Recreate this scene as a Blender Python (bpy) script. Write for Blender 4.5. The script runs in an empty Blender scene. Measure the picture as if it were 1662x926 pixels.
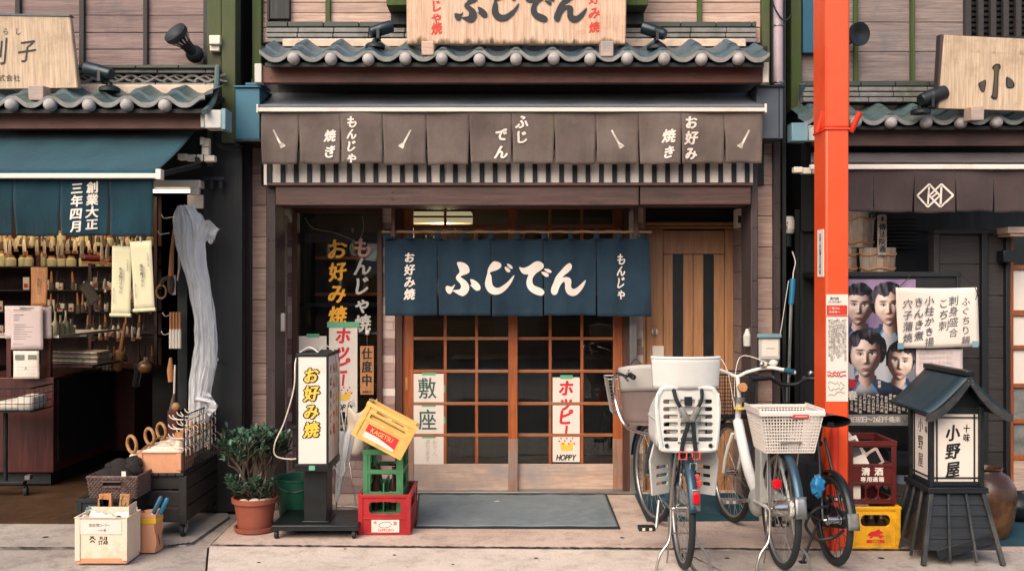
import bpy, bmesh, math, random
from mathutils import Vector, Matrix, noise
from mathutils.geometry import tessellate_polygon
random.seed(7)
SC = bpy.context.scene
COL = SC.collection
R = math.radians
# ------------------------------------------------------------------ camera, world, sun, exposure
cam = bpy.data.cameras.new('camera'); camo = bpy.data.objects.new('camera', cam); COL.objects.link(camo)
camo.location = (0, 0, 1.6); camo.rotation_euler = (R(90), 0, 0)
cam.sensor_width = 36; cam.lens = 1600/1662*36; cam.clip_end = 500; cam.clip_start = .05
SC.camera = camo
W = bpy.data.worlds.new('World'); SC.world = W; W.use_nodes = True
SUN = Vector((-.40, -.78, .76)).normalized()
nt = W.node_tree
sky = nt.nodes.new('ShaderNodeTexSky'); sky.sky_type = 'NISHITA'; sky.sun_disc = False
sky.sun_elevation = math.asin(SUN.z); sky.sun_rotation = math.atan2(SUN.x, SUN.y)
sky.air_density = 1.0; sky.dust_density = 3.0; sky.ozone_density = .6
nt.links.new(sky.outputs[0], nt.nodes['Background'].inputs[0]); nt.nodes['Background'].inputs[1].default_value = .13
sl = bpy.data.lights.new('sun', 'SUN'); sl.energy = 1.5; sl.angle = R(55); sl.color = (1, .86, .70)
so = bpy.data.objects.new('sun', sl); COL.objects.link(so); so.rotation_euler = (-SUN).to_track_quat('-Z', 'Y').to_euler(); so.location = (0, -5, 20)
vs = SC.view_settings; vs.view_transform = 'Standard'; vs.look = 'None'; vs.gamma = 1; vs.exposure = .98
SC.cycles.use_denoising = True
SC.cycles.max_bounces = 8; SC.cycles.transparent_max_bounces = 16
# ------------------------------------------------------------------ helpers
F = 1600.0
def X(px, d): return (px-831)*d/F
def Z(py, d): return 1.6+(463-py)*d/F
def P(px, py, d): return Vector((X(px, d), d, Z(py, d)))
def lin(h):
    if not isinstance(h, str): return tuple(h)[:3]
    h = h.lstrip('#'); o = []
    for i in (0, 2, 4):
        v = int(h[i:i+2], 16)/255
        o.append(v/12.92 if v <= .04045 else ((v+.055)/1.055)**2.4)
    return tuple(o)
class MB:
    def __init__(s): s.v = []; s.f = []
    def add(s, v, f):
        b = len(s.v); s.v += [Vector(p) for p in v]; s.f += [tuple(b+i for i in q) for q in f]; return s
    def box(s, x0, x1, y0, y1, z0, z1, M=None):
        v = [Vector((x, y, z)) for x in (x0, x1) for y in (y0, y1) for z in (z0, z1)]
        if M is not None: v = [M @ p for p in v]
        return s.add(v, [(0, 1, 3, 2), (4, 6, 7, 5), (0, 4, 5, 1), (2, 3, 7, 6), (0, 2, 6, 4), (1, 5, 7, 3)])
    def pb(s, px0, px1, py0, py1, d, th):           # a box whose front face stands at distance d
        return s.box(X(px0, d), X(px1, d), d, d+th, Z(py1, d), Z(py0, d))
    def bar(s, p, q, w, h=None, up=(0, 0, 1)):
        p = Vector(p); q = Vector(q); h = h or w; t = (q-p).normalized(); u = Vector(up)
        if abs(t.dot(u)) > .99: u = Vector((0, 1, 0))
        a = t.cross(u).normalized(); b = a.cross(t)
        v = [e+a*i*w/2+b*j*h/2 for e in (p, q) for i, j in ((-1, -1), (1, -1), (1, 1), (-1, 1))]
        return s.add(v, [(0, 3, 2, 1), (4, 5, 6, 7), (0, 1, 5, 4), (1, 2, 6, 5), (2, 3, 7, 6), (3, 0, 4, 7)])
    def tube(s, pts, r, n=8, closed=False, cap=True):
        pts = [Vector(p) for p in pts]; m = len(pts); rr = r if isinstance(r, (list, tuple)) else [r]*m
        v = []; prev = None
        for i, p in enumerate(pts):
            a = pts[(i-1) % m] if (closed or i > 0) else p; b = pts[(i+1) % m] if (closed or i < m-1) else p
            t = (b-a).normalized()
            if prev is None:
                u = Vector((0, 0, 1)) if abs(t.z) < .9 else Vector((1, 0, 0)); u = (u-t*u.dot(t)).normalized()
            else:
                u = prev-t*prev.dot(t); u = u.normalized() if u.length > 1e-6 else t.orthogonal().normalized()
            prev = u; w = t.cross(u)
            v += [p+(u*math.cos(k*2*math.pi/n)+w*math.sin(k*2*math.pi/n))*rr[i] for k in range(n)]
        f = []
        for i in range(m if closed else m-1):
            j = (i+1) % m
            f += [(i*n+k, i*n+(k+1) % n, j*n+(k+1) % n, j*n+k) for k in range(n)]
        if cap and not closed: f += [tuple(range(n))[::-1], tuple((m-1)*n+k for k in range(n))]
        return s.add(v, f)
    def lathe(s, prof, c, n=24, axis=(0, 0, 1)):
        c = Vector(c); ax = Vector(axis).normalized(); u = ax.orthogonal().normalized(); w = ax.cross(u); v = []
        for r, h in prof: v += [c+ax*h+(u*math.cos(k*2*math.pi/n)+w*math.sin(k*2*math.pi/n))*max(r, 1e-4) for k in range(n)]
        f = []
        for i in range(len(prof)-1): f += [(i*n+k, i*n+(k+1) % n, (i+1)*n+(k+1) % n, (i+1)*n+k) for k in range(n)]
        f += [tuple(range(n))[::-1], tuple((len(prof)-1)*n+k for k in range(n))]
        return s.add(v, f)
    def ring(s, c, r, rt, n=32, k=8, axis=(1, 0, 0)):
        c = Vector(c); ax = Vector(axis).normalized(); u = ax.orthogonal().normalized(); w = ax.cross(u)
        return s.tube([c+(u*math.cos(a*2*math.pi/n)+w*math.sin(a*2*math.pi/n))*r for a in range(n)], rt, k, closed=True)
    def prism(s, pts, o, U, V, N, t):               # a flat outline given thickness t along N
        o, U, V, N = Vector(o), Vector(U), Vector(V), Vector(N); n = len(pts)
        a = [o+U*x+V*y for x, y in pts]; b = [p+N*t for p in a]
        tri = tessellate_polygon([[Vector((x, y, 0)) for x, y in pts]])
        return s.add(a+b, [tuple(q) for q in tri]+[tuple(i+n for i in q[::-1]) for q in tri]+[(i, (i+1) % n, n+(i+1) % n, n+i) for i in range(n)])
    def sheet(s, fn, nu, nv):
        v = [Vector(fn(i/nu, j/nv)) for j in range(nv+1) for i in range(nu+1)]
        return s.add(v, [(j*(nu+1)+i, j*(nu+1)+i+1, (j+1)*(nu+1)+i+1, (j+1)*(nu+1)+i) for j in range(nv) for i in range(nu)])
    def ball(s, c, r, n=14, m=9):
        c = Vector(c); r = r if isinstance(r, (tuple, list)) else (r, r, r)
        return s.sheet(lambda u, w: c+Vector((r[0]*math.cos(2*math.pi*u)*math.sin(math.pi*w), r[1]*math.sin(2*math.pi*u)*math.sin(math.pi*w), r[2]*math.cos(math.pi*w))), n, m)
    def xf(s, M):
        s.v = [M @ p for p in s.v]; return s
def smooth_path(pts, k=6, closed=False):
    pts = [Vector(p) for p in pts]; m = len(pts); o = []
    for i in range(m if closed else m-1):
        a, b, c, d = (pts[(i-1) % m] if closed or i else pts[0]), pts[i], pts[(i+1) % m], (pts[(i+2) % m] if closed or i < m-2 else pts[-1])
        for j in range(k):
            t = j/k; o.append(.5*((2*b)+(c-a)*t+(2*a-5*b+4*c-d)*t*t+(3*b-a-3*c+d)*t**3))
    if not closed: o.append(pts[-1])
    return o
def top_of(o):
    while o.parent: o = o.parent
    return o
def put(name, mb, mat, parent=None, bevel=0, smooth=35, solid=0, sub=0, local=False, label=None):
    me = bpy.data.meshes.new(name)
    v = mb.v
    if parent is not None and not local:
        L = Vector(top_of(parent).get('_o', (0, 0, 0))); v = [p-L for p in v]
    me.from_pydata([tuple(p) for p in v], [], mb.f); me.validate()
    bm = bmesh.new(); bm.from_mesh(me); bmesh.ops.remove_doubles(bm, verts=bm.verts, dist=1e-5) if smooth and len(bm.verts) < 60000 and not bevel else None
    bmesh.ops.recalc_face_normals(bm, faces=bm.faces); bm.to_mesh(me); bm.free()
    if smooth:
        me.polygons.foreach_set('use_smooth', [True]*len(me.polygons)); me.set_sharp_from_angle(angle=R(smooth))
    me.materials.append(mat)
    o = bpy.data.objects.new(name, me); COL.objects.link(o)
    if parent is not None: o.parent = parent
    if solid:
        m = o.modifiers.new('s', 'SOLIDIFY'); m.thickness = solid; m.offset = 0
    if bevel:
        m = o.modifiers.new('b', 'BEVEL'); m.width = bevel; m.segments = 2; m.limit_method = 'ANGLE'; m.angle_limit = R(40)
    if sub:
        m = o.modifiers.new('d', 'SUBSURF'); m.levels = sub; m.render_levels = sub
    if label: o['label'] = label
    return o
def tag(o, label, cat, group=None, kind=None):
    if label: o['label'] = label
    if cat: o['category'] = cat
    if group: o['group'] = group
    if kind: o['kind'] = kind
    return o
def thing(name, label, cat, loc=(0, 0, 0), group=None, rot=(0, 0, 0)):
    o = bpy.data.objects.new(name, None); COL.objects.link(o); o.location = loc; o.rotation_euler = rot; o['_o'] = tuple(loc)
    o.empty_display_size = .1
    return tag(o, label, cat, group)
def solo(name, label, cat, mb, mat, group=None, **k):
    lo = [min(p[i] for p in mb.v) for i in range(3)]; hi = [max(p[i] for p in mb.v) for i in range(3)]
    c = Vector(((lo[0]+hi[0])/2, (lo[1]+hi[1])/2, lo[2])); mb.v = [p-c for p in mb.v]
    o = put(name, mb, mat, **k); o.location = c; o['_o'] = tuple(c); return tag(o, label, cat, group)
def structure(name, mb, mat, **k):
    o = put(name, mb, mat, **k); o['kind'] = 'structure'; return o
def dup(o, loc=None, rot=None, label=None, parent=None):
    c = o.copy(); COL.objects.link(c)
    if parent is not None: c.parent = parent
    for ch in o.children: dup(ch, parent=c)
    if loc is not None: c.location = loc; c['_o'] = tuple(loc)
    if rot is not None: c.rotation_euler = rot
    if label: c['label'] = label
    return c
# ------------------------------------------------------------------ materials
class NB:
    def __init__(s, name):
        s.m = bpy.data.materials.new(name); s.m.use_nodes = True; s.t = s.m.node_tree; s.b = s.t.nodes['Principled BSDF']
    def n(s, ty, **k):
        x = s.t.nodes.new(ty)
        for a, v in k.items(): setattr(x, a, v)
        return x
    def l(s, a, b): s.t.links.new(a, b)
    def coord(s, scale=(1, 1, 1), rot=(0, 0, 0)):
        c = s.n('ShaderNodeTexCoord'); m = s.n('ShaderNodeMapping'); m.inputs['Scale'].default_value = scale; m.inputs['Rotation'].default_value = rot
        s.l(c.outputs['Object'], m.inputs[0]); return m.outputs[0]
    def noise(s, vec, scale, detail=5, rough=.6, dist=0):
        x = s.n('ShaderNodeTexNoise'); x.inputs['Scale'].default_value = scale; x.inputs['Detail'].default_value = detail
        x.inputs['Roughness'].default_value = rough; x.inputs['Distortion'].default_value = dist; s.l(vec, x.inputs['Vector']); return x.outputs['Fac']
    def ramp(s, fac, stops):
        x = s.n('ShaderNodeValToRGB'); e = x.color_ramp.elements
        while len(e) < len(stops): e.new(.5)
        for i, (p, c) in enumerate(stops):
            e[i].position = p; e[i].color = (*lin(c), 1) if not isinstance(c, (int, float)) else (c, c, c, 1)
        s.l(fac, x.inputs[0]); return x.outputs[0]
    def mix(s, fac, a, b, mode='MIX'):
        x = s.n('ShaderNodeMix', data_type='RGBA', blend_type=mode)
        for i, v in ((0, fac), (6, a), (7, b)):
            if isinstance(v, (int, float)): x.inputs[i].default_value = v if i == 0 else (v, v, v, 1)
            elif isinstance(v, (str, tuple)): x.inputs[i].default_value = (*lin(v), 1)
            else: s.l(v, x.inputs[i])
        return x.outputs[2]
    def island(s): return s.n('ShaderNodeNewGeometry').outputs['Random Per Island']
    def bump(s, h, strength, dist=.01):
        x = s.n('ShaderNodeBump'); x.inputs['Strength'].default_value = strength; x.inputs['Distance'].default_value = dist
        s.l(h, x.inputs['Height']); s.l(x.outputs[0], s.b.inputs['Normal']); return x
    def fin(s, col, rough=.6, metal=0, spec=.5):
        if isinstance(col, (str, tuple)): s.b.inputs['Base Color'].default_value = (*lin(col), 1)
        else: s.l(col, s.b.inputs['Base Color'])
        if isinstance(rough, (int, float)): s.b.inputs['Roughness'].default_value = rough
        else: s.l(rough, s.b.inputs['Roughness'])
        s.b.inputs['Metallic'].default_value = metal; s.b.inputs['Specular IOR Level'].default_value = spec; return s.m
def wood(name, c1, c2, c3=None, axis=0, rough=.65, fine=1.0, moss=None, bump=.35, isl=.3, streak=.42, mamt=.5):
    """Wood: grain stretched along an axis; c3 = colour of worn patches; moss = colour of stains."""
    b = NB(name); sc = [14, 14, 14]; sc[axis] = .7
    v = b.coord(tuple(sc)); g = b.noise(v, 2.2*fine, 8, .65, 1.2); g2 = b.noise(v, 9*fine, 4, .6)
    col = b.ramp(g, [(.3, c1), (.7, c2)])
    col = b.mix(.5, col, b.ramp(g2, [(.34, streak), (.6, 1.03)]), 'MULTIPLY')
    if c3: col = b.mix(b.ramp(b.noise(b.coord(), 2.3, 6, .7), [(.45, 0.), (.68, 1.)]), col, c3)
    if moss: col = b.mix(b.ramp(b.noise(b.coord((1, 1, 1)), 1.9, 7, .75), [(1-mamt-.12, 0.), (1-mamt+.15, 1.)]), col, moss)
    col = b.mix(1., col, b.ramp(b.island(), [(0, 1-isl), (1, 1+0.)]), 'MULTIPLY')
    b.bump(g2, bump, .004); return b.fin(col, b.ramp(g, [(.3, rough-.1), (.8, min(1, rough+.15))]))
def paint(name, c, rough=.45, metal=0, var=.18, dirt=None, damt=.35, scale=6, bump=.08, spec=.5, fleck=0):
    b = NB(name); v = b.coord(); n1 = b.noise(v, scale, 6, .65); n2 = b.noise(v, scale*9, 3, .6)
    if fleck: n2 = b.noise(b.coord((1, 1, 3)), scale*5, 6, .7)
    cc = lin(c); col = b.mix(b.ramp(n1, [(.3, 0.), (.7, 1.)]), tuple(x*(1-var) for x in cc), tuple(min(1, x*(1+var*.6)) for x in cc))
    if dirt: col = b.mix(b.ramp(b.noise(v, scale*.45, 8, .75), [(.62-damt*.3, 0.), (.85-damt*.3, 1.)]), col, dirt)
    if fleck: col = b.mix(b.ramp(n2, [(.60, 0.), (.68, fleck)]), col, tuple(x*.55+.03 for x in cc))
    b.bump(n2, bump, .003); return b.fin(col, b.ramp(n1, [(.25, max(.05, rough-.12)), (.8, min(1, rough+.14))]), metal, spec)
def cloth(name, c, c2, stain=None, samt=.3, rough=.9, weave=900):
    b = NB(name); v = b.coord(); col = b.ramp(b.noise(v, 3.2, 6, .65), [(.3, c), (.72, c2)])
    if stain: col = b.mix(b.ramp(b.noise(b.coord((3.5, 1, .9)), 1.8, 7, .72), [(.7-samt*.4, 0.), (.95-samt*.4, .8)]), col, stain)
    th = b.noise(b.coord((30, 30, 400)), 1.6, 2); th2 = b.noise(b.coord((400, 30, 30)), 1.6, 2)
    col = b.mix(.55, col, b.ramp(b.mix(.5, th, th2), [(.3, .62), (.68, 1.15)]), 'MULTIPLY')
    b.bump(b.mix(.93, b.mix(.5, th, th2), b.noise(b.coord((2.2, 2.2, .8)), 5., 6, .62, 1.5)), .6, .012)
    b.b.inputs['Sheen Weight'].default_value = .15
    return b.fin(col, rough, 0, .25)
def glass(name, tint='#e8f0f0', ior=1.5, rough=.02):
    b = NB(name); b.t.nodes.remove(b.b); o = b.t.nodes['Material Output']
    fr = b.n('ShaderNodeFresnel'); fr.inputs[0].default_value = ior
    tr = b.n('ShaderNodeBsdfTransparent'); tr.inputs[0].default_value = (*lin(tint), 1)
    gl = b.n('ShaderNodeBsdfGlossy'); gl.inputs['Roughness'].default_value = rough
    bp = b.n('ShaderNodeBump'); bp.inputs['Strength'].default_value = .04; bp.inputs['Distance'].default_value = .05
    b.l(b.noise(b.coord(), 2.5, 2), bp.inputs['Height']); b.l(bp.outputs[0], gl.inputs['Normal'])
    mx = b.n('ShaderNodeMixShader'); b.l(fr.outputs[0], mx.inputs[0]); b.l(tr.outputs[0], mx.inputs[1]); b.l(gl.outputs[0], mx.inputs[2]); b.l(mx.outputs[0], o.inputs[0])
    return b.m
def emit(name, c, s):
    b = NB(name); b.b.inputs['Emission Color'].default_value = (*lin(c), 1); b.b.inputs['Emission Strength'].default_value = s; return b.fin(c, .5)
M = {}
M['plank'] = wood('plank_pink', '#ad8b7c', '#dbbcaa', None, 0, .8, isl=.28, moss='#94817a', mamt=.38)
M['plank_grey'] = wood('plank_grey', '#75655f', '#a8958d', None, 0, .8, isl=.25, moss='#5b6470', mamt=.36)
M['plank_mauve'] = wood('plank_mauve', '#705c59', '#a08780', None, 0, .8, isl=.25, moss='#4f4a52', mamt=.35)
M['plank_dark'] = wood('plank_dark', '#2a2625', '#433c3a', None, 0, .75, isl=.3)
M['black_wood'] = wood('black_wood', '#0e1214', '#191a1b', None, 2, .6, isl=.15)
M['brown_beam'] = wood('brown_beam', '#3a2620', '#63433a', None, 0, .6, isl=.12, moss='#2c221f', mamt=.32)
M['brown_post'] = wood('brown_post', '#33282a', '#4c3d39', None, 2, .65, isl=.15)
M['moss_post'] = wood('moss_post', '#4b4a3b', '#5c5345', None, 2, .85, isl=.1, moss='#40521f', mamt=.55)
M['green_batten'] = wood('green_batten', '#39471f', '#4f5f2c', None, 2, .85, isl=.1)
M['fascia'] = wood('fascia', '#53301f', '#78483a', None, 0, .6, isl=.1, moss='#3a2620', mamt=.38)
M['door_wood'] = wood('door_wood', '#8a4019', '#c2662b', '#7d4c31', 2, .45, fine=1.3, isl=.12)
M['door_rail'] = wood('door_rail', '#85481f', '#b66b31', '#8d6b58', 0, .5, fine=1.3, isl=.12)
M['pale_wood'] = wood('pale_wood', '#b7957f', '#d2b6a2', '#968c88', 0, .7, isl=.1)
M['stile_worn'] = wood('stile_worn', '#8a6049', '#a97c62', '#8f837e', 2, .7, isl=.08)
M['gold_door'] = wood('gold_door', '#946641', '#b98860', None, 2, .4, fine=.8, isl=.05, bump=.1, streak=.82)
M['gold_trim'] = paint('gold_trim', '#a67b4e', .4, .3)
M['win_frame'] = wood('win_frame', '#3e2318', '#5d3424', None, 2, .55, isl=.1)
M['sign_wood'] = wood('sign_wood', '#bd9679', '#dfbfa6', None, 2, .75, fine=.6, isl=.05, moss='#a06d4d', mamt=.36)
M['sign_wood_v'] = wood('sign_wood_weathered', '#b39b80', '#d3b99e', None, 2, .8, fine=.7, isl=.05, moss='#82694c', mamt=.4)
M['mossy_edge'] = paint('mossy_edge', '#4c4a30', .95, 0, .4, scale=20)
M['tag_wood'] = wood('tag_wood', '#a96d3e', '#c68a58', None, 2, .6, isl=.05)
M['barrel'] = wood('barrel', '#a08a78', '#c9b6a4', '#8d684d', 2, .75, isl=.25)
M['cart_wood'] = wood('cart_wood', '#171414', '#2e2725', None, 0, .6, isl=.3)
M['counter'] = wood('counter_red', '#3c1714', '#5a231d', None, 2, .4, isl=.1)
M['lantern_wood'] = wood('lantern_wood', '#0b1115', '#191f24', None, 0, .5, isl=.25)
M['lantern_leg'] = wood('lantern_leg', '#171d21', '#2c3135', '#514c47', 2, .6, isl=.2)
M['tile'] = paint('roof_tile', '#465a64', .48, 0, .45, '#5f6256', .42, 11, .35)
M['tile2'] = paint('roof_tile_green', '#4a5d5f', .48, 0, .45, '#5d6352', .5, 11, .35)
M['eave_lip'] = paint('eave_lip', '#7f7d7a', .6, 0, .3, '#55574b', .55, 16, .3)
M['tile_cap'] = paint('tile_cap', '#a39d99', .6, 0, .2, '#77706b', .4, 22, .3)
M['ridge'] = paint('ridge_tile', '#7d7a76', .6, 0, .3, '#4b4f44', .55, 12, .3)
M['ridge_dark'] = paint('ridge_dark', '#3b413c', .6, 0, .3, '#384022', .5, 12, .3)
M['mortar'] = paint('mortar', '#cbb29c', .9, 0, .2, '#8c7f72', .4, 14, .5)
M['awn_brown'] = cloth('awning_brown', '#544843', '#70635c', '#5f5d40', .26)
M['awn_top'] = cloth('awning_top', '#646b73', '#767a80', '#5c6040', .3)
M['awn_teal'] = cloth('awning_teal', '#0d3743', '#174751', '#39494a', .22)
M['awn_maroon'] = cloth('awning_maroon', '#3a3030', '#4b3d3b', None)
M['noren'] = cloth('noren_indigo', '#182a37', '#213847', '#393d48', .24)
M['noren_teal'] = cloth('noren_teal', '#0a2832', '#123843', None)
M['white'] = paint('white_paint', '#d6cbc0', .5, 0, .06, '#b5a797', .25, 5)
M['ink_white'] = paint('ink_white', '#ddd0c4', .85, 0, .06, scale=20)
M['ink_black'] = paint('ink_black', '#161b1d', .55, 0, .2)
M['ink_red'] = paint('ink_red', '#c41f2b', .6, 0, .12)
M['ink_orange'] = paint('ink_orange', '#c8321f', .6, 0, .12)
M['ink_yellow'] = paint('ink_yellow', '#e6a01f', .55, 0, .1)
M['ink_gold'] = paint('ink_gold', '#e8b93d', .55, 0, .1)
M['ink_grey'] = paint('ink_grey', '#55575a', .7, 0, .2, scale=30)
M['ink_green'] = paint('ink_green', '#33564a', .7, 0, .25, scale=40)
M['ink_pale'] = paint('ink_pale', '#b9b4ab', .7, 0, .1)
M['ink_pink'] = paint('ink_pink', '#d3988a', .7, 0, .1)
M['paper'] = paint('paper', '#d8ccbf', .85, 0, .05, scale=9)
M['paper_cream'] = paint('paper_cream', '#c6be9b', .8, 0, .08)
M['paper_mauve'] = paint('paper_mauve', '#cbb8b4', .85, 0, .08)
M['tape_green'] = paint('tape_green', '#5fa57d', .5, 0, .1)
M['black'] = paint('black_paint', '#0c1215', .42, 0, .25)
M['black_matte'] = paint('black_matte', '#0f1315', .8, 0, .2)
M['rubber'] = paint('rubber', '#1c2022', .75, 0, .2, bump=.2, scale=20)
M['black_plastic'] = paint('black_plastic', '#10161a', .5, 0, .2)
M['box_teal'] = paint('box_teal', '#275a6e', .45, .2, .2, '#3b4747', .3, 3)
M['box_grey'] = paint('box_grey', '#525a62', .5, .2, .15, '#3a3f42', .3, 4)
M['plastic_grey'] = paint('plastic_grey', '#b9b7b0', .5, 0, .1, '#8d8b85', .25)
M['plastic_teal'] = paint('plastic_teal_grey', '#6f8f98', .5, 0, .15)
M['cream_plastic'] = paint('cream_plastic', '#d8ccbc', .5, 0, .08, '#a89880', .25)
M['chrome'] = paint('chrome', '#c9c6c0', .22, 1, .1)
M['steel'] = paint('steel', '#a8a5a0', .35, .9, .15)
M['alu'] = paint('aluminium', '#9b9a98', .4, .8, .1)
M['dark_metal'] = paint('dark_metal', '#2a3033', .45, .6, .2)
M['pipe'] = paint('downpipe', '#a7949a', .5, 0, .15, '#7a6a6c', .3)
M['orange'] = paint('orange_paint', '#dc4c20', .42, 0, .05, '#b5371b', .3, 3, .03, fleck=.5)
M['orange_pale'] = paint('orange_sunned', '#ea6a36', .45, 0, .05, '#d9512d', .3, 2, .03, fleck=.5)
M['orange_side'] = paint('orange_pipe', '#d63a22', .42, 0, .06)
M['red_plastic'] = paint('red_plastic', '#a81e24', .4, 0, .12, '#6a1216', .4, fleck=.6)
M['green_plastic'] = paint('green_plastic', '#437f53', .45, 0, .12, '#24583a', .45, fleck=.6)
M['yellow_plastic'] = paint('yellow_plastic', '#dbb062', .45, 0, .08, '#a47a34', .4, fleck=.5)
M['yellow_deep'] = paint('yellow_deep', '#e3a51b', .42, 0, .08, '#93691a', .4, fleck=.5)
M['brown_plastic'] = paint('brown_plastic', '#561a17', .42, 0, .15, '#34100f', .3)
M['bucket_green'] = paint('bucket_green', '#1c5a45', .45, 0, .15)
M['spot_black'] = paint('spot_black', '#10232b', .35, .2, .15)
M['room_wall'] = wood('room_wall', '#3b2c22', '#54402f', None, 0, .7)
M['room_dark'] = paint('room_dark', '#121416', .8, 0, .3)
M['terracotta'] = paint('terracotta', '#8e4a35', .75, 0, .18, '#6f4a3c', .35, 9, .2)
M['cardboard'] = paint('cardboard', '#c98f6b', .85, 0, .1, '#a87653', .25)
M['box_white'] = paint('box_white', '#dcc9b2', .8, 0, .08, '#b08d6a', .35, 5)
M['leaf'] = paint('leaf', '#2f4a33', .42, 0, .45, '#4c6a45', .4, 12, .05)
M['bark'] = wood('bark', '#4c4034', '#6b5a49', None, 2, .9)
M['soil'] = paint('soil', '#2e2722', .95, 0, .3, scale=40, bump=.6)
M['stone'] = paint('white_stone', '#cfc4b8', .9, 0, .15, scale=20, bump=.4)
M['mat_blue'] = paint('door_mat', '#777f82', .98, 0, .22, '#5f6a70', .4, 5, .8, .1)
M['mat_brown'] = paint('brown_mat', '#4a3524', 1., 0, .3, '#2e231b', .4, 6, .8, .1)
M['mat_teal'] = paint('mat_teal', '#274651', .9, 0, .2, '#35535a', .4, 5, .6, .2)
M['jar'] = paint('jar_glaze', '#4a2f1f', .28, .1, .4, '#7d5a34', .5, 7, .12)
M['wicker'] = paint('wicker', '#5f4a43', .7, 0, .3, '#8d7a70', .4, 60, .4)
M['bamboo'] = wood('bamboo', '#a5754b', '#c79362', None, 0, .5)
M['skin_light'] = paint('print_light', '#d2b3a4', .6, 0, .05)
M['skin'] = paint('print_skin', '#a88478', .6, 0, .06)
M['print_hair'] = paint('print_hair', '#1d171b', .6, 0, .2)
M['print_navy'] = paint('print_navy', '#1a2a42', .6, 0, .2)
M['print_bg'] = None
M['clear_glass'] = glass('window_glass')
M['fur'] = paint('dark_fur', '#1d1614', .95, 0, .4, scale=40, bump=.9)
M['red_fur'] = paint('red_bristle', '#5a1018', .9, 0, .3, scale=40, bump=.6)
M['bottle'] = paint('brown_bottle', '#33201a', .15, 0, .1)
M['blue_handle'] = paint('blue_handle', '#1b6a8c', .4, 0, .1)
M['teal_handle'] = paint('teal_handle', '#2d9fb3', .45, 0, .1)
M['bike_white'] = paint('bike_white', '#d9d6ce', .28, 0, .05)
M['bike_teal'] = paint('bike_teal', '#33535f', .3, .2, .1)
M['fender'] = paint('fender_blue', '#3a5260', .34, .5, .2)
M['seat_plastic'] = paint('seat_plastic', '#cbc9c2', .45, 0, .06, '#a5a49d', .2)
M['seat_beige'] = paint('seat_beige', '#75645e', .6, 0, .1)
M['cushion'] = paint('seat_lining', '#a9a29a', .7, 0, .1)
M['reflector'] = paint('reflector', '#c51622', .15, 0, .1)
M['strap'] = paint('strap', '#14191b', .8, 0, .1)
M['buckle'] = paint('buckle', '#dd4a48', .4, 0, .1)
M['bag_blue'] = paint('bag_blue', '#2c7fb4', .35, 0, .3, scale=20)
M['lantern_roof'] = paint('lantern_roof', '#0b2731', .5, 0, .2, '#18353c', .3, 4)
M['pole_yellow'] = paint('tape_yellow', '#d7ac1f', .5, 0, .15)
# ------------------------------------------------------------------ lettering
_cu = bpy.data.curves.new('glyph', 'FONT'); _cu.resolution_u = 3; _go = bpy.data.objects.new('glyph', _cu); _gc = {}
def glyph(ch, bold):
    k = (ch, bold)
    if k not in _gc:
        _cu.body = ch; _cu.offset = bold; me = bpy.data.meshes.new_from_object(_go)
        v = [(p.co.x, p.co.y) for p in me.vertices]; f = [tuple(q.vertices) for q in me.polygons]; bpy.data.meshes.remove(me)
        if v:
            xs = [p[0] for p in v]; ys = [p[1] for p in v]; cx = (min(xs)+max(xs))/2; cy = (min(ys)+max(ys))/2; w = max(xs)-min(xs)
            v = [(x-cx, y-.36) if ord(ch) > 255 else (x-cx, y-.36) for x, y in v]
        else: w = .3
        _gc[k] = (v, f, w)
    return _gc[k]
def lett(mb, s, px, py, size, d, bold=.02, vert=True, pitch=1., sx=1., shear=0., warp=0., yf=None, rot=0., side=None, dz=.003, _again=False):
    """Characters of s, the first centred on photo point (px, py), as flat shapes just in front of distance d. side: x of a face that looks sideways."""
    k = size*d/F; x0 = X(px, d); z0 = Z(py, d); u = 0.; wob = round(px*.02)*7.; ca, sa = math.cos(rot), math.sin(rot)
    if bold > .005 and not _again:                    # heavier strokes: the same glyph set again a hair aside, each a hair further out
        r = bold
        for i in range(6 if bold > .02 else 3):
            a_ = i*math.pi/3+.3 if bold > .02 else i*2.1
            lett(mb, s, px+math.cos(a_)*r*size*.85, py+math.sin(a_)*r*size*.6, size, d, .0, vert, pitch, sx, shear, warp, yf, rot, side, dz-.0001*(i+1) if side is None else dz+.0001*(i+1), True)
    for ch in s:
        v, f, w = glyph(ch, 0.); kj = ord(ch) > 0x4e00
        if not vert and u > 0: u += (w*sx*k*.5+.06*k)*pitch
        o = []; jr = random.Random(ord(ch)*7+int(wob)); ja = jr.uniform(-.07, .07)*(warp > .025); jz = 1+jr.uniform(-.08, .06)*(warp > 0); jc, js = math.cos(ja), math.sin(ja)
        for x, y in v:
            x2 = x*sx+shear*y; y2 = y
            if ch == 'ー' and vert: x2, y2 = -y*.9, x
            if warp: y2 += .08*x
            if warp and not kj: x2 += warp*math.sin(7*y+u*31+wob); y2 += warp*math.sin(6*x*1.3+u*23+1+wob)+warp*.8*x
            if warp: x2, y2 = (x2*jc-y2*js)*jz, (x2*js+y2*jc)*jz
            a, b = (x2*k, y2*k-u) if vert else (x2*k+u, y2*k)
            o.append((a*ca-b*sa, a*sa+b*ca))
        if side is not None: pts = [Vector((side+dz, d-0+a, z0+b)) for a, b in o]
        else: pts = [Vector((x0+a, (yf(x0+a, z0+b) if yf else d)-dz, z0+b)) for a, b in o]
        mb.add(pts, f)
        if vert: u += k*pitch
        else: u += (w*sx*k*.5+.06*k)*pitch
    return mb
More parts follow.
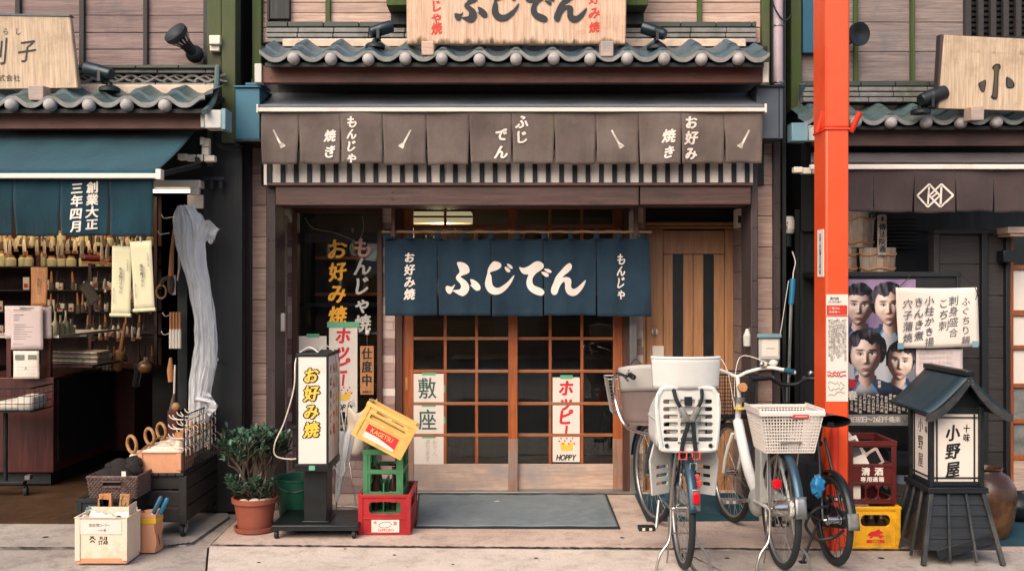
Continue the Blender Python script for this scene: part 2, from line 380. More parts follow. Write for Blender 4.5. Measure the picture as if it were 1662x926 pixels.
def dice(mb, step=.03):
    bm = bmesh.new(); me = bpy.data.meshes.new('t'); me.from_pydata([tuple(p) for p in mb.v], [], mb.f); bm.from_mesh(me)
    for ax in (0, 2):
        lo = min(p[ax] for p in mb.v); hi = max(p[ax] for p in mb.v); t = lo+step
        while t < hi:
            co = [0, 0, 0]; no = [0, 0, 0]; co[ax] = t; no[ax] = 1
            bmesh.ops.bisect_plane(bm, geom=bm.verts[:]+bm.edges[:]+bm.faces[:], plane_co=co, plane_no=no); t += step
    bm.verts.index_update(); r = MB(); r.v = [v.co.copy() for v in bm.verts]; r.f = [tuple(v.index for v in f.verts) for f in bm.faces]; bm.free(); bpy.data.meshes.remove(me); return r
def drape(mb, yf, dz=.003):
    mb = dice(mb); mb.v = [Vector((p.x, yf(p.x, p.z)-dz, p.z)) for p in mb.v]; return mb
def outline(mb, pts, ox, oy, sc, d, t=.002, k=4, closed=True):
    """A brush shape: pts in zoomed pixels -> photo pixels (ox+x/sc, oy+y/sc) -> flat shape at distance d."""
    q = smooth_path([(ox+x/sc, oy+y/sc, 0) for x, y in pts], k, True)
    q = [(X(p.x, d), Z(p.y, d)) for p in q]
    tri = tessellate_polygon([[Vector((x, y, 0)) for x, y in q]])
    return mb.add([Vector((x, d-t, z)) for x, z in q], [tuple(i) for i in tri])
FUJIDEN = [
 [(258,160),(300,155),(345,172),(375,205),(382,250),(360,270),(320,285),(293,300),(320,322),(355,350),(378,390),(378,430),(355,470),(320,492),(285,485),(250,465),(215,438),(250,432),(285,425),(298,400),(290,370),(262,340),(247,315),(255,290),(280,260),(283,240),(270,205)],
 [(145,400),(165,392),(205,400),(238,378),(225,410),(215,430),(208,455),(185,472),(160,460),(145,432)],
 [(390,328),(420,330),(460,355),(488,390),(490,425),(465,440),(435,430),(405,400),(388,385),(402,378)],
 [(645,147),(690,165),(700,195),(680,220),(640,240),(605,250),(585,265),(600,290),(605,340),(612,380),(640,408),(680,408),(720,385),(770,345),(800,310),(830,285),(815,330),(790,375),(750,425),(700,465),(640,480),(590,465),(555,430),(537,380),(545,320),(560,270),(565,230),(590,180),(620,150)],
 [(755,172),(785,178),(812,205),(808,222),(785,215),(765,195)], [(732,205),(755,205),(780,225),(790,245),(770,257),(745,240)],
 [(878,205),(920,212),(970,195),(1030,155),(1075,147),(1115,170),(1122,205),(1095,235),(1050,265),(1015,310),(1010,350),(1025,385),(1070,405),(1110,425),(1130,455),(1110,485),(1070,485),(1010,460),(965,415),(950,360),(960,310),(970,280),(930,275),(900,255)],
 [(1125,225),(1165,222),(1195,240),(1200,258),(1175,262),(1145,245)], [(1097,255),(1130,252),(1165,270),(1172,292),(1150,303),(1120,285)],
 [(1380,165),(1402,185),(1400,220),(1370,255),(1330,285),(1310,310),(1345,303),(1385,315),(1400,350),(1395,390),(1410,420),(1445,415),(1490,380),(1520,350),(1545,335),(1530,385),(1500,435),(1455,480),(1410,493),(1365,475),(1338,430),(1335,375),(1325,350),(1300,370),(1275,415),(1255,470),(1225,482),(1198,460),(1198,415),(1220,360),(1245,300),(1290,245),(1340,190)]]
# ------------------------------------------------------------------ ground
def concrete(name, c1, c2, stain, tile=0):
    b = NB(name); v = b.coord(); n1 = b.noise(v, 1.3, 8, .7); n2 = b.noise(v, 60, 3, .7); n3 = b.noise(v, 6, 6, .75)
    col = b.ramp(n1, [(.3, c1), (.7, c2)])
    col = b.mix(b.ramp(n3, [(.48, 0.), (.7, .8)]), col, stain)
    col = b.mix(b.ramp(b.noise(v, 2.6, 9, .8, 2.), [(.60, 0.), (.64, .5), (.66, 0.)]), col, stain)
    col = b.mix(.7, col, b.ramp(n2, [(.3, .72), (.65, 1.08)]), 'MULTIPLY')
    col = b.mix(b.ramp(b.noise(v, 130, 1), [(.70, 0.), (.74, .6)]), col, '#4a4642')
    vs_ = b.n('ShaderNodeTexVoronoi'); vs_.inputs['Scale'].default_value = 3.2; b.l(b.coord(), vs_.inputs['Vector']); col = b.mix(b.ramp(vs_.outputs['Distance'], [(.035, .55), (.055, 0.)]), col, '#5d554f')
    v2 = b.n('ShaderNodeTexVoronoi', feature='DISTANCE_TO_EDGE'); v2.inputs['Scale'].default_value = .55; b.l(b.coord(), v2.inputs['Vector'])
    b.bump(b.mix(.5, n2, n3), .35, .004)
    return b.fin(col, b.ramp(n3, [(.3, .75), (.7, .95)]), 0, .3)
M['pave_pink'] = concrete('pavement_pink', '#b39d8f', '#cfb8a8', '#8f7d72')
M['pave_pale'] = concrete('pavement_pale', '#c2b2a5', '#d8c8b9', '#a19286')
M['pave_grey'] = concrete('pavement_grey', '#978c84', '#b3a79c', '#746b65')
M['ground'] = concrete('street_ground', '#a79a8d', '#bbad9f', '#8c8078')
M['joint'] = paint('joint', '#1a1a1a', .95, 0, .3, scale=30)
structure('ground', MB().box(-60, 60, -60, 40, -.2, -.034), M['ground'])
def slab(name, pts, mat, z=0., t=.05):
    return structure(name, MB().prism([(X(px, 2560/(py-463)), 2560/(py-463)) for px, py in pts], (0, 0, z), (1, 0, 0), (0, 1, 0), (0, 0, -1), t), M[mat], smooth=0)
structure('joint_bed', MB().box(-8, 9, 1.2, 11, -.033, -.028), M['joint'])
def rag(p, q, n=26, a=1.2):                          # a chipped slab edge
    return [(p[0]+(q[0]-p[0])*i/n, p[1]+(q[1]-p[1])*i/n+random.uniform(-a, a)*(0 < i < n)) for i in range(n+1)]
slab('shopfront_pavement', rag((338, 883), (860, 888), 30, .8)+rag((860, 888), (1480, 891), 30, .8)+[(1900, 893), (1560, 745), (330, 745), (391, 835)], 'pave_pink')
slab('street_pavement', [(330, 1000), (1180, 1000), (1100, 892.5), (340, 885.6)], 'pave_pale')
slab('street_paving', [(1186, 1000), (2200, 1000), (2200, 895.5), (1108, 892.6)], 'pave_grey')
slab('gutter_pavement', [(-500, 1000), (326, 1000), (336, 886), (389, 836), (360, 790), (-500, 790)], 'pave_grey', -.012)
slab('entry_pavement', rag((-500, 887), (246, 887.5), 30, .6)+rag((246, 887.5), (312, 880), 6, 2)+[(372, 839), (330, 745), (-200, 745), (-500, 850)], 'pave_grey')
def joint(pts, w=1.6, n=40):
    up = []; lo = []
    for (a, b) in zip(pts, pts[1:]):
        for i in range(n+1):
            t = i/n; x = a[0]+(b[0]-a[0])*t; y = a[1]+(b[1]-a[1])*t; h = w*random.uniform(.35, 1.); j = random.uniform(-.4, .4); up.append((x, y-h+j)); lo.append((x, y+h*.6+j))
    q = up+lo[::-1]
    f = lambda p: (X(p[0], 2560/(p[1]-463)), 2560/(p[1]-463), .0035)
    m = len(up); structure('pavement_joint', MB().add([f(p) for p in up+lo], [(i, i+1, m+i+1, m+i) for i in range(m-1)]), M['joint'], smooth=0)
joint([(342, 884.5), (860, 888.5), (1480, 892)], 1.5, 90); joint([(-300, 888.5), (246, 888.8)], 1.3, 70); joint([(246, 889), (312, 881), (374, 838)], 1.6, 24); joint([(1188, 935), (1104, 893)], .8, 20); joint([(326, 935), (340, 885), (392, 835)], .9, 20)
for x, y, r_ in ((182, 879, .028), (74, 871, .02), (870, 905, .014), (640, 900, .012), (1010, 872, .016), (420, 912, .012), (1430, 905, .02), (735, 915, .01), (560, 890, .01), (1180, 905, .016)): structure('pavement_spot', MB().lathe([(r_, 0), (r_*.6, .0012), (0, .0015)], (X(x, 2560/(y-463)), 2560/(y-463), .001), 12), M['joint'])
# ------------------------------------------------------------------ the restaurant building
def planks(mb, px0, px1, rows, d, th=.03, gap=.004):
    for i in range(len(rows)-1):
        mb.box(X(px0, d), X(px1, d), d+random.uniform(0, .003), d+th, Z(rows[i+1], d)+gap/2, Z(rows[i], d)-gap/2)
def bolts(mb, xs, ys, d, r=.006):
    for x in xs:
        for y in ys: mb.lathe([(r, 0), (r*.8, .004)], (X(x, d), d, Z(y, d)), 8, (0, -1, 0))
def tile_roof(parent, px0, px1, capx, d0, py0, d1, py1, mat, px_pitch):
    """Wave-shaped pan tiles in two courses from eave (d0, py0) to ridge (d1, py1); capx = where the round eave caps sit."""
    pit = px_pitch*d0/F; ph = X(capx[0], d0); xa, xb = X(px0, d0), X(px1, d0); za, zb = Z(py0, d0), Z(py1, d1)
    def w(x):
        u = ((x-ph)/pit) % 1.0
        k = math.floor((x-ph)/pit); return .056*((math.cos(2*math.pi*u)+1)/2)**1.4-.006+.0045*math.sin(k*12.9)*math.sin(math.pi*u)**.5
    nu = int((xb-xa)/pit*18); mb = MB(); courses = ((0, .47, .0), (.4, 1.02, .0))
    for a, b, _ in courses:
        top, bot = [], []
        lift0 = .026
        for t, lift in ((a, lift0), ((a+b)/2, .014), (b, .002)):
            top.append([Vector((xa+(xb-xa)*i/nu, d0+(d1-d0)*t, za+(zb-za)*t+w(xa+(xb-xa)*i/nu)+lift)) for i in range(nu+1)])
        bot = [p-Vector((0, -.002, .03)) for p in top[0]]
        v = [p for r in [bot]+top for p in r]; n = nu+1
        mb.add(v, [(r*n+i, r*n+i+1, (r+1)*n+i+1, (r+1)*n+i) for r in range(3) for i in range(nu)])
    r = put('tile_roof', mb, mat, parent, smooth=48)
    put('roof_deck', MB().prism([(d0+.03, za-.032), (d0+.05, za-.032), (d0+.05, za-.03), (d1+.12, zb-.03), (d1+.12, zb-.006), (d0+.03, za-.006)], (xa+.03, 0, 0), (0, 1, 0), (0, 0, 1), (1, 0, 0), xb-xa-.06), M['black_wood'], r, smooth=0)
    lip = MB()
    xs = [xa+(xb-xa)*i/nu for i in range(nu+1)]; v = []
    for x in xs: v += [Vector((x, d0-.006, za+w(x)+.029)), Vector((x, d0-.006, za+w(x)+.004-.006*math.sin(math.pi*(((x-ph)/pit) % 1))))]
    v += [p+Vector((0, .012, 0)) for p in v]; n = len(xs)*2
    lip.add(v, [(2*i, 2*i+2, 2*i+3, 2*i+1) for i in range(nu)]+[(2*i, n+2*i, n+2*i+2, 2*i+2) for i in range(nu)]+[(2*i+1, 2*i+3, n+2*i+3, n+2*i+1) for i in range(nu)])
    put('eave_edge', lip, M['eave_lip'], r, smooth=48)
    for cx in capx:
        c = Vector((X(cx, d0)+random.uniform(-.003, .003), d0-.012+random.uniform(-.004, .004), za+.012+random.uniform(-.003, .003))); rr = .0395
        put('eave_cap', MB().lathe([(rr, .03), (rr, 0), (rr*.97, -.008), (rr*.85, -.018), (rr*.55, -.028), (rr*.2, -.032), (0, -.033)], c, 24, (0, 1, 0)), M['tile_cap'], r)
    roll = MB()
    for cx in capx:
        for a, b in ((0, .47), (.44, 1.0)):
            p = [Vector((X(cx, d0), d0+(d1-d0)*t, za+(zb-za)*t+.012+l)) for t, l in ((a+.01, .026), (b, .006))]
            roll.tube(p, [.043, .038], 14)
    put('ridge_roll_tile', roll, mat, r)
    put('mortar', MB().box(xa+.06, xb-.06, d1-.02, d1+.05, zb-.02, zb+.055), M['mortar'], r, bevel=.01)
    return r
def ridge(parent, px0, px1, ys, d, th, seg, mats, name='ridge_course'):
    """Stacked flat ridge tiles: one part for each course, cut into tiles of seg pixels."""
    for i in range(len(ys)-1):
        mb = MB(); x = px0-random.random()*seg*.6; dd = d+i*-.018
        while x < px1:
            a, b = max(px0, x), min(px1, x+seg-1.2)
            if b-a > 2: mb.box(X(a, dd), X(b, dd), dd+random.uniform(0, .004), dd+th, Z(ys[i+1]-1.6, dd), Z(ys[i], dd))
            x += seg
        put(name, mb, mats[i % len(mats)], parent, bevel=.004)
        put('ridge_gap', MB().pb(px0+2, px1-2, ys[i+1]-2.2, ys[i+1]+.3, dd+.02, th-.03), M['black_matte'], parent)
B = thing('restaurant_building', 'two storey timber restaurant with blue tiled eave, pink plank walls and orange sliding doors', 'building', (0, 7.2, 0))
d = 7.15
mb = MB(); planks(mb, 424, 1246, [-90, -66, -42, -19, 4, 21, 45, 70], d); put('plank_wall', mb, M['plank'], B, bevel=.003)
mb = MB(); mb.pb(528, 536, -90, 40, d-.03, .04); bx = put('batten', mb, M['green_batten'], B, bevel=.003)
put('batten', MB().pb(1132, 1140, -90, 40, d-.03, .04), M['green_batten'], B, bevel=.003)
put('corner_post', MB().pb(409, 424, -90, 152, d-.06, .12), M['moss_post'], B, bevel=.006)
put('corner_post', MB().pb(1237, 1250, -90, 152, d-.06, .12), M['moss_post'], B, bevel=.006)
put('window_shutter', MB().pb(437, 470, -90, 31, d-.05, .06), M['black_wood'], B, bevel=.004)
put('window_frame', MB().pb(433, 437, -90, 33, d-.06, .07), M['plank_dark'], B, bevel=.003)
# sign bay framing behind the signboard
for q in ((627, 662), (1016, 1052)): put('sign_bay', MB().pb(*q, -90, 9, d-.28, .27), M['green_batten'], B, bevel=.006)
put('sign_bay_underside', MB().pb(634, 1045, 11, 40, d-.12, .12), M['black_wood'], B, bevel=.004)
# eave
caps = [477+60.15*i for i in range(13)]
tile_roof(B, 421, 1249, caps, 6.6, 99, 7.02, 76, M['tile'], 60.15)
put('roof_flashing', MB().pb(424, 1246, 75, 82, 7.0, .16), M['black_matte'], B)
ridge(B, 432, 1228, [35, 45, 54, 62, 70], 7.06, .1, 58, [M['ridge_dark'], M['ridge'], M['ridge'], M['ridge']])
put('fascia_board', MB().box(X(425, 6.74), X(1237, 6.74), 6.74, 6.80, Z(134.5, 6.74), Z(107, 6.74)), M['fascia'], B, bevel=.004)
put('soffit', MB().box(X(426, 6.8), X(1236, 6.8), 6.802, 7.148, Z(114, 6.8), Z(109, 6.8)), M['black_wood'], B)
mb = MB(); bolts(mb, [440, 536, 655, 760, 838, 958, 1030, 1128, 1220], [126], 6.74, .004); put('nail', mb, M['black'], B)
put('fascia_end', MB().box(X(1238.5, 6.72), X(1248, 6.72), 6.72, 6.80, Z(134, 6.72), Z(101, 6.72)), M['cream_plastic'], B, bevel=.004)
put('fascia_end', MB().box(X(413, 6.72), X(424.5, 6.72), 6.72, 6.80, Z(134, 6.72), Z(103, 6.72)), M['plastic_grey'], B, bevel=.004)
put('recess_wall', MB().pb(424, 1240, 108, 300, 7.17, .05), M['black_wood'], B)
# strips of siding and posts at both sides
d = 7.2
rows = [128+51.2*i for i in range(15)]
mb = MB(); planks(mb, 408, 432, rows, d); put('siding', mb, M['plank'], B, bevel=.003)
put('post', MB().pb(396, 408, 225, 815, d-.03, .1), M['brown_post'], B, bevel=.005)
put('post', MB().pb(432, 447, 300, 815, d-.24, .3), M['brown_post'], B, bevel=.005)
rows = [200+50.2*i for i in range(14)]
mb = MB(); planks(mb, 1230, 1255, rows, d); put('siding', mb, M['plank'], B, bevel=.003)
put('post', MB().pb(1219, 1230, 265, 815, d-.24, .3), M['brown_post'], B, bevel=.005)
put('post', MB().pb(1255, 1267, 230, 815, d-.03, .1), M['brown_post'], B, bevel=.005)
mb = MB()
for x, ys in ((402, (312, 390, 466, 540, 610)), (436, (313, 390, 466, 600)), (443, (313, 390, 466, 600)), (1223, (369, 455, 530)), (1228, (369, 455, 530)), (1259, (329, 418, 500)), (1264, (329, 418, 500))): bolts(mb, [x], ys, 6.96 if x in (436, 443, 1223, 1228) else 7.17, .006)
put('bolt', mb, M['black'], B)
mb = MB()
for i in range(13): mb.box(X(1218, 7.2)-.012, X(1218, 7.2), 7.21, 7.72, Z(350+45.6*i+44.6, 7.2), Z(350+45.6*i, 7.2))
put('return_siding', mb, M['plank_mauve'], B, bevel=.002)
mb = MB()
for i in range(11): mb.box(X(446, 7.2), X(446, 7.2)+.012, 7.21, 7.56, Z(345+51*i+50, 7.2), Z(345+51*i, 7.2))
put('return_siding', mb, M['plank'], B, bevel=.002)
# lintel, lattice with white panel behind
put('lintel', MB().pb(447, 1037, 301.5, 333, 6.91, .28), M['brown_beam'], B, bevel=.005)
put('lintel', MB().pb(1039, 1219, 301.5, 332, 6.91, .28), M['brown_beam'], B, bevel=.005)
mb = MB(); bolts(mb, [637, 1034], [312, 323], 6.91, .005); bolts(mb, [480, 560, 700, 800, 900, 980, 1090, 1180], [328], 6.91, .003); put('bolt', mb, M['black'], B)
put('lattice_panel', MB().pb(437, 1222, 240, 300, 6.912, .02), M['white'], B)
mb = MB()
for i in range(37):
    x = 433.5+21.55*i
    mb.pb(x, x+7.6, 240, 298.5, 6.898, .013)
put('lattice_bar', mb, M['black_wood'], B, bevel=.003)
put('lattice_sill', MB().pb(433, 1222, 296, 301, 6.885, .1), M['brown_beam'], B, bevel=.003)
put('lattice_end_strip', MB().pb(428, 433, 262, 300, 6.885, .06), M['white'], B, bevel=.002)
put('lattice_head', MB().pb(433, 1222, 232, 241, 6.885, .1), M['black_wood'], B)
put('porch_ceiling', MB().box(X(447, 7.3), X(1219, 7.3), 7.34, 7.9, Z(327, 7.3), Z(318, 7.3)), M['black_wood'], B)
# brick tile cladding
def mosaic():
    b = NB('mosaic_tile'); isl = b.island(); n = b.noise(b.coord(), 25, 3)
    col = b.ramp(isl, [(0, '#8b6f6a'), (.25, '#c3aaa0'), (.45, '#ddcbbd'), (.7, '#d2bcae'), (.85, '#a98b81'), (1, '#7d635f')])
    for e in col.node.color_ramp.elements: pass
    col.node.color_ramp.interpolation = 'CONSTANT'
    return b.fin(b.mix(.35, col, b.ramp(n, [(.3, .7), (.7, 1.1)]), 'MULTIPLY'), .45)
M['mosaic'] = mosaic()
def mosaic_dark():
    b = NB('mosaic_tile_dark'); isl = b.island()
    col = b.ramp(isl, [(0, '#6a5558'), (.3, '#8a7472'), (.6, '#75605f'), (.8, '#a08a84'), (1, '#58484b')]); col.node.color_ramp.interpolation = 'CONSTANT'
    return b.fin(col, .5)
M['mosaic_dark'] = mosaic_dark()
def tiles(px0, px1, py0, py1, d, mat, h=13.4, w=39, name='tiled_wall'):
    mb = MB(); y = py0; k = 0
    while y < py1:
        x = px0-(0 if k % 2 else random.choice((.5, .35))*w)
        while x < px1:
            a, b = max(x, px0), min(x+w-1, px1)
            if b-a > 1.5: mb.pb(a, b, y, min(y+h-1, py1), d+random.uniform(0, .003), .02)
            x += w
        y += h; k += 1
    o = put(name, mb, mat, B); put('mortar_bed', MB().pb(px0, px1, py0, py1, d+.008, .05), M['mortar'], o); return o
tiles(456, 474, 335, 800, 7.56, M['mosaic'])
tiles(620, 641, 335, 800, 7.56, M['mosaic'])
tiles(1023, 1044, 335, 800, 7.66, M['mosaic'])
tiles(474, 620, 694, 800, 7.57, M['mosaic_dark'])
put('corner_trim', MB().pb(453.5, 456, 345, 800, 7.54, .03), M['white'], B)
# window beside the door
wf = put('window_frame', MB().pb(474, 482, 338, 690, 7.52, .1).pb(612, 620, 338, 690, 7.52, .1).pb(482, 612, 336, 345, 7.522, .09).pb(482, 612, 682, 690, 7.522, .09), M['win_frame'], B, bevel=.003)
put('glass_pane', MB().pb(481, 613, 344, 683, 7.585, .006), M['clear_glass'], wf)
put('inner_rail', MB().pb(481, 613, 377, 394, 7.66, .06), M['win_frame'], wf, bevel=.003)
put('window_sill', MB().pb(471, 623, 690, 695, 7.50, .08), M['alu'], B, bevel=.003)
put('inner_shelf', MB().pb(482, 612, 492, 497, 7.95, .2), M['black_wood'], wf)
put('inner_shelf', MB().pb(482, 612, 592, 597, 7.95, .2), M['black_wood'], wf)
mb = MB(); lett(mb, 'お好み焼', 548, 405, 33, 7.585, .045, True, 1.08, .95, .08, .03)
put('lettering', mb, M['ink_yellow'], wf, smooth=0)
mb = MB(); lett(mb, 'んじゃ焼', 588.5, 432, 31, 7.585, .04, True, 1.0, .95, .08, .03)
put('lettering', mb, M['ink_pale'], wf, smooth=0)
mb = MB(); lett(mb, 'も', 588, 402, 33, 7.585, .045, True, 1.0, .95, .08, .03); put('lettering', mb, M['ink_pink'], wf, smooth=0)
# sliding doors
def sliding_door(px0, px1, s0, s1, vert, d, label):
    o = put('sliding_door', MB().pb(px0, s0, 335, 799, d, .035), M['door_wood'], B, bevel=.003, label=label)
    put('stile', MB().pb(s1, px1, 335, 799, d, .035), M['door_wood'], o, bevel=.003)
    put('kick_board', MB().pb(s0, s1, 752.5, 797, d+.004, .028), M['pale_wood'], o, bevel=.003)
    for q in ((s1-.2, px1+.2), (px0-.2, s0+.2)): put('worn_stile_foot', MB().pb(*q, 712, 798.5, d-.003, .036), M['stile_worn'], o, bevel=.002)
    put('top_rail', MB().pb(s0, s1, 335, 339, d+.002, .03), M['door_rail'], o)
    put('transom_rail', MB().pb(s0, s1, 364, 370, d+.002, .03), M['door_rail'], o, bevel=.002)
    mb = MB()
    for y in (549, 602, 654.5, 705.5): mb.pb(s0, s1, y-2.4, y+2.4, d+.003, .026)
    put('glazing_bar', mb, M['door_rail'], o, bevel=.002)
    mb = MB()
    for x in vert: mb.pb(x-2.4, x+2.4, 370, 752.5, d+.006, .022).pb(x-2.2, x+2.2, 339, 364, d+.006, .022)
    put('glazing_bar', mb, M['door_wood'], o, bevel=.002)
    put('bottom_rail', MB().pb(s0, s1, 797.2, 799.4, d+.002, .03), M['stile_worn'], o)
    put('glass_pane', MB().pb(s0-1, s1+1, 337, 754, d+.017, .005), M['clear_glass'], o)
    put('finger_pull', MB().pb(px0+5, px0+9, 612, 632, d-.003, .01) if px0 < 700 else MB().pb(px1-10, px1-6, 612, 632, d-.003, .01), M['tag_wood'], o, bevel=.002)
    return o
sliding_door(653, 840, 671, 825, (722.5, 773.5), 7.60, None)
sliding_door(826, 1012, 840, 995, (893, 944.5), 7.645, None)
put('door_jamb', MB().pb(642, 653, 335, 800, 7.57, .12), M['win_frame'], B, bevel=.003)
put('door_jamb', MB().pb(1012, 1022, 335, 800, 7.57, .12), M['win_frame'], B, bevel=.003)
put('metal_post', MB().pb(1022, 1034, 335, 800, 7.56, .05), M['steel'], B, bevel=.004)
put('pale_strip', MB().pb(1021, 1029, 344, 374, 7.555, .02), M['cream_plastic'], B)
put('threshold', MB().pb(641, 1036, 797.5, 801, 7.54, .18), M['alu'], B, bevel=.003)
# side door
d = 7.72
sd = put('side_door', MB().pb(1049, 1076, 372, 806, d, .04), M['gold_door'], B, bevel=.003)
put('top_panel', MB().pb(1076.6, 1176, 374, 412, d+.004, .036), M['gold_door'], sd, bevel=.003)
put('stile', MB().pb(1176.6, 1206, 372, 806, d, .04), M['gold_door'], sd, bevel=.003)
put('plank', MB().pb(1077, 1092, 413, 806, d+.004, .036).pb(1109, 1124.5, 413, 806, d+.004, .036).pb(1125.5, 1141.5, 413, 806, d+.004, .036).pb(1159, 1175.5, 413, 806, d+.004, .036), M['gold_door'], sd, bevel=.002)
put('glass_strip', MB().pb(1091, 1110, 412, 806, d+.016, .01).pb(1140, 1160, 412, 806, d+.016, .01), M['black'], sd)
put('lock', MB().lathe([(.026, 0), (.026, .012), (.018, .016), (.018, .03), (0, .031)], (X(1062.5, d), d, Z(538, d)), 20, (0, -1, 0)), M['cream_plastic'], sd)
put('key_plate', MB().pb(1060.5, 1064.5, 532, 543, d-.034, .01), M['chrome'], sd, bevel=.002)
put('letter_plate', MB().pb(1059, 1078, 561, 579, d-.02, .02), M['cream_plastic'], B, bevel=.004)
put('meter_sheath', MB().pb(1066, 1077, 579.5, 700, d-.018, .018), M['cream_plastic'], B, bevel=.004)
put('door_frame', MB().pb(1041, 1048, 335, 806, d-.05, .1).pb(1048, 1212, 360, 366, d-.05, .1).pb(1048, 1212, 367, 371, d-.035, .08), M['gold_trim'], B, bevel=.003)
put('transom_panel', MB().pb(1048, 1212, 333, 359, d, .03), M['black_matte'], B)
mb = MB()
for i in range(5): mb.pb(1048, 1212, 336+5*i, 338.5+5*i, d-.006, .012)
put('transom_louvre', mb, M['black_wood'], B)
put('side_door_post', MB().pb(1206, 1213, 371, 806, d-.07, .1), M['black_wood'], B, bevel=.003)
put('service_box', MB().pb(1196, 1217, 338, 369, 7.45, .12), M['cream_plastic'], B, bevel=.008)
put('service_socket', MB().pb(1198, 1207, 350, 362, 7.443, .01), M['black'], B, bevel=.003)
# rooms behind, so that the glass looks into a real dark interior
put('room_shell', MB().box(-2.1, 2.1, 9.8, 9.85, 0, 2.7).box(-2.12, -2.08, 7.62, 9.8, 0, 2.7).box(1.0, 1.04, 7.75, 9.8, 0, 2.7).box(-2.1, 2.1, 7.7, 9.8, 2.42, 2.46).box(-2.1, 2.1, 7.75, 9.8, -.01, .002), M['room_wall'], B)
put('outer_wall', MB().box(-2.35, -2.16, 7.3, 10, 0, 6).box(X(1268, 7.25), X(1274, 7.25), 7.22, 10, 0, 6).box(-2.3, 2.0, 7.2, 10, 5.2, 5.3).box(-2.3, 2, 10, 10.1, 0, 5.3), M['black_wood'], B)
put('counter', MB().box(-.55, .9, 8.8, 9.3, 0, .95).box(-1.6, -.7, 8.3, 8.9, .66, .72).box(-1.5, -1.4, 8.5, 8.6, 0, .66).box(-.9, -.8, 8.5, 8.6, 0, .66), M['brown_post'], B, bevel=.004)
put('wall_shelf', MB().box(-1.9, .9, 9.5, 9.8, 1.5, 1.53).box(-1.9, .9, 9.5, 9.8, 1.85, 1.88), M['door_rail'], B)
mb = MB()
for i in range(22):
    x = -1.8+.12*i; r = random.uniform(.025, .04); h = random.uniform(.1, .28)
    mb.lathe([(r, 0), (r, h*.7), (r*.4, h*.85), (r*.4, h)], (x, 9.62, 1.53 if i % 2 else 1.88), 10)
put('shelf_bottle', mb, M['steel'], B)
# ------------------------------------------------------------------ the brush shop building
S = thing('brush_shop_building', 'dark timber shop building with open front full of brushes and green blue tiled eave', 'building', (-4, 7, 0))
d = 7.0
mb = MB(); planks(mb, -120, 336, [-90, -62, -33, -4, 25, 53, 80, 110], d); put('plank_wall', mb, M['plank_mauve'], S, bevel=.003)
for x0, x1 in ((24, 32), (128, 136), (232, 239)): put('batten', MB().pb(x0, x1, -90, 105, d-.03, .04), M['plank_dark'], S, bevel=.003)
put('corner_post', MB().pb(336, 359, -90, 270, d-.05, .1), M['moss_post'], S, bevel=.005)
put('corner_post', MB().pb(359.5, 382, -90, 232, d-.09, .14), M['moss_post'], S, bevel=.005)
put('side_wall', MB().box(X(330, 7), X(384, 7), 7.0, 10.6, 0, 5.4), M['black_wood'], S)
put('shop_post', MB().pb(345, 393, 205, 830, 6.93, .07), M['black_wood'], S, bevel=.004)
put('shop_post', MB().pb(330, 346, 214, 830, 6.96, .05), M['black_wood'], S, bevel=.004)
tile_roof(S, -110, 333, [-104.5+62.2*i for i in range(7)], 6.37, 174, 6.78, 151, M['tile2'], 62.2)
put('roof_flashing', MB().pb(-110, 345, 140, 160, 6.86, .1), M['black_matte'], S)
ridge(S, -110, 349, [105, 112], 6.80, .16, 70, [M['ridge_dark']])
ridge(S, -110, 347, [112.5, 119.5], 6.83, .12, 78, [M['ridge']])
ridge(S, -110, 347, [134.5, 143], 6.83, .12, 82, [M['ridge']])
put('ornament_bed', MB().pb(-110, 346, 119, 135, 6.9, .06), M['ridge_dark'], S)
mb = MB(); dd = 6.87
for i in range(9):
    x = -95+50*i
    mb.tube(smooth_path([P(x, 122, dd), P(x+10, 122, dd), P(x+22, 129, dd), P(x+34, 133, dd), P(x+52, 124, dd), P(x+62, 122, dd)], 4), .012, 6)
    mb.tube(smooth_path([P(x+8, 133, dd), P(x+20, 126, dd), P(x+36, 122, dd), P(x+52, 130, dd), P(x+64, 133, dd)], 4), .009, 6)
    mb.tube([P(x+25, 122, dd), P(x+40, 131, dd)], .008, 6); mb.ball(P(x+28, 133, dd), .014, 8, 5)
put('wave_ornament_tile', mb, M['ridge'], S)
put('roof_verge', MB().tube(smooth_path([P(331, 182, 6.36), P(344, 168, 6.5), P(351, 145, 6.72), P(353, 108, 6.82)], 5), .02, 8), M['tile2'], S)
put('fascia_board', MB().pb(-110, 326, 181, 209, 6.5, .05), M['fascia'], S, bevel=.004)
put('soffit', MB().box(X(-110, 6.5), X(326, 6.5), 6.552, 7.0, Z(186, 6.5)-.0, Z(182, 6.5)), M['black_wood'], S)
put('header_board', MB().pb(-110, 346, 206, 300, 6.97, .03), M['black_wood'], S)
put('bracket_box', MB().pb(332, 359, 178, 208, 6.42, .12).pb(325, 332, 178, 207, 6.46, .05), M['plastic_grey'], S, bevel=.006)
put('bracket_face', MB().pb(359, 366, 176, 210, 6.40, .15), M['plastic_teal'], S, bevel=.004)
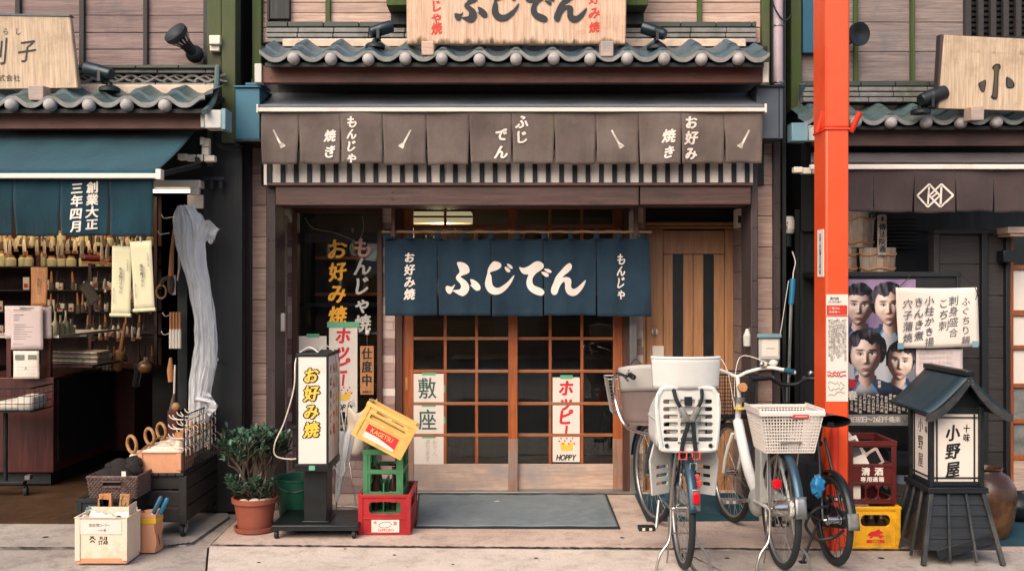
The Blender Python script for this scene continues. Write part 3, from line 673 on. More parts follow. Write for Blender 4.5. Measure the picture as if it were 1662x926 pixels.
# open shop room
RX0, RX1 = -6.2, X(330, 7)
put('room_wall', MB().box(RX0, RX1+.1, 10.5, 10.55, 0, 3).box(RX0-.05, RX0, 6.9, 10.5, 0, 3).box(RX0, RX1, 7.0, 10.5, 2.52, 2.56), M['cart_wood'], S)
put('inner_post', MB().pb(288, 304, 335, 680, 7.05, .05), M['black'], S, bevel=.003)
structure('shop_floor', MB().box(RX0, X(338, 7), 6.95, 10.5, .001, .012), M['mat_brown'])
solo('entrance_mat', 'wide dark brown coir mat across the open brush shop entrance', 'mat', MB().prism([(X(px, 2560/(py-463)), 2560/(py-463)) for px, py in ((-200, 849), (252, 850), (262, 815), (-200, 815))], (0, 0, .004), (1, 0, 0), (0, 1, 0), (0, 0, 1), .009), M['mat_brown'])
# ------------------------------------------------------------------ the lantern restaurant building
N = thing('soba_house_building', 'grey plank building with mossy tiled eave behind the orange post', 'building', (4, 7.3, 0))
d = 7.35
mb = MB(); planks(mb, 1296, 1566, [-110, -60, -12, 36, 84, 135], d); put('plank_wall', mb, M['plank_grey'], N, bevel=.003)
for x in (1390, 1482): put('batten', MB().pb(x-3.5, x+3.5, -110, 132, d-.03, .04), M['green_batten'], N, bevel=.003)
put('corner_post', MB().pb(1284, 1301, -110, 180, d-.06, .12), M['moss_post'], N, bevel=.005)
put('shutter', MB().pb(1303, 1330, -110, 86, d-.06, .06), M['box_teal'], N, bevel=.004)
lw = put('lattice_window', MB().pb(1567, 1577, -110, 66, d-.04, .08).pb(1577, 1760, 60, 66, d-.04, .08), M['plank_dark'], N, bevel=.003)
mb = MB()
for i in range(8): mb.pb(1588+20.5*i, 1597+20.5*i, -110, 60, d-.03, .04)
put('lattice_bar', mb, M['plank_dark'], lw, bevel=.003)
put('window_back', MB().pb(1577, 1760, -110, 60, d+.08, .02), M['black_matte'], lw)
mb = MB()
for i in range(14): mb.pb(1577, 1760, -60+9*i, -55+9*i, d+.06, .01)
put('reed_screen', mb, M['cart_wood'], lw)
put('plank_wall', MB().pb(1566, 1760, 66, 135, d, .03), M['plank_grey'], N)
tile_roof(N, 1305, 1740, [1331.5+57*i for i in range(8)], 6.95, 202, 7.3, 175, M['tile2'], 57)
put('roof_flashing', MB().pb(1306, 1740, 166, 180, 7.31, .05), M['black_matte'], N)
ridge(N, 1304, 1740, [131, 141, 149.5, 158, 167], 7.22, .12, 56, [M['ridge_dark'], M['ridge'], M['ridge'], M['ridge']])
put('roof_verge', MB().tube(smooth_path([P(1316, 210, 6.94), P(1308, 195, 7.05), P(1302, 172, 7.25), P(1302, 136, 7.2)], 5), .022, 8), M['tile'], N)
put('fascia_board', MB().pb(1318, 1740, 211, 237, 7.06, .05), M['brown_beam'], N, bevel=.004)
put('soffit', MB().box(X(1318, 7.06), X(1740, 7.06), 7.112, 7.4, Z(211, 7.06), Z(206, 7.06)), M['black_wood'], N)
put('header_board', MB().pb(1300, 1740, 225, 375, 7.40, .03), M['black_wood'], N)
mb = MB()
for i in range(9): mb.pb(1440, 1492, 352+6*i, 355+6*i, 7.37, .03)
put('vent_grille', mb, M['plank_dark'], N)
d = 7.0
mb = MB(); planks(mb, 1525, 1594, [378+50.8*i for i in range(9)]+[812], d); planks(mb, 1604, 1633, [378+50.8*i for i in range(9)]+[812], d); put('siding', mb, M['plank_dark'], N, bevel=.003)
put('post', MB().pb(1594, 1604, 374, 815, d-.04, .1), M['black_wood'], N, bevel=.003)
put('post', MB().pb(1516, 1525, 374, 815, d-.03, .1), M['plank_dark'], N, bevel=.003)
put('post', MB().pb(1633, 1640, 374, 815, d-.04, .1), M['black_wood'], N, bevel=.003)
put('head_rail', MB().pb(1516, 1640, 372, 379, d-.045, .1), M['plank_dark'], N, bevel=.003)
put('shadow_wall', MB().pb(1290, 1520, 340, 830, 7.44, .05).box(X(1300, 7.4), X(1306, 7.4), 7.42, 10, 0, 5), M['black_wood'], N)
sdr = put('shoji_door', MB().pb(1640, 1645, 376, 806, d+.05, .04).pb(1645, 1760, 430, 437, d+.05, .04).pb(1645, 1760, 503, 512, d+.05, .04).pb(1645, 1760, 560, 567, d+.05, .04).pb(1645, 1760, 622, 629, d+.05, .04).pb(1645, 1760, 680, 687, d+.05, .04).pb(1645, 1760, 738, 746, d+.05, .04), M['door_wood'], N, bevel=.003)
put('paper_screen', MB().pb(1645, 1760, 437, 622, d+.075, .01), M['paper'], sdr)
put('glass_pane', MB().pb(1645, 1760, 629, 738, d+.075, .01), M['ridge'], sdr)
put('kick_board', MB().pb(1645, 1760, 746, 806, d+.06, .03), M['pale_wood'], sdr)
put('eave_bracket', MB().pb(1636, 1690, 368, 378, 6.8, .25).pb(1640, 1690, 378, 383, 6.82, .2), M['pale_wood'], N, bevel=.003)
put('lamp_bracket', MB().pb(1629, 1652, 406, 425, 6.88, .1), M['black'], N, bevel=.004)
put('outer_shell', MB().box(X(1300, 7.4), 7, 10, 10.1, 0, 5.5).box(X(1300, 7.4), 7, 7.5, 10, 5.4, 5.5), M['black_wood'], N)
# the dark gap between the two buildings
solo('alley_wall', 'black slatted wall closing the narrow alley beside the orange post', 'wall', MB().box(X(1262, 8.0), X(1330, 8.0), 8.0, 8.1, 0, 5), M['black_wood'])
mb = MB()
for i in range(6): mb.box(X(1288, 7.9), X(1328, 7.9), 7.8, 7.95, .15+.22*i, .33+.22*i)
solo('stacked_crate', 'dark bottle crates piled high in the narrow alley', 'crate', mb, M['black_plastic'], bevel=.01)
solo('gap_wall', 'dark boards closing the slit between brush shop and restaurant', 'wall', MB().box(X(380, 7.6), X(402, 7.6), 7.6, 7.7, 0, 5.4), M['black_wood'])
# ------------------------------------------------------------------ awnings
def strip(edges, pt, ps, pbt, d, amp, pull=2.5, seed=1, wob=1.):
    """Cloth hung in panels: (list of panel meshes, depth function)."""
    rnd = random.Random(seed); ph = [rnd.uniform(0, 6.28) for _ in range(6)]; zt, zs, zb = Z(pt, d), Z(ps, d), Z(pbt, d)
    def yf(x, z):
        t = max(0, min(1.2, (zt-z)/(zt-zb)))
        return d+amp*(.25+.75*t)*(math.sin(x*9+ph[0])*.5+math.sin(x*17+ph[1]+2*t)*.35+math.sin(x*31+ph[2])*.15*t)+amp*.35*math.sin(z*14+x*6+ph[3])
    out = []
    for i in range(len(edges)-1):
        a, b = X(edges[i], d), X(edges[i+1], d); pl = pull*d/F*rnd.uniform(.3, 1.); pr = pull*d/F*rnd.uniform(.3, 1.); tw = rnd.uniform(-1, 1)*amp*.6; dz = rnd.uniform(-1, 1)*.006
        def fn(u, v, a=a, b=b, pl=pl, pr=pr, tw=tw, dz=dz):
            z = zt+(zb-zt)*v; s = max(0, (zs-z)/(zs-zb)); x = a+(b-a)*u; x += (pl*(1-u)-pr*u)*s+(.0012*(1-u)-.0012*u)*(s > 0)
            return (x, yf(x, z)+tw*s*(u-.5)+.004*math.sin(u*math.pi*3)*s, z+dz*s+.003*math.sin(u*7+i)*s)
        out.append(MB().sheet(fn, 16, 16))
    return out, yf
# restaurant awning
A = thing('shop_awning', 'faded brown shop awning with split valance lettered in white kana over the restaurant front', 'awning', (0, 6.6, 2.4))
d = 6.75
def can(x0, x1, yb, db, yf_, df, mat, par, x0b=None, x1b=None):
    xb0, xb1 = X(x0b if x0b is not None else x0, db), X(x1b if x1b is not None else x1, db)
    return put('canopy', MB().sheet(lambda u, v: (xb0+(xb1-xb0)*u+((X(x0, df)-xb0)*(1-u)+(X(x1, df)-xb1)*u)*v, db+(df-db)*v, Z(yb, db)+(Z(yf_, df)-Z(yb, db))*v-.02*math.sin(v*math.pi)+.004*math.sin(u*40)*math.sin(v*3)), 60, 8), mat, par, solid=.004)
can(421, 1240, 151, 7.14, 172, d+.02, M['awn_top'], A, 437, 1225)
put('front_rail', MB().pb(417, 1244, 174.5, 181, d-.012, .04), M['white'], A, bevel=.003)
put('rail_cap', MB().pb(416, 419, 169, 183, d-.016, .05).pb(1241.5, 1245, 168, 182.5, d-.016, .05), M['white'], A, bevel=.003)
put('canopy_hem', MB().pb(421, 1241, 169.5, 173.8, d-.004, .03), M['awn_top'], A, bevel=.003)
edges = [424, 485, 553, 621.5, 692, 762, 831, 900, 968, 1037, 1106, 1176, 1238]
pan, yf = strip(edges, 180, 207, 266, d+.012, .024, 2.6, 3)
for m in pan: put('valance_panel', m, M['awn_brown'], A, solid=.003)
mb = MB()
lett(mb, 'もんじゃ', 571, 198.5, 19.5, d, .05, True, .98, .9, .1, .03); lett(mb, '焼き', 535, 220, 21, d, .05, True, 1.22, .95, .1, .03)
lett(mb, 'ふじ', 847.5, 198, 22, d, .05, True, 1.1, .95, .1, .03); lett(mb, 'でん', 813.5, 219, 23, d, .055, True, 1.2, .95, .1, .03)
lett(mb, 'お好み', 1122.5, 199, 23, d, .05, True, 1.08, .95, .1, .03); lett(mb, '焼き', 1086, 221, 21.5, d, .05, True, 1.22, .95, .1, .03)
for x, s in ((453, 1), (657, -1), (1003, 1), (1207, -1)):
    q = [(-11, -26), (-8.5, -27), (3, -6), (10, -2), (11, 0), (4, 4), (2, 3), (0, -4)]
    q = [(x+s*a, 237+b) for a, b in q]
    mb.prism([(X(a, d), Z(b, d)) for a, b in q], (0, d-.006, 0), (1, 0, 0), (0, 0, 1), (0, 1, 0), .0)
put('lettering', drape(mb, yf, .006), M['ink_white'], A, smooth=0)
put('awning_arm', MB().bar((X(440, 6.9), 6.78, Z(178, 6.75)), (X(440, 7.1), 7.12, Z(165, 7.1)), .03).bar((X(1226, 6.9), 6.78, Z(178, 6.75)), (X(1226, 7.1), 7.12, Z(165, 7.1)), .03), M['steel'], A)
# brush shop awning
T = thing('teal_awning', 'deep teal awning with white edge bar above the brush shop entrance', 'awning', (-2.9, 6.3, 2.3))
can(-120, 250, 213, 6.72, 281, 6.0, M['awn_teal'], T, -120, 316)
put('front_rail', MB().pb(-120, 259, 281, 289, 5.97, .05), M['white'], T, bevel=.003)
put('rail_cap', MB().pb(252, 261, 274, 291, 5.96, .06), M['white'], T, bevel=.004)
put('folding_arm', MB().bar(P(256, 284, 6.02), P(322, 268, 6.5), .03).bar(P(322, 268, 6.5), P(318, 250, 6.9), .03), M['dark_metal'], T)
pan, yft = strip([-56, 22, 98, 177, 249], 288, 322, 382, 6.02, .02, 3.5, 5)
CN = thing('teal_shop_curtain', 'dark teal split curtain lettered 創業大正三年四月 hanging under the teal awning', 'noren curtain', (-2.9, 6.0, 1.9))
for m in pan: put('cloth_panel', m, M['noren_teal'], CN, solid=.003)
mb = MB(); lett(mb, '創業大正', 150, 304.5, 19.5, 6.02, .045, True, 1.02, 1, .05, .015); lett(mb, '三年四月', 125.5, 306, 19.5, 6.02, .045, True, 1.06, 1, .05, .015)
put('lettering', drape(mb, yft, .006), M['ink_white'], CN, smooth=0)
# soba house awning
A2 = thing('maroon_awning', 'dark maroon awning with white edge bar above the poster board', 'awning', (4, 6.8, 2.3))
d = 6.6
can(1316, 1740, 247, 7.2, 264, d+.02, M['awn_maroon'], A2, 1316, 1740)
put('front_rail', MB().pb(1316, 1740, 266.5, 274.5, d-.012, .04), M['white'], A2, bevel=.003)
pan, yfr = strip([1352, 1418, 1484, 1549, 1614, 1680], 274, 288, 344, d+.012, .026, 2.5, 9)
for m in pan: put('valance_panel', m, M['awn_maroon'], A2, solid=.003)
mb = MB(); w = 3.0
def dia(cx, cy, r, w):
    q = [(cx, cy-r), (cx+r*.98, cy), (cx, cy+r), (cx-r*.98, cy)]
    for i in range(4):
        (ax, ay), (bx, by) = q[i], q[(i+1) % 4]; mb.bar((X(ax, d), d, Z(ay, d)), (X(bx, d), d, Z(by, d)), w*d/F, .001, up=(0, 1, 0))
dia(1508.5, 317, 18.5, w); dia(1528, 317, 18.5, w)
for x in (1508.5, 1528): mb.bar((X(x, d), d, Z(303, d)), (X(x, d), d, Z(331, d)), w*d/F, .001, up=(0, 1, 0))
mb.bar((X(1513, d), d, Z(321, d)), (X(1522, d), d, Z(313, d)), w*d/F, .001, up=(0, 1, 0))
put('emblem', drape(mb, yfr, .006), M['ink_white'], A2, smooth=0)
# ------------------------------------------------------------------ indigo noren of the restaurant
d = 7.3
NR = thing('indigo_shop_curtain', 'indigo split curtain with four large white brush letters hanging before the sliding doors', 'noren curtain', (0, d, 1.4))
edges = [624, 710.5, 797.5, 882, 968.5, 1055]
zt = Z(386, d); rnd = random.Random(4); ph = [rnd.uniform(0, 6) for _ in range(5)]
loops = [(631, 16), (665, 8), (711, 10), (753, 9), (797, 9), (840, 8), (883, 8), (926, 8), (968, 9), (1004, 9), (1043, 9)]
def yfn(x, z):
    t = (zt-z)/(zt-Z(512, d))
    return d+.019*t*(math.sin(x*11+ph[0])+.5*math.sin(x*23+ph[1]+t)+.18*math.sin(x*51+ph[2]+2*t))+.012*(1-t)**3*math.sin(2*math.pi*(x-X(665, d))/(X(797, d)-X(711, d))*2)+.004*math.sin(z*16+x*5)
for i in range(5):
    a, b = X(edges[i], d), X(edges[i+1], d); sk = (0, 0, 0, 0, 4)[i]*d/F; dn = (0, .002, -.004, .003, -.005)[i]
    def fn(u, v, a=a, b=b, sk=sk, dn=dn):
        x = a+(b-a)*u; px = 831+x*F/d
        near = min(abs(px-l) for l, _ in loops); sag = .016*(1-math.exp(-(near/9)**2)) if 700 < px < 960 else .006*(1-math.exp(-(near/9)**2))
        top = zt-sag*.9; z = top+(Z(512, d)-top)*v
        s = max(0, v-.2)/.8
        x += (.0016*(1-u)-.0016*u)+(.005*(1-u)-.004*u)*s+sk*s*u
        return (x, yfn(x, z)+.01*s*(u-.5)*(1 if sk else -.6)+.02*sag/.016*(1-v)**6, z+dn*s-.014*(1-math.exp(-((u-.5)/.2)**2))*0)
    put('cloth_panel', MB().sheet(fn, 30, 24), M['noren'], NR, solid=.003)
for px, w in loops:
    put('hanging_loop', MB().sheet(lambda u, v: (X(px-w/2+w*u, d), d+.026*math.cos(v*2*math.pi-math.pi)*.62-.002, Z(388, d)+(Z(371, d)-Z(388, d))*math.sin(v*math.pi)), 2, 16), M['noren'], NR, solid=.002)
mb = MB()
for o in FUJIDEN: outline(mb, o, 700, 400, 6.155, d)
lett(mb, 'お好み焼', 665, 418, 18.5, d, .05, True, 1.07, .95, .1, .03); lett(mb, 'もんじゃ', 1008, 421, 19, d, .035, True, .98, .8, .1, .03)
put('lettering', drape(mb, yfn, .005), M['ink_white'], NR, smooth=0)
rod = thing('curtain_rod', 'thin reddish bamboo rod carrying the indigo curtain', 'rod', (0, d, 1.9))
put('rod', MB().tube([P(620+i*8.75, 376+.5*math.sin(i*1.3), d) for i in range(51)], [.010 if i % 6 else .0125 for i in range(51)], 10), M['bamboo'], rod)
put('hanger', MB().pb(635, 641, 333, 381, d-.035, .03), M['fascia'], rod, bevel=.003)
put('hanger', MB().pb(1029, 1036, 333, 381, d-.035, .03), M['fascia'], rod, bevel=.003)
put('hook', MB().pb(634, 642, 377, 384, d-.036, .06).pb(1028, 1037, 377, 384, d-.036, .06), M['brown_beam'], rod, bevel=.002)
# ------------------------------------------------------------------ signboards
def board(name, label, cat, o, corners, d, th, mat, edge=None, tilt=0, bev=.008):
    """A thick wooden board from four photo corners (tl, tr, br, bl)."""
    return put('board', MB().prism([(X(x, d), Z(y, d)) for x, y in corners], (0, d, 0), (1, 0, 0), (0, 0, 1), (0, 1, 0), th), mat, o, bevel=bev)
G = thing('main_signboard', 'large pale wooden signboard with black and red carved letters above the restaurant eave', 'signboard', (X(838, 6.7), 6.7, Z(72, 6.7)), rot=(R(3), 0, 0))
d = 6.7
board('', '', '', G, [(660, -120), (1017, -120), (1016, 72), (660, 72)], d, .06, M['sign_wood'])
mb = MB(); mb2 = MB()
for o in FUJIDEN:
    q = [(x*.605*1.02, y*.605) for x, y in o]
    outline(mb2, [(x*.153*1.0, y*.147) for x, y in o], 716-1.3, -35-1.2, 1.0, d, .004)
    outline(mb, [(x*.153*1.0, y*.147) for x, y in o], 716, -35, 1.0, d, .008)
put('lettering', mb2, M['pale_wood'], G, smooth=0); put('carved_lettering', mb, M['ink_black'], G, smooth=0)
mb = MB(); lett(mb, 'もんじゃ焼', 709, -26, 21, d, .035, True, .87, .9, .1, .03); lett(mb, 'お好み焼', 964.5, -24, 19.5, d, .035, True, 1.18, .95, .1, .03); put('red_lettering', mb, M['ink_orange'], G, smooth=0)
def moss():
    b = NB('sign_stain'); b.m.blend_method = 'HASHED' if hasattr(b.m, 'blend_method') else None
    n = b.noise(b.coord((9, 1, 2.2)), 1.6, 6, .7); g = b.n('ShaderNodeTexCoord'); sp = b.n('ShaderNodeSeparateXYZ'); b.l(g.outputs['Generated'], sp.inputs[0])
    mu = b.n('ShaderNodeMath', operation='MULTIPLY_ADD'); b.l(sp.outputs[2], mu.inputs[0]); mu.inputs[1].default_value = -.55; b.l(n, mu.inputs[2])
    b.l(b.ramp(mu.outputs[0], [(.3, 0.), (.55, .85)]), b.b.inputs['Alpha']); return b.fin('#4a4426', .95)
M['sign_stain'] = moss()
put('moss_stain', MB().sheet(lambda u, v: (X(661+354*u, d), d-.0025, Z(71.5-22*v, d)), 2, 2), M['sign_stain'], G, smooth=0)
put('sign_block', MB().pb(684, 704, 65, 88, d-.12, .13), M['pale_wood'], G, bevel=.006); put('sign_block', MB().pb(975, 996, 65, 90, d-.12, .13), M['pale_wood'], G, bevel=.006)
G2 = thing('brush_shop_signboard', 'weathered pale wooden signboard with black 刷子 above the brush shop eave', 'signboard', (X(60, 6.55), 6.55, Z(146, 6.55)), rot=(R(4), 0, 0))
d = 6.55
board('', '', '', G2, [(-170, 25), (117, 29), (127, 143), (-170, 147)], d, .05, M['sign_wood_v'])
put('top_edge', MB().prism([(X(x, d), Z(y, d)) for x, y in ((-170, 22), (117, 26), (117.4, 29), (-170, 25))], (0, d-.006, 0), (1, 0, 0), (0, 0, 1), (0, 1, 0), .064), M['tile'], G2)
mb = MB(); lett(mb, '刷', -4, 86, 46, d, .0, True, 1, .8, .12, .02, dz=.004); lett(mb, '子', 46, 84, 38, d, .0, True, 1, .85, .2, .03, dz=.004); lett(mb, 'らし', 13, 53, 12, d, .0, False, 2.4, .9, .1, dz=.004); lett(mb, '株式会社', -8, 127, 11.5, d, .0, False, 1.0, 1, dz=.004); put('lettering', mb, M['ink_black'], G2, smooth=0)
put('sign_block', MB().pb(45, 70, 137, 161, d-.1, .12), M['pale_wood'], G2, bevel=.006)
G3 = thing('leaning_signboard', 'cream signboard with mossy top and carved 小, leaning slightly over the eave beyond the orange post', 'signboard', (X(1600, 6.85), 6.85, Z(178, 6.85)), rot=(R(3), 0, 0))
d = 6.85
board('', '', '', G3, [(1529, 58), (1860, 74), (1860, 186), (1522, 176)], d, .06, M['sign_wood_v'])
put('moss_stain', MB().sheet(lambda u, v: (X(1528.5+330*u-v*1.0, d), d-.0025, Z(84+16*u-(25-u*.0)*v-.0, d)+(.0 if v < .5 else 0)), 2, 2), M['sign_stain'], G3, smooth=0)
put('board_end', MB().prism([(X(x, d), Z(y, d)) for x, y in ((1523.5, 57.5), (1528.7, 57.8), (1521.5, 176), (1519.5, 175.8))], (0, d-.003, 0), (1, 0, 0), (0, 0, 1), (0, 1, 0), .066), M['brown_post'], G3)
mb = MB(); mb2 = MB()
for o in ([(1075,295),(1095,295),(1100,312),(1092,330),(1090,430),(1085,452),(1068,452),(1058,440),(1065,425),(1070,330),(1060,312)], [(1035,368),(1030,415),(1015,418),(1000,385),(1015,372)], [(1128,352),(1150,362),(1165,385),(1158,402),(1130,400),(1125,375)]):
    outline(mb, o, 1230, 0, 2.806, d, .004)
    c = (sum(p[0] for p in o)/len(o), sum(p[1] for p in o)/len(o)); outline(mb2, [(c[0]+(x-c[0])*.62, c[1]+(y-c[1])*.9) for x, y in o], 1230, 0, 2.806, d, .006)
put('carved_lettering', mb, M['ink_black'], G3, smooth=0); put('carved_face', mb2, M['bark'], G3, smooth=0)
put('sign_block', MB().pb(1577, 1598, 171, 194, d-.1, .12), M['pale_wood'], G3, bevel=.006)
# ------------------------------------------------------------------ spotlights
def spot(label, a, b, base, d, r=.043, mat='spot_black'):
    """A tube spotlight: photo points of the back end a, the mouth b, and the base disc."""
    t = thing('spotlight', label, 'spotlight', P(*base, d+.05), 'spotlights on the eaves')
    a, b = P(*a, d), P(*b, d+.06); ax = (b-a).normalized(); L = (b-a).length; bp = P(*base, d+.05)
    put('lamp_head', MB().lathe([(0, 0), (r*.75, 0), (r*.9, .015), (r*.9, L*.4), (r*.95, L*.42), (r, L*.45), (r, L), (r*.9, L), (r*.85, L-.02), (0, L-.03)], a, 24, ax), M[mat], t)
    mid = a+(b-a)*.4
    put('stem', MB().tube([mid-Vector((0, 0, r*.8)), Vector((bp.x, bp.y, bp.z+.03))], .016, 10).bar(mid+Vector((0, -r, -.0)), mid+Vector((0, -r, -r*1.5)), .02, .008).bar(mid+Vector((0, r, 0)), mid+Vector((0, r, -r*1.5)), .02, .008).bar(mid+Vector((0, -r, -r*1.5)), mid+Vector((0, r, -r*1.5)), .02, .008), M['black_plastic'], t)
    put('base_disc', MB().lathe([(.068, -.012), (.068, .008), (.055, .02), (.02, .028), (.018, .05)], bp, 24), M['black_plastic'], t)
    return t
spot('teal black tube spotlight on the eave beside the main signboard, aimed at its もんじゃ焼 side', (601, 53), (635, 43), (609, 76), 6.72)
spot('teal black tube spotlight on the eave, aimed at the お好み焼 side of the main signboard', (1080, 57), (1044, 45), (1066, 78), 6.72)
spot('teal black tube spotlight on the brush shop eave beside the weathered signboard', (181, 121), (141, 111), (178, 146), 6.5, .045)
spot('glossy black tube spotlight on the mossy eave beside the leaning signboard', (1494, 163), (1532, 150), (1494, 182), 6.8, .05, 'black_plastic')
def par(label, c, m, ball, d, label_mark=True):
    t = thing('flood_lamp', label, 'lamp', P(*ball, d), 'flared wall lamps')
    c0 = P(*ball, d-.07); c1 = P(*c, d-.16); c2 = P(*m, d-.22); ax = (c2-c0).normalized(); L = (c2-c0).length
    put('lamp_head', MB().lathe([(0, 0), (.036, .01), (.04, L*.35), (.045, L*.5), (.075, L*.8), (.085, L*.86), (.085, L), (.078, L), (.03, L-.03), (0, L-.03)], c0, 28, ax), M['black_plastic'], t)
    put('mount_ball', MB().ball(P(*ball, d-.05), .062, 18, 12), M['black_plastic'], t)
    k = MB(); u = ax.orthogonal().normalized(); w = ax.cross(u)
    for i in range(16):
        q = u*math.cos(i*math.pi/8)+w*math.sin(i*math.pi/8); k.bar(c0+ax*L*.6+q*.052, c0+ax*L*.79+q*.076, .008, .006, up=ax)
    put('cooling_rib', k, M['cream_plastic'], t)
    return t
par('flared black flood lamp on a ball mount, fixed to the mauve plank wall', (296, 65), (283, 52), (316, 88), 6.97)
par('flared black flood lamp half hidden by the orange post', (1384, 58), (1396, 55), (1374, 60), 7.3)
# ------------------------------------------------------------------ boxes, pipes and fittings on the walls
t = thing('junction_box', 'teal metal box with overhanging lid between brush shop and restaurant', 'box', P(404, 228, 6.85))
put('body', MB().pb(381.5, 422, 142, 226.5, 6.82, .3), M['box_teal'], t, bevel=.006); put('lid', MB().pb(379, 424, 138.5, 142, 6.80, .33).pb(398, 425, 134, 138.5, 6.86, .25), M['box_teal'], t, bevel=.004); put('bottom_flange', MB().pb(380, 423, 226, 230, 6.81, .31), M['black'], t, bevel=.003)
t = thing('cable_box', 'grey metal box under the downpipe at the end of the brown awning', 'box', P(1255, 226, 6.95))
put('body', MB().pb(1228, 1271, 141, 225, 6.9, .25), M['box_grey'], t, bevel=.005); put('lid', MB().pb(1227, 1275, 138, 141, 6.88, .28), M['dark_metal'], t, bevel=.003); put('door_seam', MB().pb(1264, 1265.5, 143, 223, 6.897, .01), M['black'], t)
t = thing('downpipe', 'pale mauve downpipe running down the alley corner into the grey box', 'pipe', P(1264, 138, 7.05))
put('pipe', MB().tube([P(1263, -100, 7.05), P(1263, 138, 7.05)], .034, 18), M['pipe'], t); put('pipe_clip', MB().ring(P(1263, 42, 7.05), .037, .006, 20, 6, (0, 0, 1)).ring(P(1263, 134, 7.05), .037, .008, 20, 6, (0, 0, 1)), M['alu'], t)
solo('sagging_cable', 'thin black cable sagging beside the pale downpipe', 'cable', MB().tube(smooth_path([P(1252, -10, 7.0), P(1257, 12, 7.0), P(1268, 30, 7.0), P(1276, 33, 7.0), P(1284, 25, 7.0)], 6), .006, 6), M['black'])
solo('edge_pipe', 'dark square pipe at the alley corner next to the pale downpipe', 'pipe', MB().box(X(1250, 7.1), X(1255, 7.1), 7.06, 7.12, Z(138, 7.1), 5), M['dark_metal'])
t = thing('sensor_box', 'small cream plastic box screwed to the mossy post by the flood lamp', 'box', P(347, 80, 6.95)); put('body', MB().pb(339, 357, 57, 72, 6.87, .08), M['cream_plastic'], t, bevel=.006); put('shroud', MB().pb(340, 356, 73, 83, 6.90, .05), M['cream_plastic'], t, bevel=.006)
t = thing('gas_meter', 'round capped meter with a white number plate in the dark alley', 'meter', P(1275, 380, 7.35))
put('body', MB().lathe([(.052, 0), (.058, .01), (.058, .11), (.05, .125), (.0, .13)], P(1276, 379, 7.3), 20), M['plastic_grey'], t)
put('number_plate', MB().sheet(lambda u, v: (X(1276, 7.3)+.06*math.sin(-1.2+2.4*u), 7.3-.06*math.cos(-1.2+2.4*u), Z(372, 7.3)+.065*v), 8, 1), M['white'], t)
mb = MB(); lett(mb, '2H-1', 1269, 361, 8, 7.238, .02, False, .8); lett(mb, '81-8', 1269, 368.5, 8, 7.238, .02, False, .8); put('lettering', mb, M['ink_black'], t, smooth=0)
put('stub_pipe', MB().lathe([(.03, 0), (.03, .1)], P(1278, 400, 7.3), 12), M['dark_metal'], t)
t = thing('conduit_fitting', 'cream elbow conduit fitting on the dark post beside the teal awning', 'conduit', P(315, 260, 6.75))
put('elbow', MB().pb(288, 303, 249, 259, 6.7, .06).pb(302, 330, 250.5, 261, 6.71, .05).pb(330, 348, 252, 262, 6.70, .06).pb(327, 339, 224, 252, 6.71, .05).pb(324, 330, 222, 235, 6.69, .06), M['cream_plastic'], t, bevel=.006)
put('seam', MB().pb(318, 319, 250, 261.5, 6.706, .01).pb(329.6, 330.4, 250, 262, 6.69, .01).pb(327, 339, 238, 239, 6.706, .01), M['black'], t)
t = dup(t, P(1250, 268, 6.95), label='cream conduit fitting in the dark alley, partly hidden by the orange post'); t.location = P(1308, 281, 6.95)
t = thing('bus_cover', 'pale blue plastic cable cover at the alley mouth beside the orange post', 'box', P(1300, 230, 7.0)); put('body', MB().pb(1285, 1312, 199, 229, 6.9, .12), M['plastic_teal'], t, bevel=.006); put('end_cap', MB().pb(1312, 1325, 204, 228, 6.93, .08), M['plastic_grey'], t, bevel=.004)
solo('loose_cable', 'bundle of black cable drooping under the pale bracket at the brush shop corner', 'cable', MB().tube(smooth_path([P(348, 212, 6.8), P(352, 226, 6.8), P(362, 237, 6.8), P(380, 240, 6.85), P(398, 236, 6.9)], 6), .007, 6).tube(smooth_path([P(344, 212, 6.8), P(350, 230, 6.8), P(364, 242, 6.8), P(384, 243, 6.85)], 6), .006, 6), M['black'])
t = thing('intercom', 'cream intercom box on the post beside the restaurant window', 'intercom', P(453, 540, 7.1)); put('body', MB().pb(447, 461, 508, 538, 7.12, .05), M['cream_plastic'], t, bevel=.01); put('cover_seam', MB().pb(452, 452.8, 509, 537, 7.117, .01), M['ink_grey'], t)
t = thing('tube_lamp', 'long white fluorescent lamp fitting under the teal awning at the shop opening', 'lamp', P(288, 316, 6.9))
put('housing', MB().pb(249, 325, 292, 304.5, 6.85, .1), M['cream_plastic'], t, bevel=.006); put('tube', MB().tube([P(247, 310, 6.86), P(310, 310, 6.86)], .013, 12), emit('lamp_tube', '#fff0dd', 1.2), t); put('tube_end', MB().pb(308, 322, 304, 316, 6.84, .05), M['cream_plastic'], t, bevel=.006)
put('mount_plate', MB().pb(304, 329, 316, 338, 6.93, .03), M['cream_plastic'], t, bevel=.002)
t = thing('wall_bracket', 'dark steel curtain bracket fixed to the black post under the cream conduit', 'bracket', P(350, 300, 6.85)); put('arm', MB().pb(330, 364, 287, 292, 6.85, .02).pb(340, 346, 292, 306, 6.86, .02).pb(355, 361, 292, 306, 6.86, .02), M['dark_metal'], t, bevel=.002)
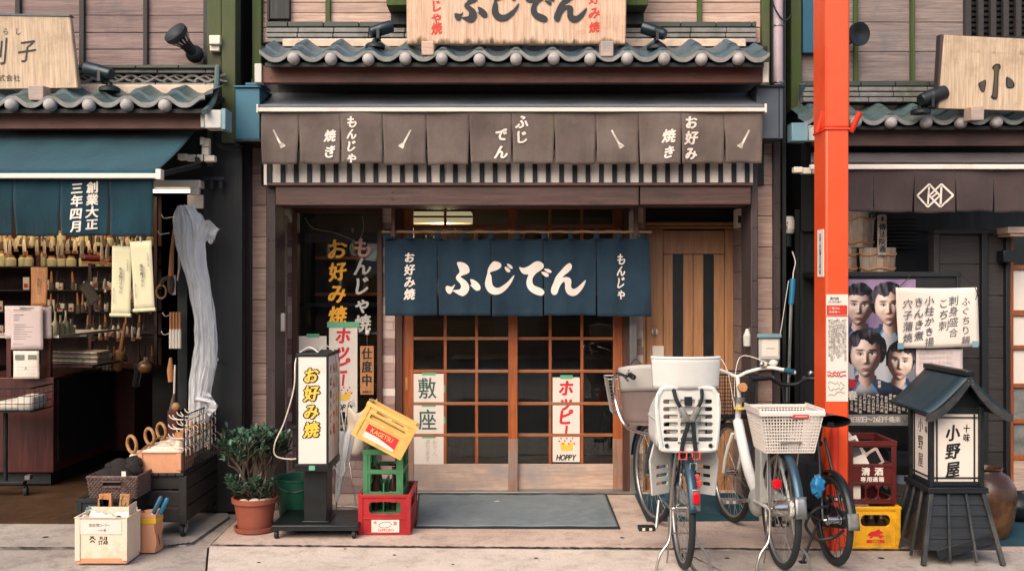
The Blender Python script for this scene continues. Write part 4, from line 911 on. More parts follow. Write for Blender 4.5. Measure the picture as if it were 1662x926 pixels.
# ------------------------------------------------------------------ the orange post
t = thing('orange_post', 'tall square orange gate post with flag tubes and paper notices', 'post', (X(1359, 6), 6.1, 0))
x0, x1 = X(1340, 6), X(1378, 6); d = 6.0
put('shaft', MB().box(x0, x1, d, d+.235, 0, Z(208, d)), M['orange'], t, bevel=.012)
put('upper_shaft', MB().box(x0-.004, x1+.004, d-.004, d+.239, Z(208, d)+.002, 5.2), M['orange'], t, bevel=.012)
put('clamp_band', MB().box(x0-.006, x1+.006, d-.008, d+.243, Z(211, d), Z(207, d)), M['orange_side'], t, bevel=.003)
for a, b, dd in ((P(1327, 214, 6.1), P(1337, 181, 6.05), 0), (P(1381, 214, 6.05), P(1396, 182, 6.0), 0)):
    ax = (b-a).normalized(); put('flag_tube', MB().lathe([(.018, 0), (.018, (b-a).length), (.013, (b-a).length), (.012, .02), (0, .02)], a, 16, ax), M['orange_side'], t)
put('foot_pipe', MB().lathe([(.024, 0), (.024, Z(691, 5.95)), (.018, Z(691, 5.95)), (.018, .1), (0, .1)], (X(1356, 5.95), 5.965, 0), 20), M['orange_side'], t)
put('side_label', MB().box(x0-.004, x0, 6.03, 6.15, Z(449, 6.05), Z(372, 6.05)), M['paper'], t)
mb = MB()
for i, ch in enumerate('たばこの火消えたか確認'): 
    v, f, w = glyph(ch, .03); mb.add([Vector((x0-.006, 6.09-x*.034, Z(381+6*i, 6.05)+y*.024)) for x, y in v], f)
put('lettering', mb, M['ink_black'], t, smooth=0)
put('notice', MB().pb(1341, 1376.5, 477.5, 512, d-.003, .002), M['paper'], t); put('notice_band', MB().pb(1342, 1375, 495, 511, d-.005, .002), M['ink_orange'], t)
put('map_sheet', MB().pb(1341, 1376.5, 514, 651, d-.003, .002), M['paper'], t)
mb = MB(); rnd = random.Random(2)
for k in range(8):
    s = ''.join(rnd.choice('のはにをがでとしたるい町店街通地下鉄浅草人形道雷門寺') for _ in range(int(rnd.uniform(13, 17)))); lett(mb, s, 1371.5-3.7*k, 519+(k % 3), 4.4, d, .0, True, .98, 1, dz=.006)
lett(mb, '案内図', 1349, 484, 5, d, .02, False, 1, dz=.006); lett(mb, '伝法院通り', 1346, 489.5, 4.5, d, .0, False, 1., dz=.006); put('lettering', mb, M['ink_grey'], t, smooth=0)
mb = MB()
for j in range(2):
    mb.tube([P(1343+1.6*i, 604+5*j+rnd.uniform(-2.2, 2.2), d-.006) for i in range(20)], .003, 5)
put('map_line', mb, M['ink_red'], t)
mb = MB()
for j in range(3): mb.tube([P(1344+3*i, 622+8*j+rnd.uniform(-4, 4), d-.006) for i in range(10)], .0012, 4)
put('map_street', mb, M['ink_grey'], t)
mb = MB(); lett(mb, 'ご案内は', 1347, 500, 4.5, d, .0, False, 1., dz=.009); lett(mb, '商店街へ', 1347, 506, 4.5, d, .0, False, 1, dz=.009); put('white_lettering', mb, M['ink_white'], t, smooth=0)
# ------------------------------------------------------------------ small builders
def holed(mb, outer, holes, o, U, V, N, t):
    """A flat panel with holes, given thickness t along N."""
    o, U, V, N = Vector(o), Vector(U), Vector(V), Vector(N); loops = [outer]+holes
    tri = tessellate_polygon([[Vector((x, y, 0)) for x, y in l] for l in loops]); pts = [p for l in loops for p in l]; n = len(pts)
    a = [o+U*x+V*y for x, y in pts]; f = [tuple(q) for q in tri]+[tuple(i+n for i in q[::-1]) for q in tri]; b = 0
    for l in loops:
        m = len(l); f += [(b+i, b+(i+1) % m, n+b+(i+1) % m, n+b+i) for i in range(m)]; b += m
    return mb.add(a+[p+N*t for p in a], f)
def rrect(x0, x1, y0, y1, r=.01, n=4):
    o = []
    for cx, cy, a in ((x1-r, y1-r, 0), (x0+r, y1-r, 90), (x0+r, y0+r, 180), (x1-r, y0+r, 270)):
        o += [(cx+r*math.cos(R(a+90*i/n)), cy+r*math.sin(R(a+90*i/n))) for i in range(n+1)]
    return o
def crate_body(w, dp, h, fh, sh, t=.012, rim=.018, ribs=(), foot=True):
    """A bottle crate, base centred at the origin, front towards -y: fh/sh = holes of front and side walls."""
    m = MB()
    for s in (-1, 1):
        holed(m, [(-w/2, 0), (w/2, 0), (w/2, h), (-w/2, h)], fh, (0, s*(dp/2)-(t if s > 0 else 0), 0), (1, 0, 0), (0, 0, 1), (0, 1, 0), t)
        holed(m, [(-dp/2+t, 0), (dp/2-t, 0), (dp/2-t, h), (-dp/2+t, h)], sh, (s*(w/2)-(t if s > 0 else 0), 0, 0), (0, 1, 0), (0, 0, 1), (1, 0, 0), t)
    for z0, z1, e in [(h-rim, h+.002, .009)]+[(a, b, .006) for a, b in ribs]+([(0.001, .016, .005)] if foot else []):
        m.box(-w/2-e, w/2+e, -dp/2-e, -dp/2-.0005, z0, z1).box(-w/2-e, w/2+e, dp/2+.0005, dp/2+e, z0, z1).box(-w/2-e, -w/2-.0005, -dp/2, dp/2, z0, z1).box(w/2+.0005, w/2+e, -dp/2, dp/2, z0, z1)
    for sx in (-1, 1):
        for sy in (-1, 1):
            m.box(sx*w/2-.005-.02*(sx > 0), sx*w/2+.005+.02*(sx < 0), sy*dp/2-.0065 if sy < 0 else sy*dp/2+.0005, sy*dp/2-.0005 if sy < 0 else sy*dp/2+.0065, .017, h-rim-.001)
    m.box(-w/2+t, w/2-t, -dp/2+t, dp/2-t, .004, .014)
    return m
def printed(o, s, cx, cz, size, y, mat, bold=.03, sx=1., name='lettering', vert=False, pitch=1., warp=0., shear=0):
    """Flat writing on a local front face (y towards the camera), centred on (cx, cz), size in metres."""
    mb = MB(); x = 0; z = 0; ws = [glyph(c, 0.)[2]*sx*size for c in s]; gap = .06*size*pitch if not vert else 0
    tot = sum(ws)+gap*(len(s)-1)
    n = 25 if bold > .07 else 7 if bold > .02 else 3 if bold > .005 else 1
    for k in range(n):
        ox, oz = (math.cos(k*1.05)*bold*size*.85*(.5 if k > 12 else 1), math.sin(k*1.05)*bold*size*.65*(.5 if k > 12 else 1)) if k else (0, 0); x = -tot/2; z = size*pitch*(len(s)-1)/2
        for c, w in zip(s, ws):
            v, f, _ = glyph(c, 0.)
            if not vert: mb.add([Vector((cx+x+w/2+(a*sx+shear*b)*size+ox, y-.001-.0001*k, cz+b*size+oz)) for a, b in v], f); x += w+gap
            else:
                vv = [(-b*.9, a) for a, b in v] if c == 'ー' else v
                mb.add([Vector((cx+(a*sx+shear*b+warp*math.sin(7*b+z*31))*size+ox, y-.001-.0001*k, cz+z+(b+warp*a+(.08*a if warp else 0))*size+oz)) for a, b in vv], f); z -= size*pitch
    return put(name, mb, mat, o, smooth=0, local=True)
def pick(label, cat, name, loc, rz=0, group=None, rot=None): return thing(name, label, cat, loc, group, rot or (0, 0, rz))
# ------------------------------------------------------------------ brush shop: goods
# long display counter
d = 7.75
t = thing('display_counter', 'dark red wooden display counter with paper notices on its glass top', 'counter', (X(20, d), d, 0))
put('cabinet', MB().box(X(-60, d), X(87, d), d, 9.0, .13, Z(612, d)), M['counter'], t, bevel=.006)
put('plinth', MB().box(X(-60, d)+.05, X(87, d)-.05, d+.06, 8.9, .03, .13), M['black_wood'], t)
put('side_panel', MB().box(X(87, d)+.002, X(87, d)+.012, d+.06, 8.9, .2, Z(618, d)), M['black_wood'], t)
for px in (12, 76): put('corner_upright', MB().box(X(px, d)-.02, X(px, d)+.02, d+.02, d+.06, Z(612, d), Z(528, d)), M['counter'], t, bevel=.003)
put('glass_shelf', MB().box(X(-60, d), X(87, d)+.02, d+.02, 9.0, Z(548, d), Z(546, d)), M['plastic_grey'], t)
put('shelf_edge', MB().box(X(87, d)+.021, X(87, d)+.03, d+.02, 9.0, Z(548.5, d), Z(544, d)), M['cream_plastic'], t)
t = thing('side_counter', 'low dark red counter standing deeper in the brush shop', 'counter', (X(160, 8.7), 8.7, 0))
put('cabinet', MB().box(X(92, 8.9), X(215, 8.9), 8.95, 9.4, .1, Z(602, 8.9)), M['counter'], t, bevel=.006)
put('door_gap', MB().pb(151, 153, 606, 705, 8.94, .01), M['bamboo'], t); put('top', MB().box(X(90, 8.9), X(217, 8.9), 8.93, 9.42, Z(601, 8.9), Z(597, 8.9)), M['counter'], t, bevel=.003)
proto = None; rnd = random.Random(11)
for row in range(3):
    for col_ in range(7):
        p = (X(92, 8.2)+col_*.062+rnd.uniform(-.004, .004), 8.3-.02*col_+.0, Z(598, 7.9)+.02+row*.036)
        if proto is None:
            proto = pick('folded white towel in a stack beside the counter', 'towel', 'folded_towel', p, group='folded towels stacked on the counter'); put('cloth', MB().box(-.03, .03, -.13, .13, 0, .032), M['box_white'], proto, bevel=.008, local=True); put('band', MB().box(-.0305, .0305, -.1305, -.129, .006, .02), M['ink_grey'], proto, local=True)
        else: dup(proto, p)
put('towel_board', MB().box(X(80, 8.0), X(150, 8.0), 8.0, 8.7, Z(598, 7.9), Z(598, 7.9)+.016), M['counter'], bpy.data.objects['display_counter'], bevel=.003)
# paper notices
def paper(label, px0, px1, py0, py1, d, mat='paper', rz=0., lines=(), cat='notice', bend=.004, name='paper_notice'):
    t = pick(label, cat, name, P((px0+px1)/2, py1, d), rot=(0, rz, 0)); w = (px1-px0)*d/F; h = (py1-py0)*d/F
    put('sheet', MB().sheet(lambda u, v: (-w/2+w*u, bend*math.sin(u*5+v*3)-bend, h*(1-v)), 8, 8), M[mat], t, local=True, solid=.0012)
    return t, w, h
t, w, h = paper('pale mauve paper notice with rows of tiny print taped over the counter glass', 18, 70, 496, 567, 7.7, 'paper_mauve')
mb = MB()
for i, l in enumerate((.7, 0, .4, .25, .2, 0, .5, .8, .45, .75, .55, .7, .5, 0, .4)):
    if l: mb.box(-w/2+.02, -w/2+.02+l*(w-.05), -.0085, -.008, h*(.9-.055*i), h*(.9-.055*i)+.003)
put('print', mb, M['ink_grey'], t, local=True); printed(t, '営業時間のお知らせ', 0, h*.95, .014, -.008, M['ink_grey'])
t, w, h = paper('blank pale notice tucked behind the printed one on the counter', 8, 84, 496, 549, 7.74, 'paper_mauve')
t, w, h = paper('small white card with two faint pictures under the printed notice', 22, 64, 569, 614, 7.68, 'paper')
for i in (-1, 1): put('picture', MB().box(i*.05-.035, i*.05+.035, -.0085, -.008, h*.68, h*.86), M['ridge'], t, local=True)
mb = MB()
for i in range(3): mb.box(-w/2+.03, w/2-.03, -.0085, -.008, h*(.18+.12*i), h*(.18+.12*i)+.003)
put('print', mb, M['ink_pale'], t, local=True); printed(t, '人', 0, h*.38, .025, -.008, M['ink_black'])
# hanging scroll banners and the wooden plaque
def banner(label, px0, px1, py0, py1, d, main, side, tail, rz, mat='paper_cream', roller=True):
    t = pick(label, 'banner', 'hanging_banner', P((px0+px1)/2, py0, d), rot=(0, rz, 0)); w = (px1-px0)*d/F; h = (py1-py0)*d/F
    put('sheet', MB().sheet(lambda u, v: (-w/2+w*u, .006*math.sin(v*3+u*2), -h*v), 6, 10), M[mat], t, local=True, solid=.002)
    if roller: put('roller', MB().tube([(-w/2-.004, -.004, -h), (w/2+.004, -.004, -h)], .011, 10), M[mat], t, local=True); put('hanger', MB().tube([(0, 0, 0), (0, 0, .05)], .004, 6).ball((0, 0, .04), .009, 8, 6).ball((0, 0, .02), .008, 8, 6), M['cream_plastic'], t, local=True)
    s = .023 if roller else .021
    printed(t, main, 0, -h*.5, s, -.012, M['ink_black'], .025, 1, 'lettering', True, 1.02)
    printed(t, side, w*.34, -h*.28, s*.5, -.012, M['ink_grey'], .012, 1, 'lettering', True, 1.05); printed(t, tail, -w*.34, -h*.72, s*.55, -.012, M['ink_grey'], .012, 1, 'lettering', True, 1.1)
    return t
banner('cream hanging banner lettered 毛玉取りブラシ below the teal curtain', 182, 214, 399, 511, 6.08, '毛玉取りブラシ', '伝法院通名物', '浅草かなや刷子', R(1))
banner('cream hanging banner lettered 馬毛歯ブラシ overlapping the one with 毛玉取り', 211, 245, 391, 503, 6.04, '馬毛歯ブラシ', '伝法院通り名物', '浅草かなや刷子', R(-3.5))
banner('orange brown wooden plaque lettered 馬毛歯ブラシ above the counter notices', 50, 77, 433, 496, 7.72, '馬毛歯ブラシ', '伝法院通名物', '浅草かなや刷子', 0, 'tag_wood', False)
# back shelves full of small goods, each an object
t = thing('goods_rack', 'tall dark wall rack at the back of the brush shop filled with small goods', 'rack', (X(120, 9.6), 9.6, 0))
put('back_panel', MB().box(X(-60, 9.9), X(262, 9.9), 9.9, 9.95, .8, 2.5), M['counter'], t)
for py in (399, 432, 470, 505, 545): put('shelf', MB().box(X(-60, 9.5), X(258, 9.5), 9.45, 9.9, Z(py, 9.5)-.012, Z(py, 9.5)), M['cart_wood'], t)
for px in (-20, 66, 150, 256): put('upright', MB().box(X(px, 9.5)-.015, X(px, 9.5)+.015, 9.44, 9.47, .8, 2.45), M['counter'], t)
gl = pick('clear jar with pale lid on the top back shelf', 'jar', 'glass_jar', P(10, 399, 9.5), group='jars on the back shelf')
put('body', MB().lathe([(.045, 0), (.048, .02), (.048, .1), (.03, .12)], (0, 0, 0), 14), M['paper_cream'], gl, local=True); put('lid', MB().lathe([(.034, .12), (.034, .145), (0, .146)], (0, 0, 0), 14), M['tag_wood'], gl, local=True)
first = True
for py, n in ((399, 16), (432, 15)):
    for i in range(n):
        p = P(2+16*i+rnd.uniform(-2, 2), py, 9.5)+Vector((0, rnd.uniform(-.02, .06), 0))
        if first: gl.location = p; gl['_o'] = tuple(p); first = False
        else: g = dup(gl, p); g.scale = (rnd.uniform(.7, 1), )*2+(rnd.uniform(.6, 1.1),)
hb = pick('small brush with pale wooden handle hanging in rows at the back', 'brush', 'hanging_brush', (0, 0, 0), group='brushes hanging at the back of the shop')
put('handle', MB().tube([(0, 0, 0), (0, 0, -.05), (0, 0, -.1)], [.006, .01, .012], 8), M['tag_wood'], hb, local=True); put('bristles', MB().tube([(0, 0, -.1), (0, 0, -.125), (0, -.004, -.17)], [.014, .02, .022], 10), M['bark'], hb, local=True)
kinds = [hb, hb]
for lab, hm, bm_, bl in (('small black handled brush hanging in rows at the back', 'black_wood', 'cream_plastic', 1.0), ('slim brush with dark red handle hanging in rows at the back', 'counter', 'bark', 1.3)):
    k2 = pick(lab, 'brush', 'hanging_brush', P(92+40*len(kinds), 446, 9.28), group=lab.split(' hanging')[0]+'es' if False else 'brushes of one kind, '+hm.replace('_', ' '))
    put('handle', MB().tube([(0, 0, 0), (0, 0, -.06), (0, 0, -.11)], [.005, .007, .01], 8), M[hm], k2, local=True); put('bristles', MB().box(-.012*bl, .012*bl, -.02, .012, -.165, -.11), M[bm_], k2, local=True, bevel=.004); kinds.append(k2)
first = True
for py, n, px0, st in ((440, 16, 84, 10.5), (476, 17, 84, 10), (511, 13, 120, 10.5), (560, 9, 165, 10), (372, 22, 4, 11)):
    for i in range(n):
        p = P(px0+st*i+rnd.uniform(-2, 2), py+rnd.uniform(-2, 2), 9.3)
        if first: hb.location = p; hb['_o'] = tuple(p); first = False
        elif rnd.random() < .12: continue
        else: g = dup(rnd.choice(kinds), p); g.scale = (1, 1, rnd.uniform(.7, 1.15)); g.rotation_euler = (0, rnd.uniform(-.08, .08), rnd.uniform(0, 3))
rb = pick('row brush with deep red bristles on the second shelf', 'brush', 'red_brush', P(142, 419, 9.3), group='red bristled brushes')
put('bristles', MB().tube([(-.05, 0, 0), (0, 0, .004), (.05, 0, 0)], .03, 10), M['red_fur'], rb, local=True); put('block', MB().box(-.05, .05, -.02, .02, -.05, -.028), M['tag_wood'], rb, local=True, bevel=.004)
for i in range(1, 4): dup(rb, P(142+16*i, 419+i*.8, 9.3))
bx = pick('small packet in a clear sleeve on the lower back shelf', 'packet', 'goods_packet', P(5, 470, 9.5), group='packets on the lower shelves')
put('card', MB().box(-.03, .03, -.01, .01, 0, .12), M['cream_plastic'], bx, local=True, bevel=.003); put('print', MB().box(-.02, .02, -.0115, -.011, .02, .06), M['ink_orange'], bx, local=True)
first = True
for py in (470, 505, 545):
    for i in range(13):
        if rnd.random() < .3: continue
        p = P(4+19*i+rnd.uniform(-4, 4), py, 9.5)
        if first: bx.location = p; bx['_o'] = tuple(p); first = False
        else: g = dup(bx, p); g.scale = (rnd.uniform(.6, 1.2), 1, rnd.uniform(.4, 1)); g.rotation_euler = (0, 0, rnd.uniform(-.3, .3))
hp = pick('clear hanging packet with an amber card strung in front of the back rack', 'packet', 'hanging_packet', (0, 0, 0), group='hanging packets before the back rack')
put('card', MB().box(-.022, .022, 0, .004, -.15, -.115), M['cardboard'], hp, local=True); put('contents', MB().tube([(0, -.004, -.12), (0, -.006, -.06), (0, 0, 0)], [.014, .016, .008], 8), M['box_white'], hp, local=True)
first = True
for py, x0_, n in ((392, 100, 9), (388, 6, 9), (455, 172, 7), (530, 150, 8)):
    for i in range(n):
        p = P(x0_+11*i+rnd.uniform(-2, 2), py+rnd.uniform(-4, 4), 8.9+rnd.uniform(0, .3))
        if first: hp.location = p; hp['_o'] = tuple(p); first = False
        else: g = dup(hp, p); g.scale = (rnd.uniform(.7, 1.2), 1, rnd.uniform(.6, 1.2)); g.rotation_euler = (0, rnd.uniform(-.1, .1), rnd.uniform(-.5, .5))
t = pick('dark leaf shaped picture card tilted on the shelf under the banners', 'card', 'display_card', P(143, 472, 8.4), rot=(0, R(-35), 0)); put('card', MB().box(-.05, .05, 0, .006, -.12, .08), M['black_wood'], t, local=True); put('border', MB().box(-.04, .04, -.001, 0, -.1, .06), M['bark'], t, local=True)
br = pick('thick pale wooden scrubbing brush leaning on the side counter', 'brush', 'scrubbing_brush', P(190, 601, 8.6), rot=(0, R(10), 0)); put('block', MB().lathe([(.03, 0), (.042, .02), (.04, .12), (.05, .14), (.05, .16), (.03, .18)], (0, 0, 0), 16), M['bamboo'], br, local=True); put('handle', MB().tube([(0, 0, .18), (.0, 0, .42)], [.018, .014], 10), M['tag_wood'], br, local=True)
wb = pick('black wire basket of goods on the side counter', 'basket', 'wire_basket', P(172, 601, 8.7)); mb = MB()
for i in range(6):
    mb.tube([(-.08+.032*i, -.06, 0), (-.08+.032*i, -.06, .18)], .0025, 5); mb.tube([(-.08, -.06, .036*i), (.08, -.06, .036*i)], .0025, 5)
put('wire', mb, M['dark_metal'], wb, local=True); put('contents', MB().box(-.07, .07, -.05, .05, .0, .15), M['cream_plastic'], wb, local=True, bevel=.02)
# glass flacons on the glass shelf
fl = pick('clear oil bottle with thin neck on the glass shelf', 'bottle', 'oil_bottle', P(90, 545, 8.0), group='oil bottles on the glass shelf')
put('body', MB().lathe([(.03, 0), (.034, .02), (.03, .1), (.01, .13), (.008, .19), (.013, .2), (0, .2)], (0, 0, 0), 14), M['paper_cream'], fl, local=True)
for i in range(1, 4): g = dup(fl, P(90+8.5*i, 545, 8.0+.05*i)); g.scale = (1, 1, (1, .85, 1.05, .7)[i])
# tools on the dark inner post
def hang(label, px, py, d, parts, group=None, name='hanging_brush', cat='brush'):
    t = pick(label, cat, name, P(px, py, d), group=group)
    for n, mb, m in parts: put(n, mb, M[m], t, local=True)
    return t
hang('long handled dark bath brush hanging high on the post', 282, 372, 6.95, [('handle', MB().tube([(0, 0, 0), (-.012, 0, -.15), (-.02, 0, -.33)], [.008, .014, .02], 10), 'tag_wood'), ('head', MB().ball((-.02, 0, -.39), (.024, .03, .07)), 'bark')])
hang('thin brown brush with a white price tag hanging on the post', 290, 400, 6.97, [('handle', MB().tube([(0, 0, 0), (.004, 0, -.15), (-.01, 0, -.24)], [.006, .008, .006], 8), 'cream_plastic'), ('tag', MB().box(-.05, -.02, -.002, 0, -.34, -.2), 'paper')])
w1 = hang('white bristled brush with orange wooden handle in the row on the post', 277, 506, 6.93, [('handle', MB().tube([(0, 0, 0), (0, 0, -.12)], .0085, 10), 'tag_wood'), ('bristles', MB().tube([(0, 0, -.12), (0, 0, -.15), (0, 0, -.255)], [.009, .012, .011], 10), 'cream_plastic')], group='white bristled brushes in a row')
for i in range(1, 4): dup(w1, P(277+4.9*i, 506, 6.93))
hang('brown whisk with pointed tip hanging under the white brushes', 277, 580, 6.93, [('head', MB().tube([(0, 0, 0), (-.004, 0, -.09), (0, 0, -.17)], [.01, .022, .018], 10), 'tag_wood')], name='whisk', cat='whisk')
hang('long whisk with pale bound neck hanging low on the inner post', 284, 592, 6.93, [('handle', MB().tube([(0, 0, 0), (-.006, 0, -.2)], .007, 8), 'cream_plastic'), ('head', MB().tube([(-.006, 0, -.2), (-.02, 0, -.3), (-.035, 0, -.36)], [.008, .02, .012], 10), 'bark')], name='whisk', cat='whisk')
hang('round red brown brush head hanging in the dark near the doorway', 236, 595, 8.2, [('head', MB().ball((0, 0, 0), (.07, .05, .055)), 'jar')], name='round_brush')
hang('loop shaped pale brush hanging beside the banners', 262, 462, 7.3, [('loop', MB().ring((0, 0, -.05), .05, .008, 20, 6, (.5, 1, 0)), 'bamboo'), ('bristles', MB().tube([(0, 0, 0), (.02, 0, .04), (.06, 0, .05)], .02, 8), 'bark')])
for i, (px, py) in enumerate(((268, 352), (262, 378), (270, 510), (268, 540))):
    k = hang('white steel hook on the dark inner post', px+6, py, 6.95, [('hook', MB().tube(smooth_path([(.03, 0, 0), (0, 0, -.005), (-.025, -.03, -.01), (-.035, -.05, .015)], 4), .004, 6), 'cream_plastic')], group='hooks on the inner post', name='wall_hook', cat='hook')
t = pick('dark red box with a wooden ornament at the foot of the inner post', 'box', 'red_box', P(283, 705, 6.85)); put('body', MB().box(-.035, .035, -.04, .1, 0, .17), M['counter'], t, local=True, bevel=.004); put('ornament', MB().ball((.01, 0, .195), (.03, .02, .03)), M['bamboo'], t, local=True)
gb = pick('grey white rag hanging over a peg in the shop doorway', 'cloth', 'hanging_rag', P(222, 590, 8.3)); put('cloth', MB().sheet(lambda u, v: (-.03+.06*u+.01*math.sin(v*5), .01*math.sin(u*9), -.2*v), 6, 8), M['black_wood'], gb, local=True, solid=.004)
# translucent plastic sheet tied up beside the entrance
def film():
    b = NB('plastic_film'); b.t.nodes.remove(b.b); o = b.t.nodes['Material Output']
    tr = b.n('ShaderNodeBsdfTransparent'); tr.inputs[0].default_value = (.9, .93, .95, 1); df = b.n('ShaderNodeBsdfDiffuse'); df.inputs[0].default_value = (.93, .92, .91, 1)
    tl = b.n('ShaderNodeBsdfTranslucent'); tl.inputs[0].default_value = (.7, .72, .75, 1); gl = b.n('ShaderNodeBsdfGlossy'); gl.inputs['Roughness'].default_value = .28
    m1 = b.n('ShaderNodeMixShader'); m1.inputs[0].default_value = .22; b.l(df.outputs[0], m1.inputs[1]); b.l(tl.outputs[0], m1.inputs[2])
    m2 = b.n('ShaderNodeMixShader'); b.l(b.ramp(b.noise(b.coord((5, 5, 2)), 1.6, 4, .6), [(.3, .5), (.7, .78)]), m2.inputs[0]); b.l(tr.outputs[0], m2.inputs[1]); b.l(m1.outputs[0], m2.inputs[2])
    fr = b.n('ShaderNodeLayerWeight'); fr.inputs[0].default_value = .24
    m3 = b.n('ShaderNodeMixShader'); b.l(fr.outputs['Fresnel'], m3.inputs[0]); b.l(m2.outputs[0], m3.inputs[1]); b.l(gl.outputs[0], m3.inputs[2]); b.l(m3.outputs[0], o.inputs[0])
    bp = b.n('ShaderNodeBump'); bp.inputs['Strength'].default_value = .35; bp.inputs['Distance'].default_value = .02; b.l(b.noise(b.coord((12, 12, 5)), 1.5, 3), bp.inputs['Height'])
    for n in (df, gl): b.l(bp.outputs[0], n.inputs['Normal'])
    return b.m
M['film'] = film()
prof = [(334, 289, 313), (345, 284, 322), (358, 280, 330), (375, 281, 334), (400, 286, 333), (430, 295, 335), (460, 304, 341), (490, 311, 346), (520, 315, 349), (560, 316, 352), (590, 311, 352), (620, 307, 346), (640, 307, 342), (660, 307, 346), (685, 308, 338)]
def pf(v):
    y = 334+(685-334)*v
    for a, b in zip(prof, prof[1:]):
        if y <= b[0]+.01: s = (y-a[0])/(b[0]-a[0]); return y, a[1]+(b[1]-a[1])*s, a[2]+(b[2]-a[2])*s
t = thing('plastic_sheet', 'long crumpled clear plastic sheet hanging from a hook beside the brush shop entrance', 'plastic sheet', P(312, 685, 6.72))
def film_fn(u, v):
    y, a, b = pf(v); ang = u*2*math.pi; cx, rx = (a+b)/2, (b-a)/2; k = abs(math.sin(4.5*ang+2*v+.4*math.sin(v*17)))+.5*abs(math.sin(9.3*ang-v*5+noise.noise((ang, v*6, 2))*3)); p = P(cx+rx*math.cos(ang)*(1.06-.12*k), y, 6.72)
    p.y += -.05*math.sin(ang)*(.75+.45*k)+.02*noise.noise((u*9, v*14, 0)); return p
put('sheet', MB().sheet(film_fn, 120, 90), M['film'], t, smooth=25)
put('loose_flap', MB().sheet(lambda u, v: P(318+40*u*(1-.25*v), 345+u*26+v*(45-22*u), 6.70)+Vector((0, .03*math.sin(u*9+v*4), .012*math.sin(u*13))), 18, 10), M['film'], t)
put('loose_tail', MB().sheet(lambda u, v: P(330-14*u+26*v, 632+u*18+24*v, 6.66)+Vector((0, .03*math.sin(u*6+v*5), 0)), 10, 10), M['film'], t)
put('hook', MB().tube(smooth_path([P(300, 333, 6.8), P(297, 338, 6.72), P(302, 342, 6.7), P(306, 337, 6.7)], 5), .006, 6), M['steel'], t)
put('inner_handle', MB().tube([P(302, 340, 6.72), P(304, 362, 6.72)], .014, 10), M['tag_wood'], t); put('inner_tip', MB().tube([P(303, 352, 6.715), P(307, 372, 6.715)], [.018, .004], 8), M['blue_handle'], t)
solo('coat_peg', 'small white peg on the black post beside the plastic sheet', 'peg', MB().tube([P(346, 583, 6.92), P(352, 583, 6.86)], .009, 8).ball(P(352, 583, 6.86), .014, 10, 8), M['cream_plastic'])
# the low wheeled cart with its goods
t = thing('wheeled_cart', 'dark slatted wooden cart on castors along the brush shop side post', 'cart', (-2.22, 6.25, 0))
cx0, cx1, cy0, cy1, ct = X(224, 6.25), X(301, 6.25), 6.25, 7.0, .415
mb = MB()
for i in range(6): mb.box(cx0-.02+i*.053, cx0+.029+i*.053, cy0-.02, cy1, ct-.02, ct)
put('top_slat', mb, M['cart_wood'], t, bevel=.003)
mb = MB()
for z0, z1 in ((.31, .39), (.2, .30), (.1, .19)): mb.box(cx0, cx1, cy0, cy0+.02, z0, z1).box(cx1-.02, cx1, cy0+.02, cy1, z0, z1).box(cx0, cx0+.02, cy0+.02, cy1, z0, z1)
put('side_slat', mb, M['cart_wood'], t, bevel=.004)
for x, y in ((cx0+.015, cy0-.012), (cx1-.015, cy0-.012), (cx1+.012, cy1-.03)): put('corner_batten', MB().box(x-.025, x+.025, y, y+.022, .09, .395), M['cart_wood'], t, bevel=.003)
for x, y in ((cx1-.03, cy0+.05), (cx0+.03, cy0+.05), (cx1-.03, cy1-.05)):
    c = put('castor', MB().lathe([(.036, -.014), (.042, -.01), (.042, .01), (.036, .014)], (x, y, .043), 20, (1, 0, 0)), M['rubber'], t); put('castor_fork', MB().bar((x-.02, y, .09), (x-.02, y+.01, .04), .006, .03).bar((x+.02, y, .09), (x+.02, y+.01, .04), .006, .03), M['steel'], c); put('hub', MB().lathe([(.024, .0145), (.02, .018), (0, .019)], (x, y, .043), 16, (1, 0, 0)), M['alu'], c)
# wire grid rack on the cart
t = thing('wire_grid_rack', 'upright black wire grid rack full of white pegs along the cart edge', 'rack', (cx1+.0, 6.3, ct))
mb = MB(); gx = cx1-.012; y0, y1 = 6.26, 7.0; zb = ct+.004; zt = ct+.36
n = 19
for i in range(n+1): mb.tube([(gx, y0+(y1-y0)*i/n, zb), (gx, y0+(y1-y0)*i/n, zt)], .0022, 5)
for j in range(10): mb.tube([(gx, y0, zb+(zt-zb)*j/9), (gx, y1, zb+(zt-zb)*j/9)], .0022, 5)
mb.tube([(gx, y0, zb), (gx, y0, zt)], .005, 6).tube([(gx, y1, zb), (gx, y1, zt)], .005, 6).tube([(gx, y0, zt), (gx, y1, zt)], .005, 6).tube([(gx, y0, ct+.0), (gx-.2, y0+.0, ct+.005)], .004, 6)
put('wire', mb, M['dark_metal'], t)
pg = pick('white hooked peg hung on the black wire grid rack', 'peg', 'rack_peg', (gx-.01, 6.3, zt-.03), group='white pegs on the wire rack')
put('peg', MB().tube(smooth_path([(0, 0, .0), (-.06, 0, .0), (-.09, 0, .012), (-.1, 0, .03)], 3), .0035, 6).tube([(.0, 0, 0), (.012, 0, -.01), (.012, 0, -.05)], .004, 6), M['cream_plastic'], pg, local=True)
k = 0
for j in range(4):
    for i in range(9):
        if k: dup(pg, (gx-.01, 6.29+.078*i, zt-.03-.06*j-.01*(i % 2)))
        k = 1
pk = pick('hanging bag of pale bristles pegged to the wire rack', 'packet', 'pegged_bag', (gx-.06, 6.35, ct+.13), group='bags pegged to the wire rack')
put('bag', MB().ball((0, 0, 0), (.03, .035, .085), 10, 8), M['box_white'], pk, local=True); put('card', MB().box(-.02, .032, -.03, .03, .07, .11), M['tag_wood'], pk, local=True)
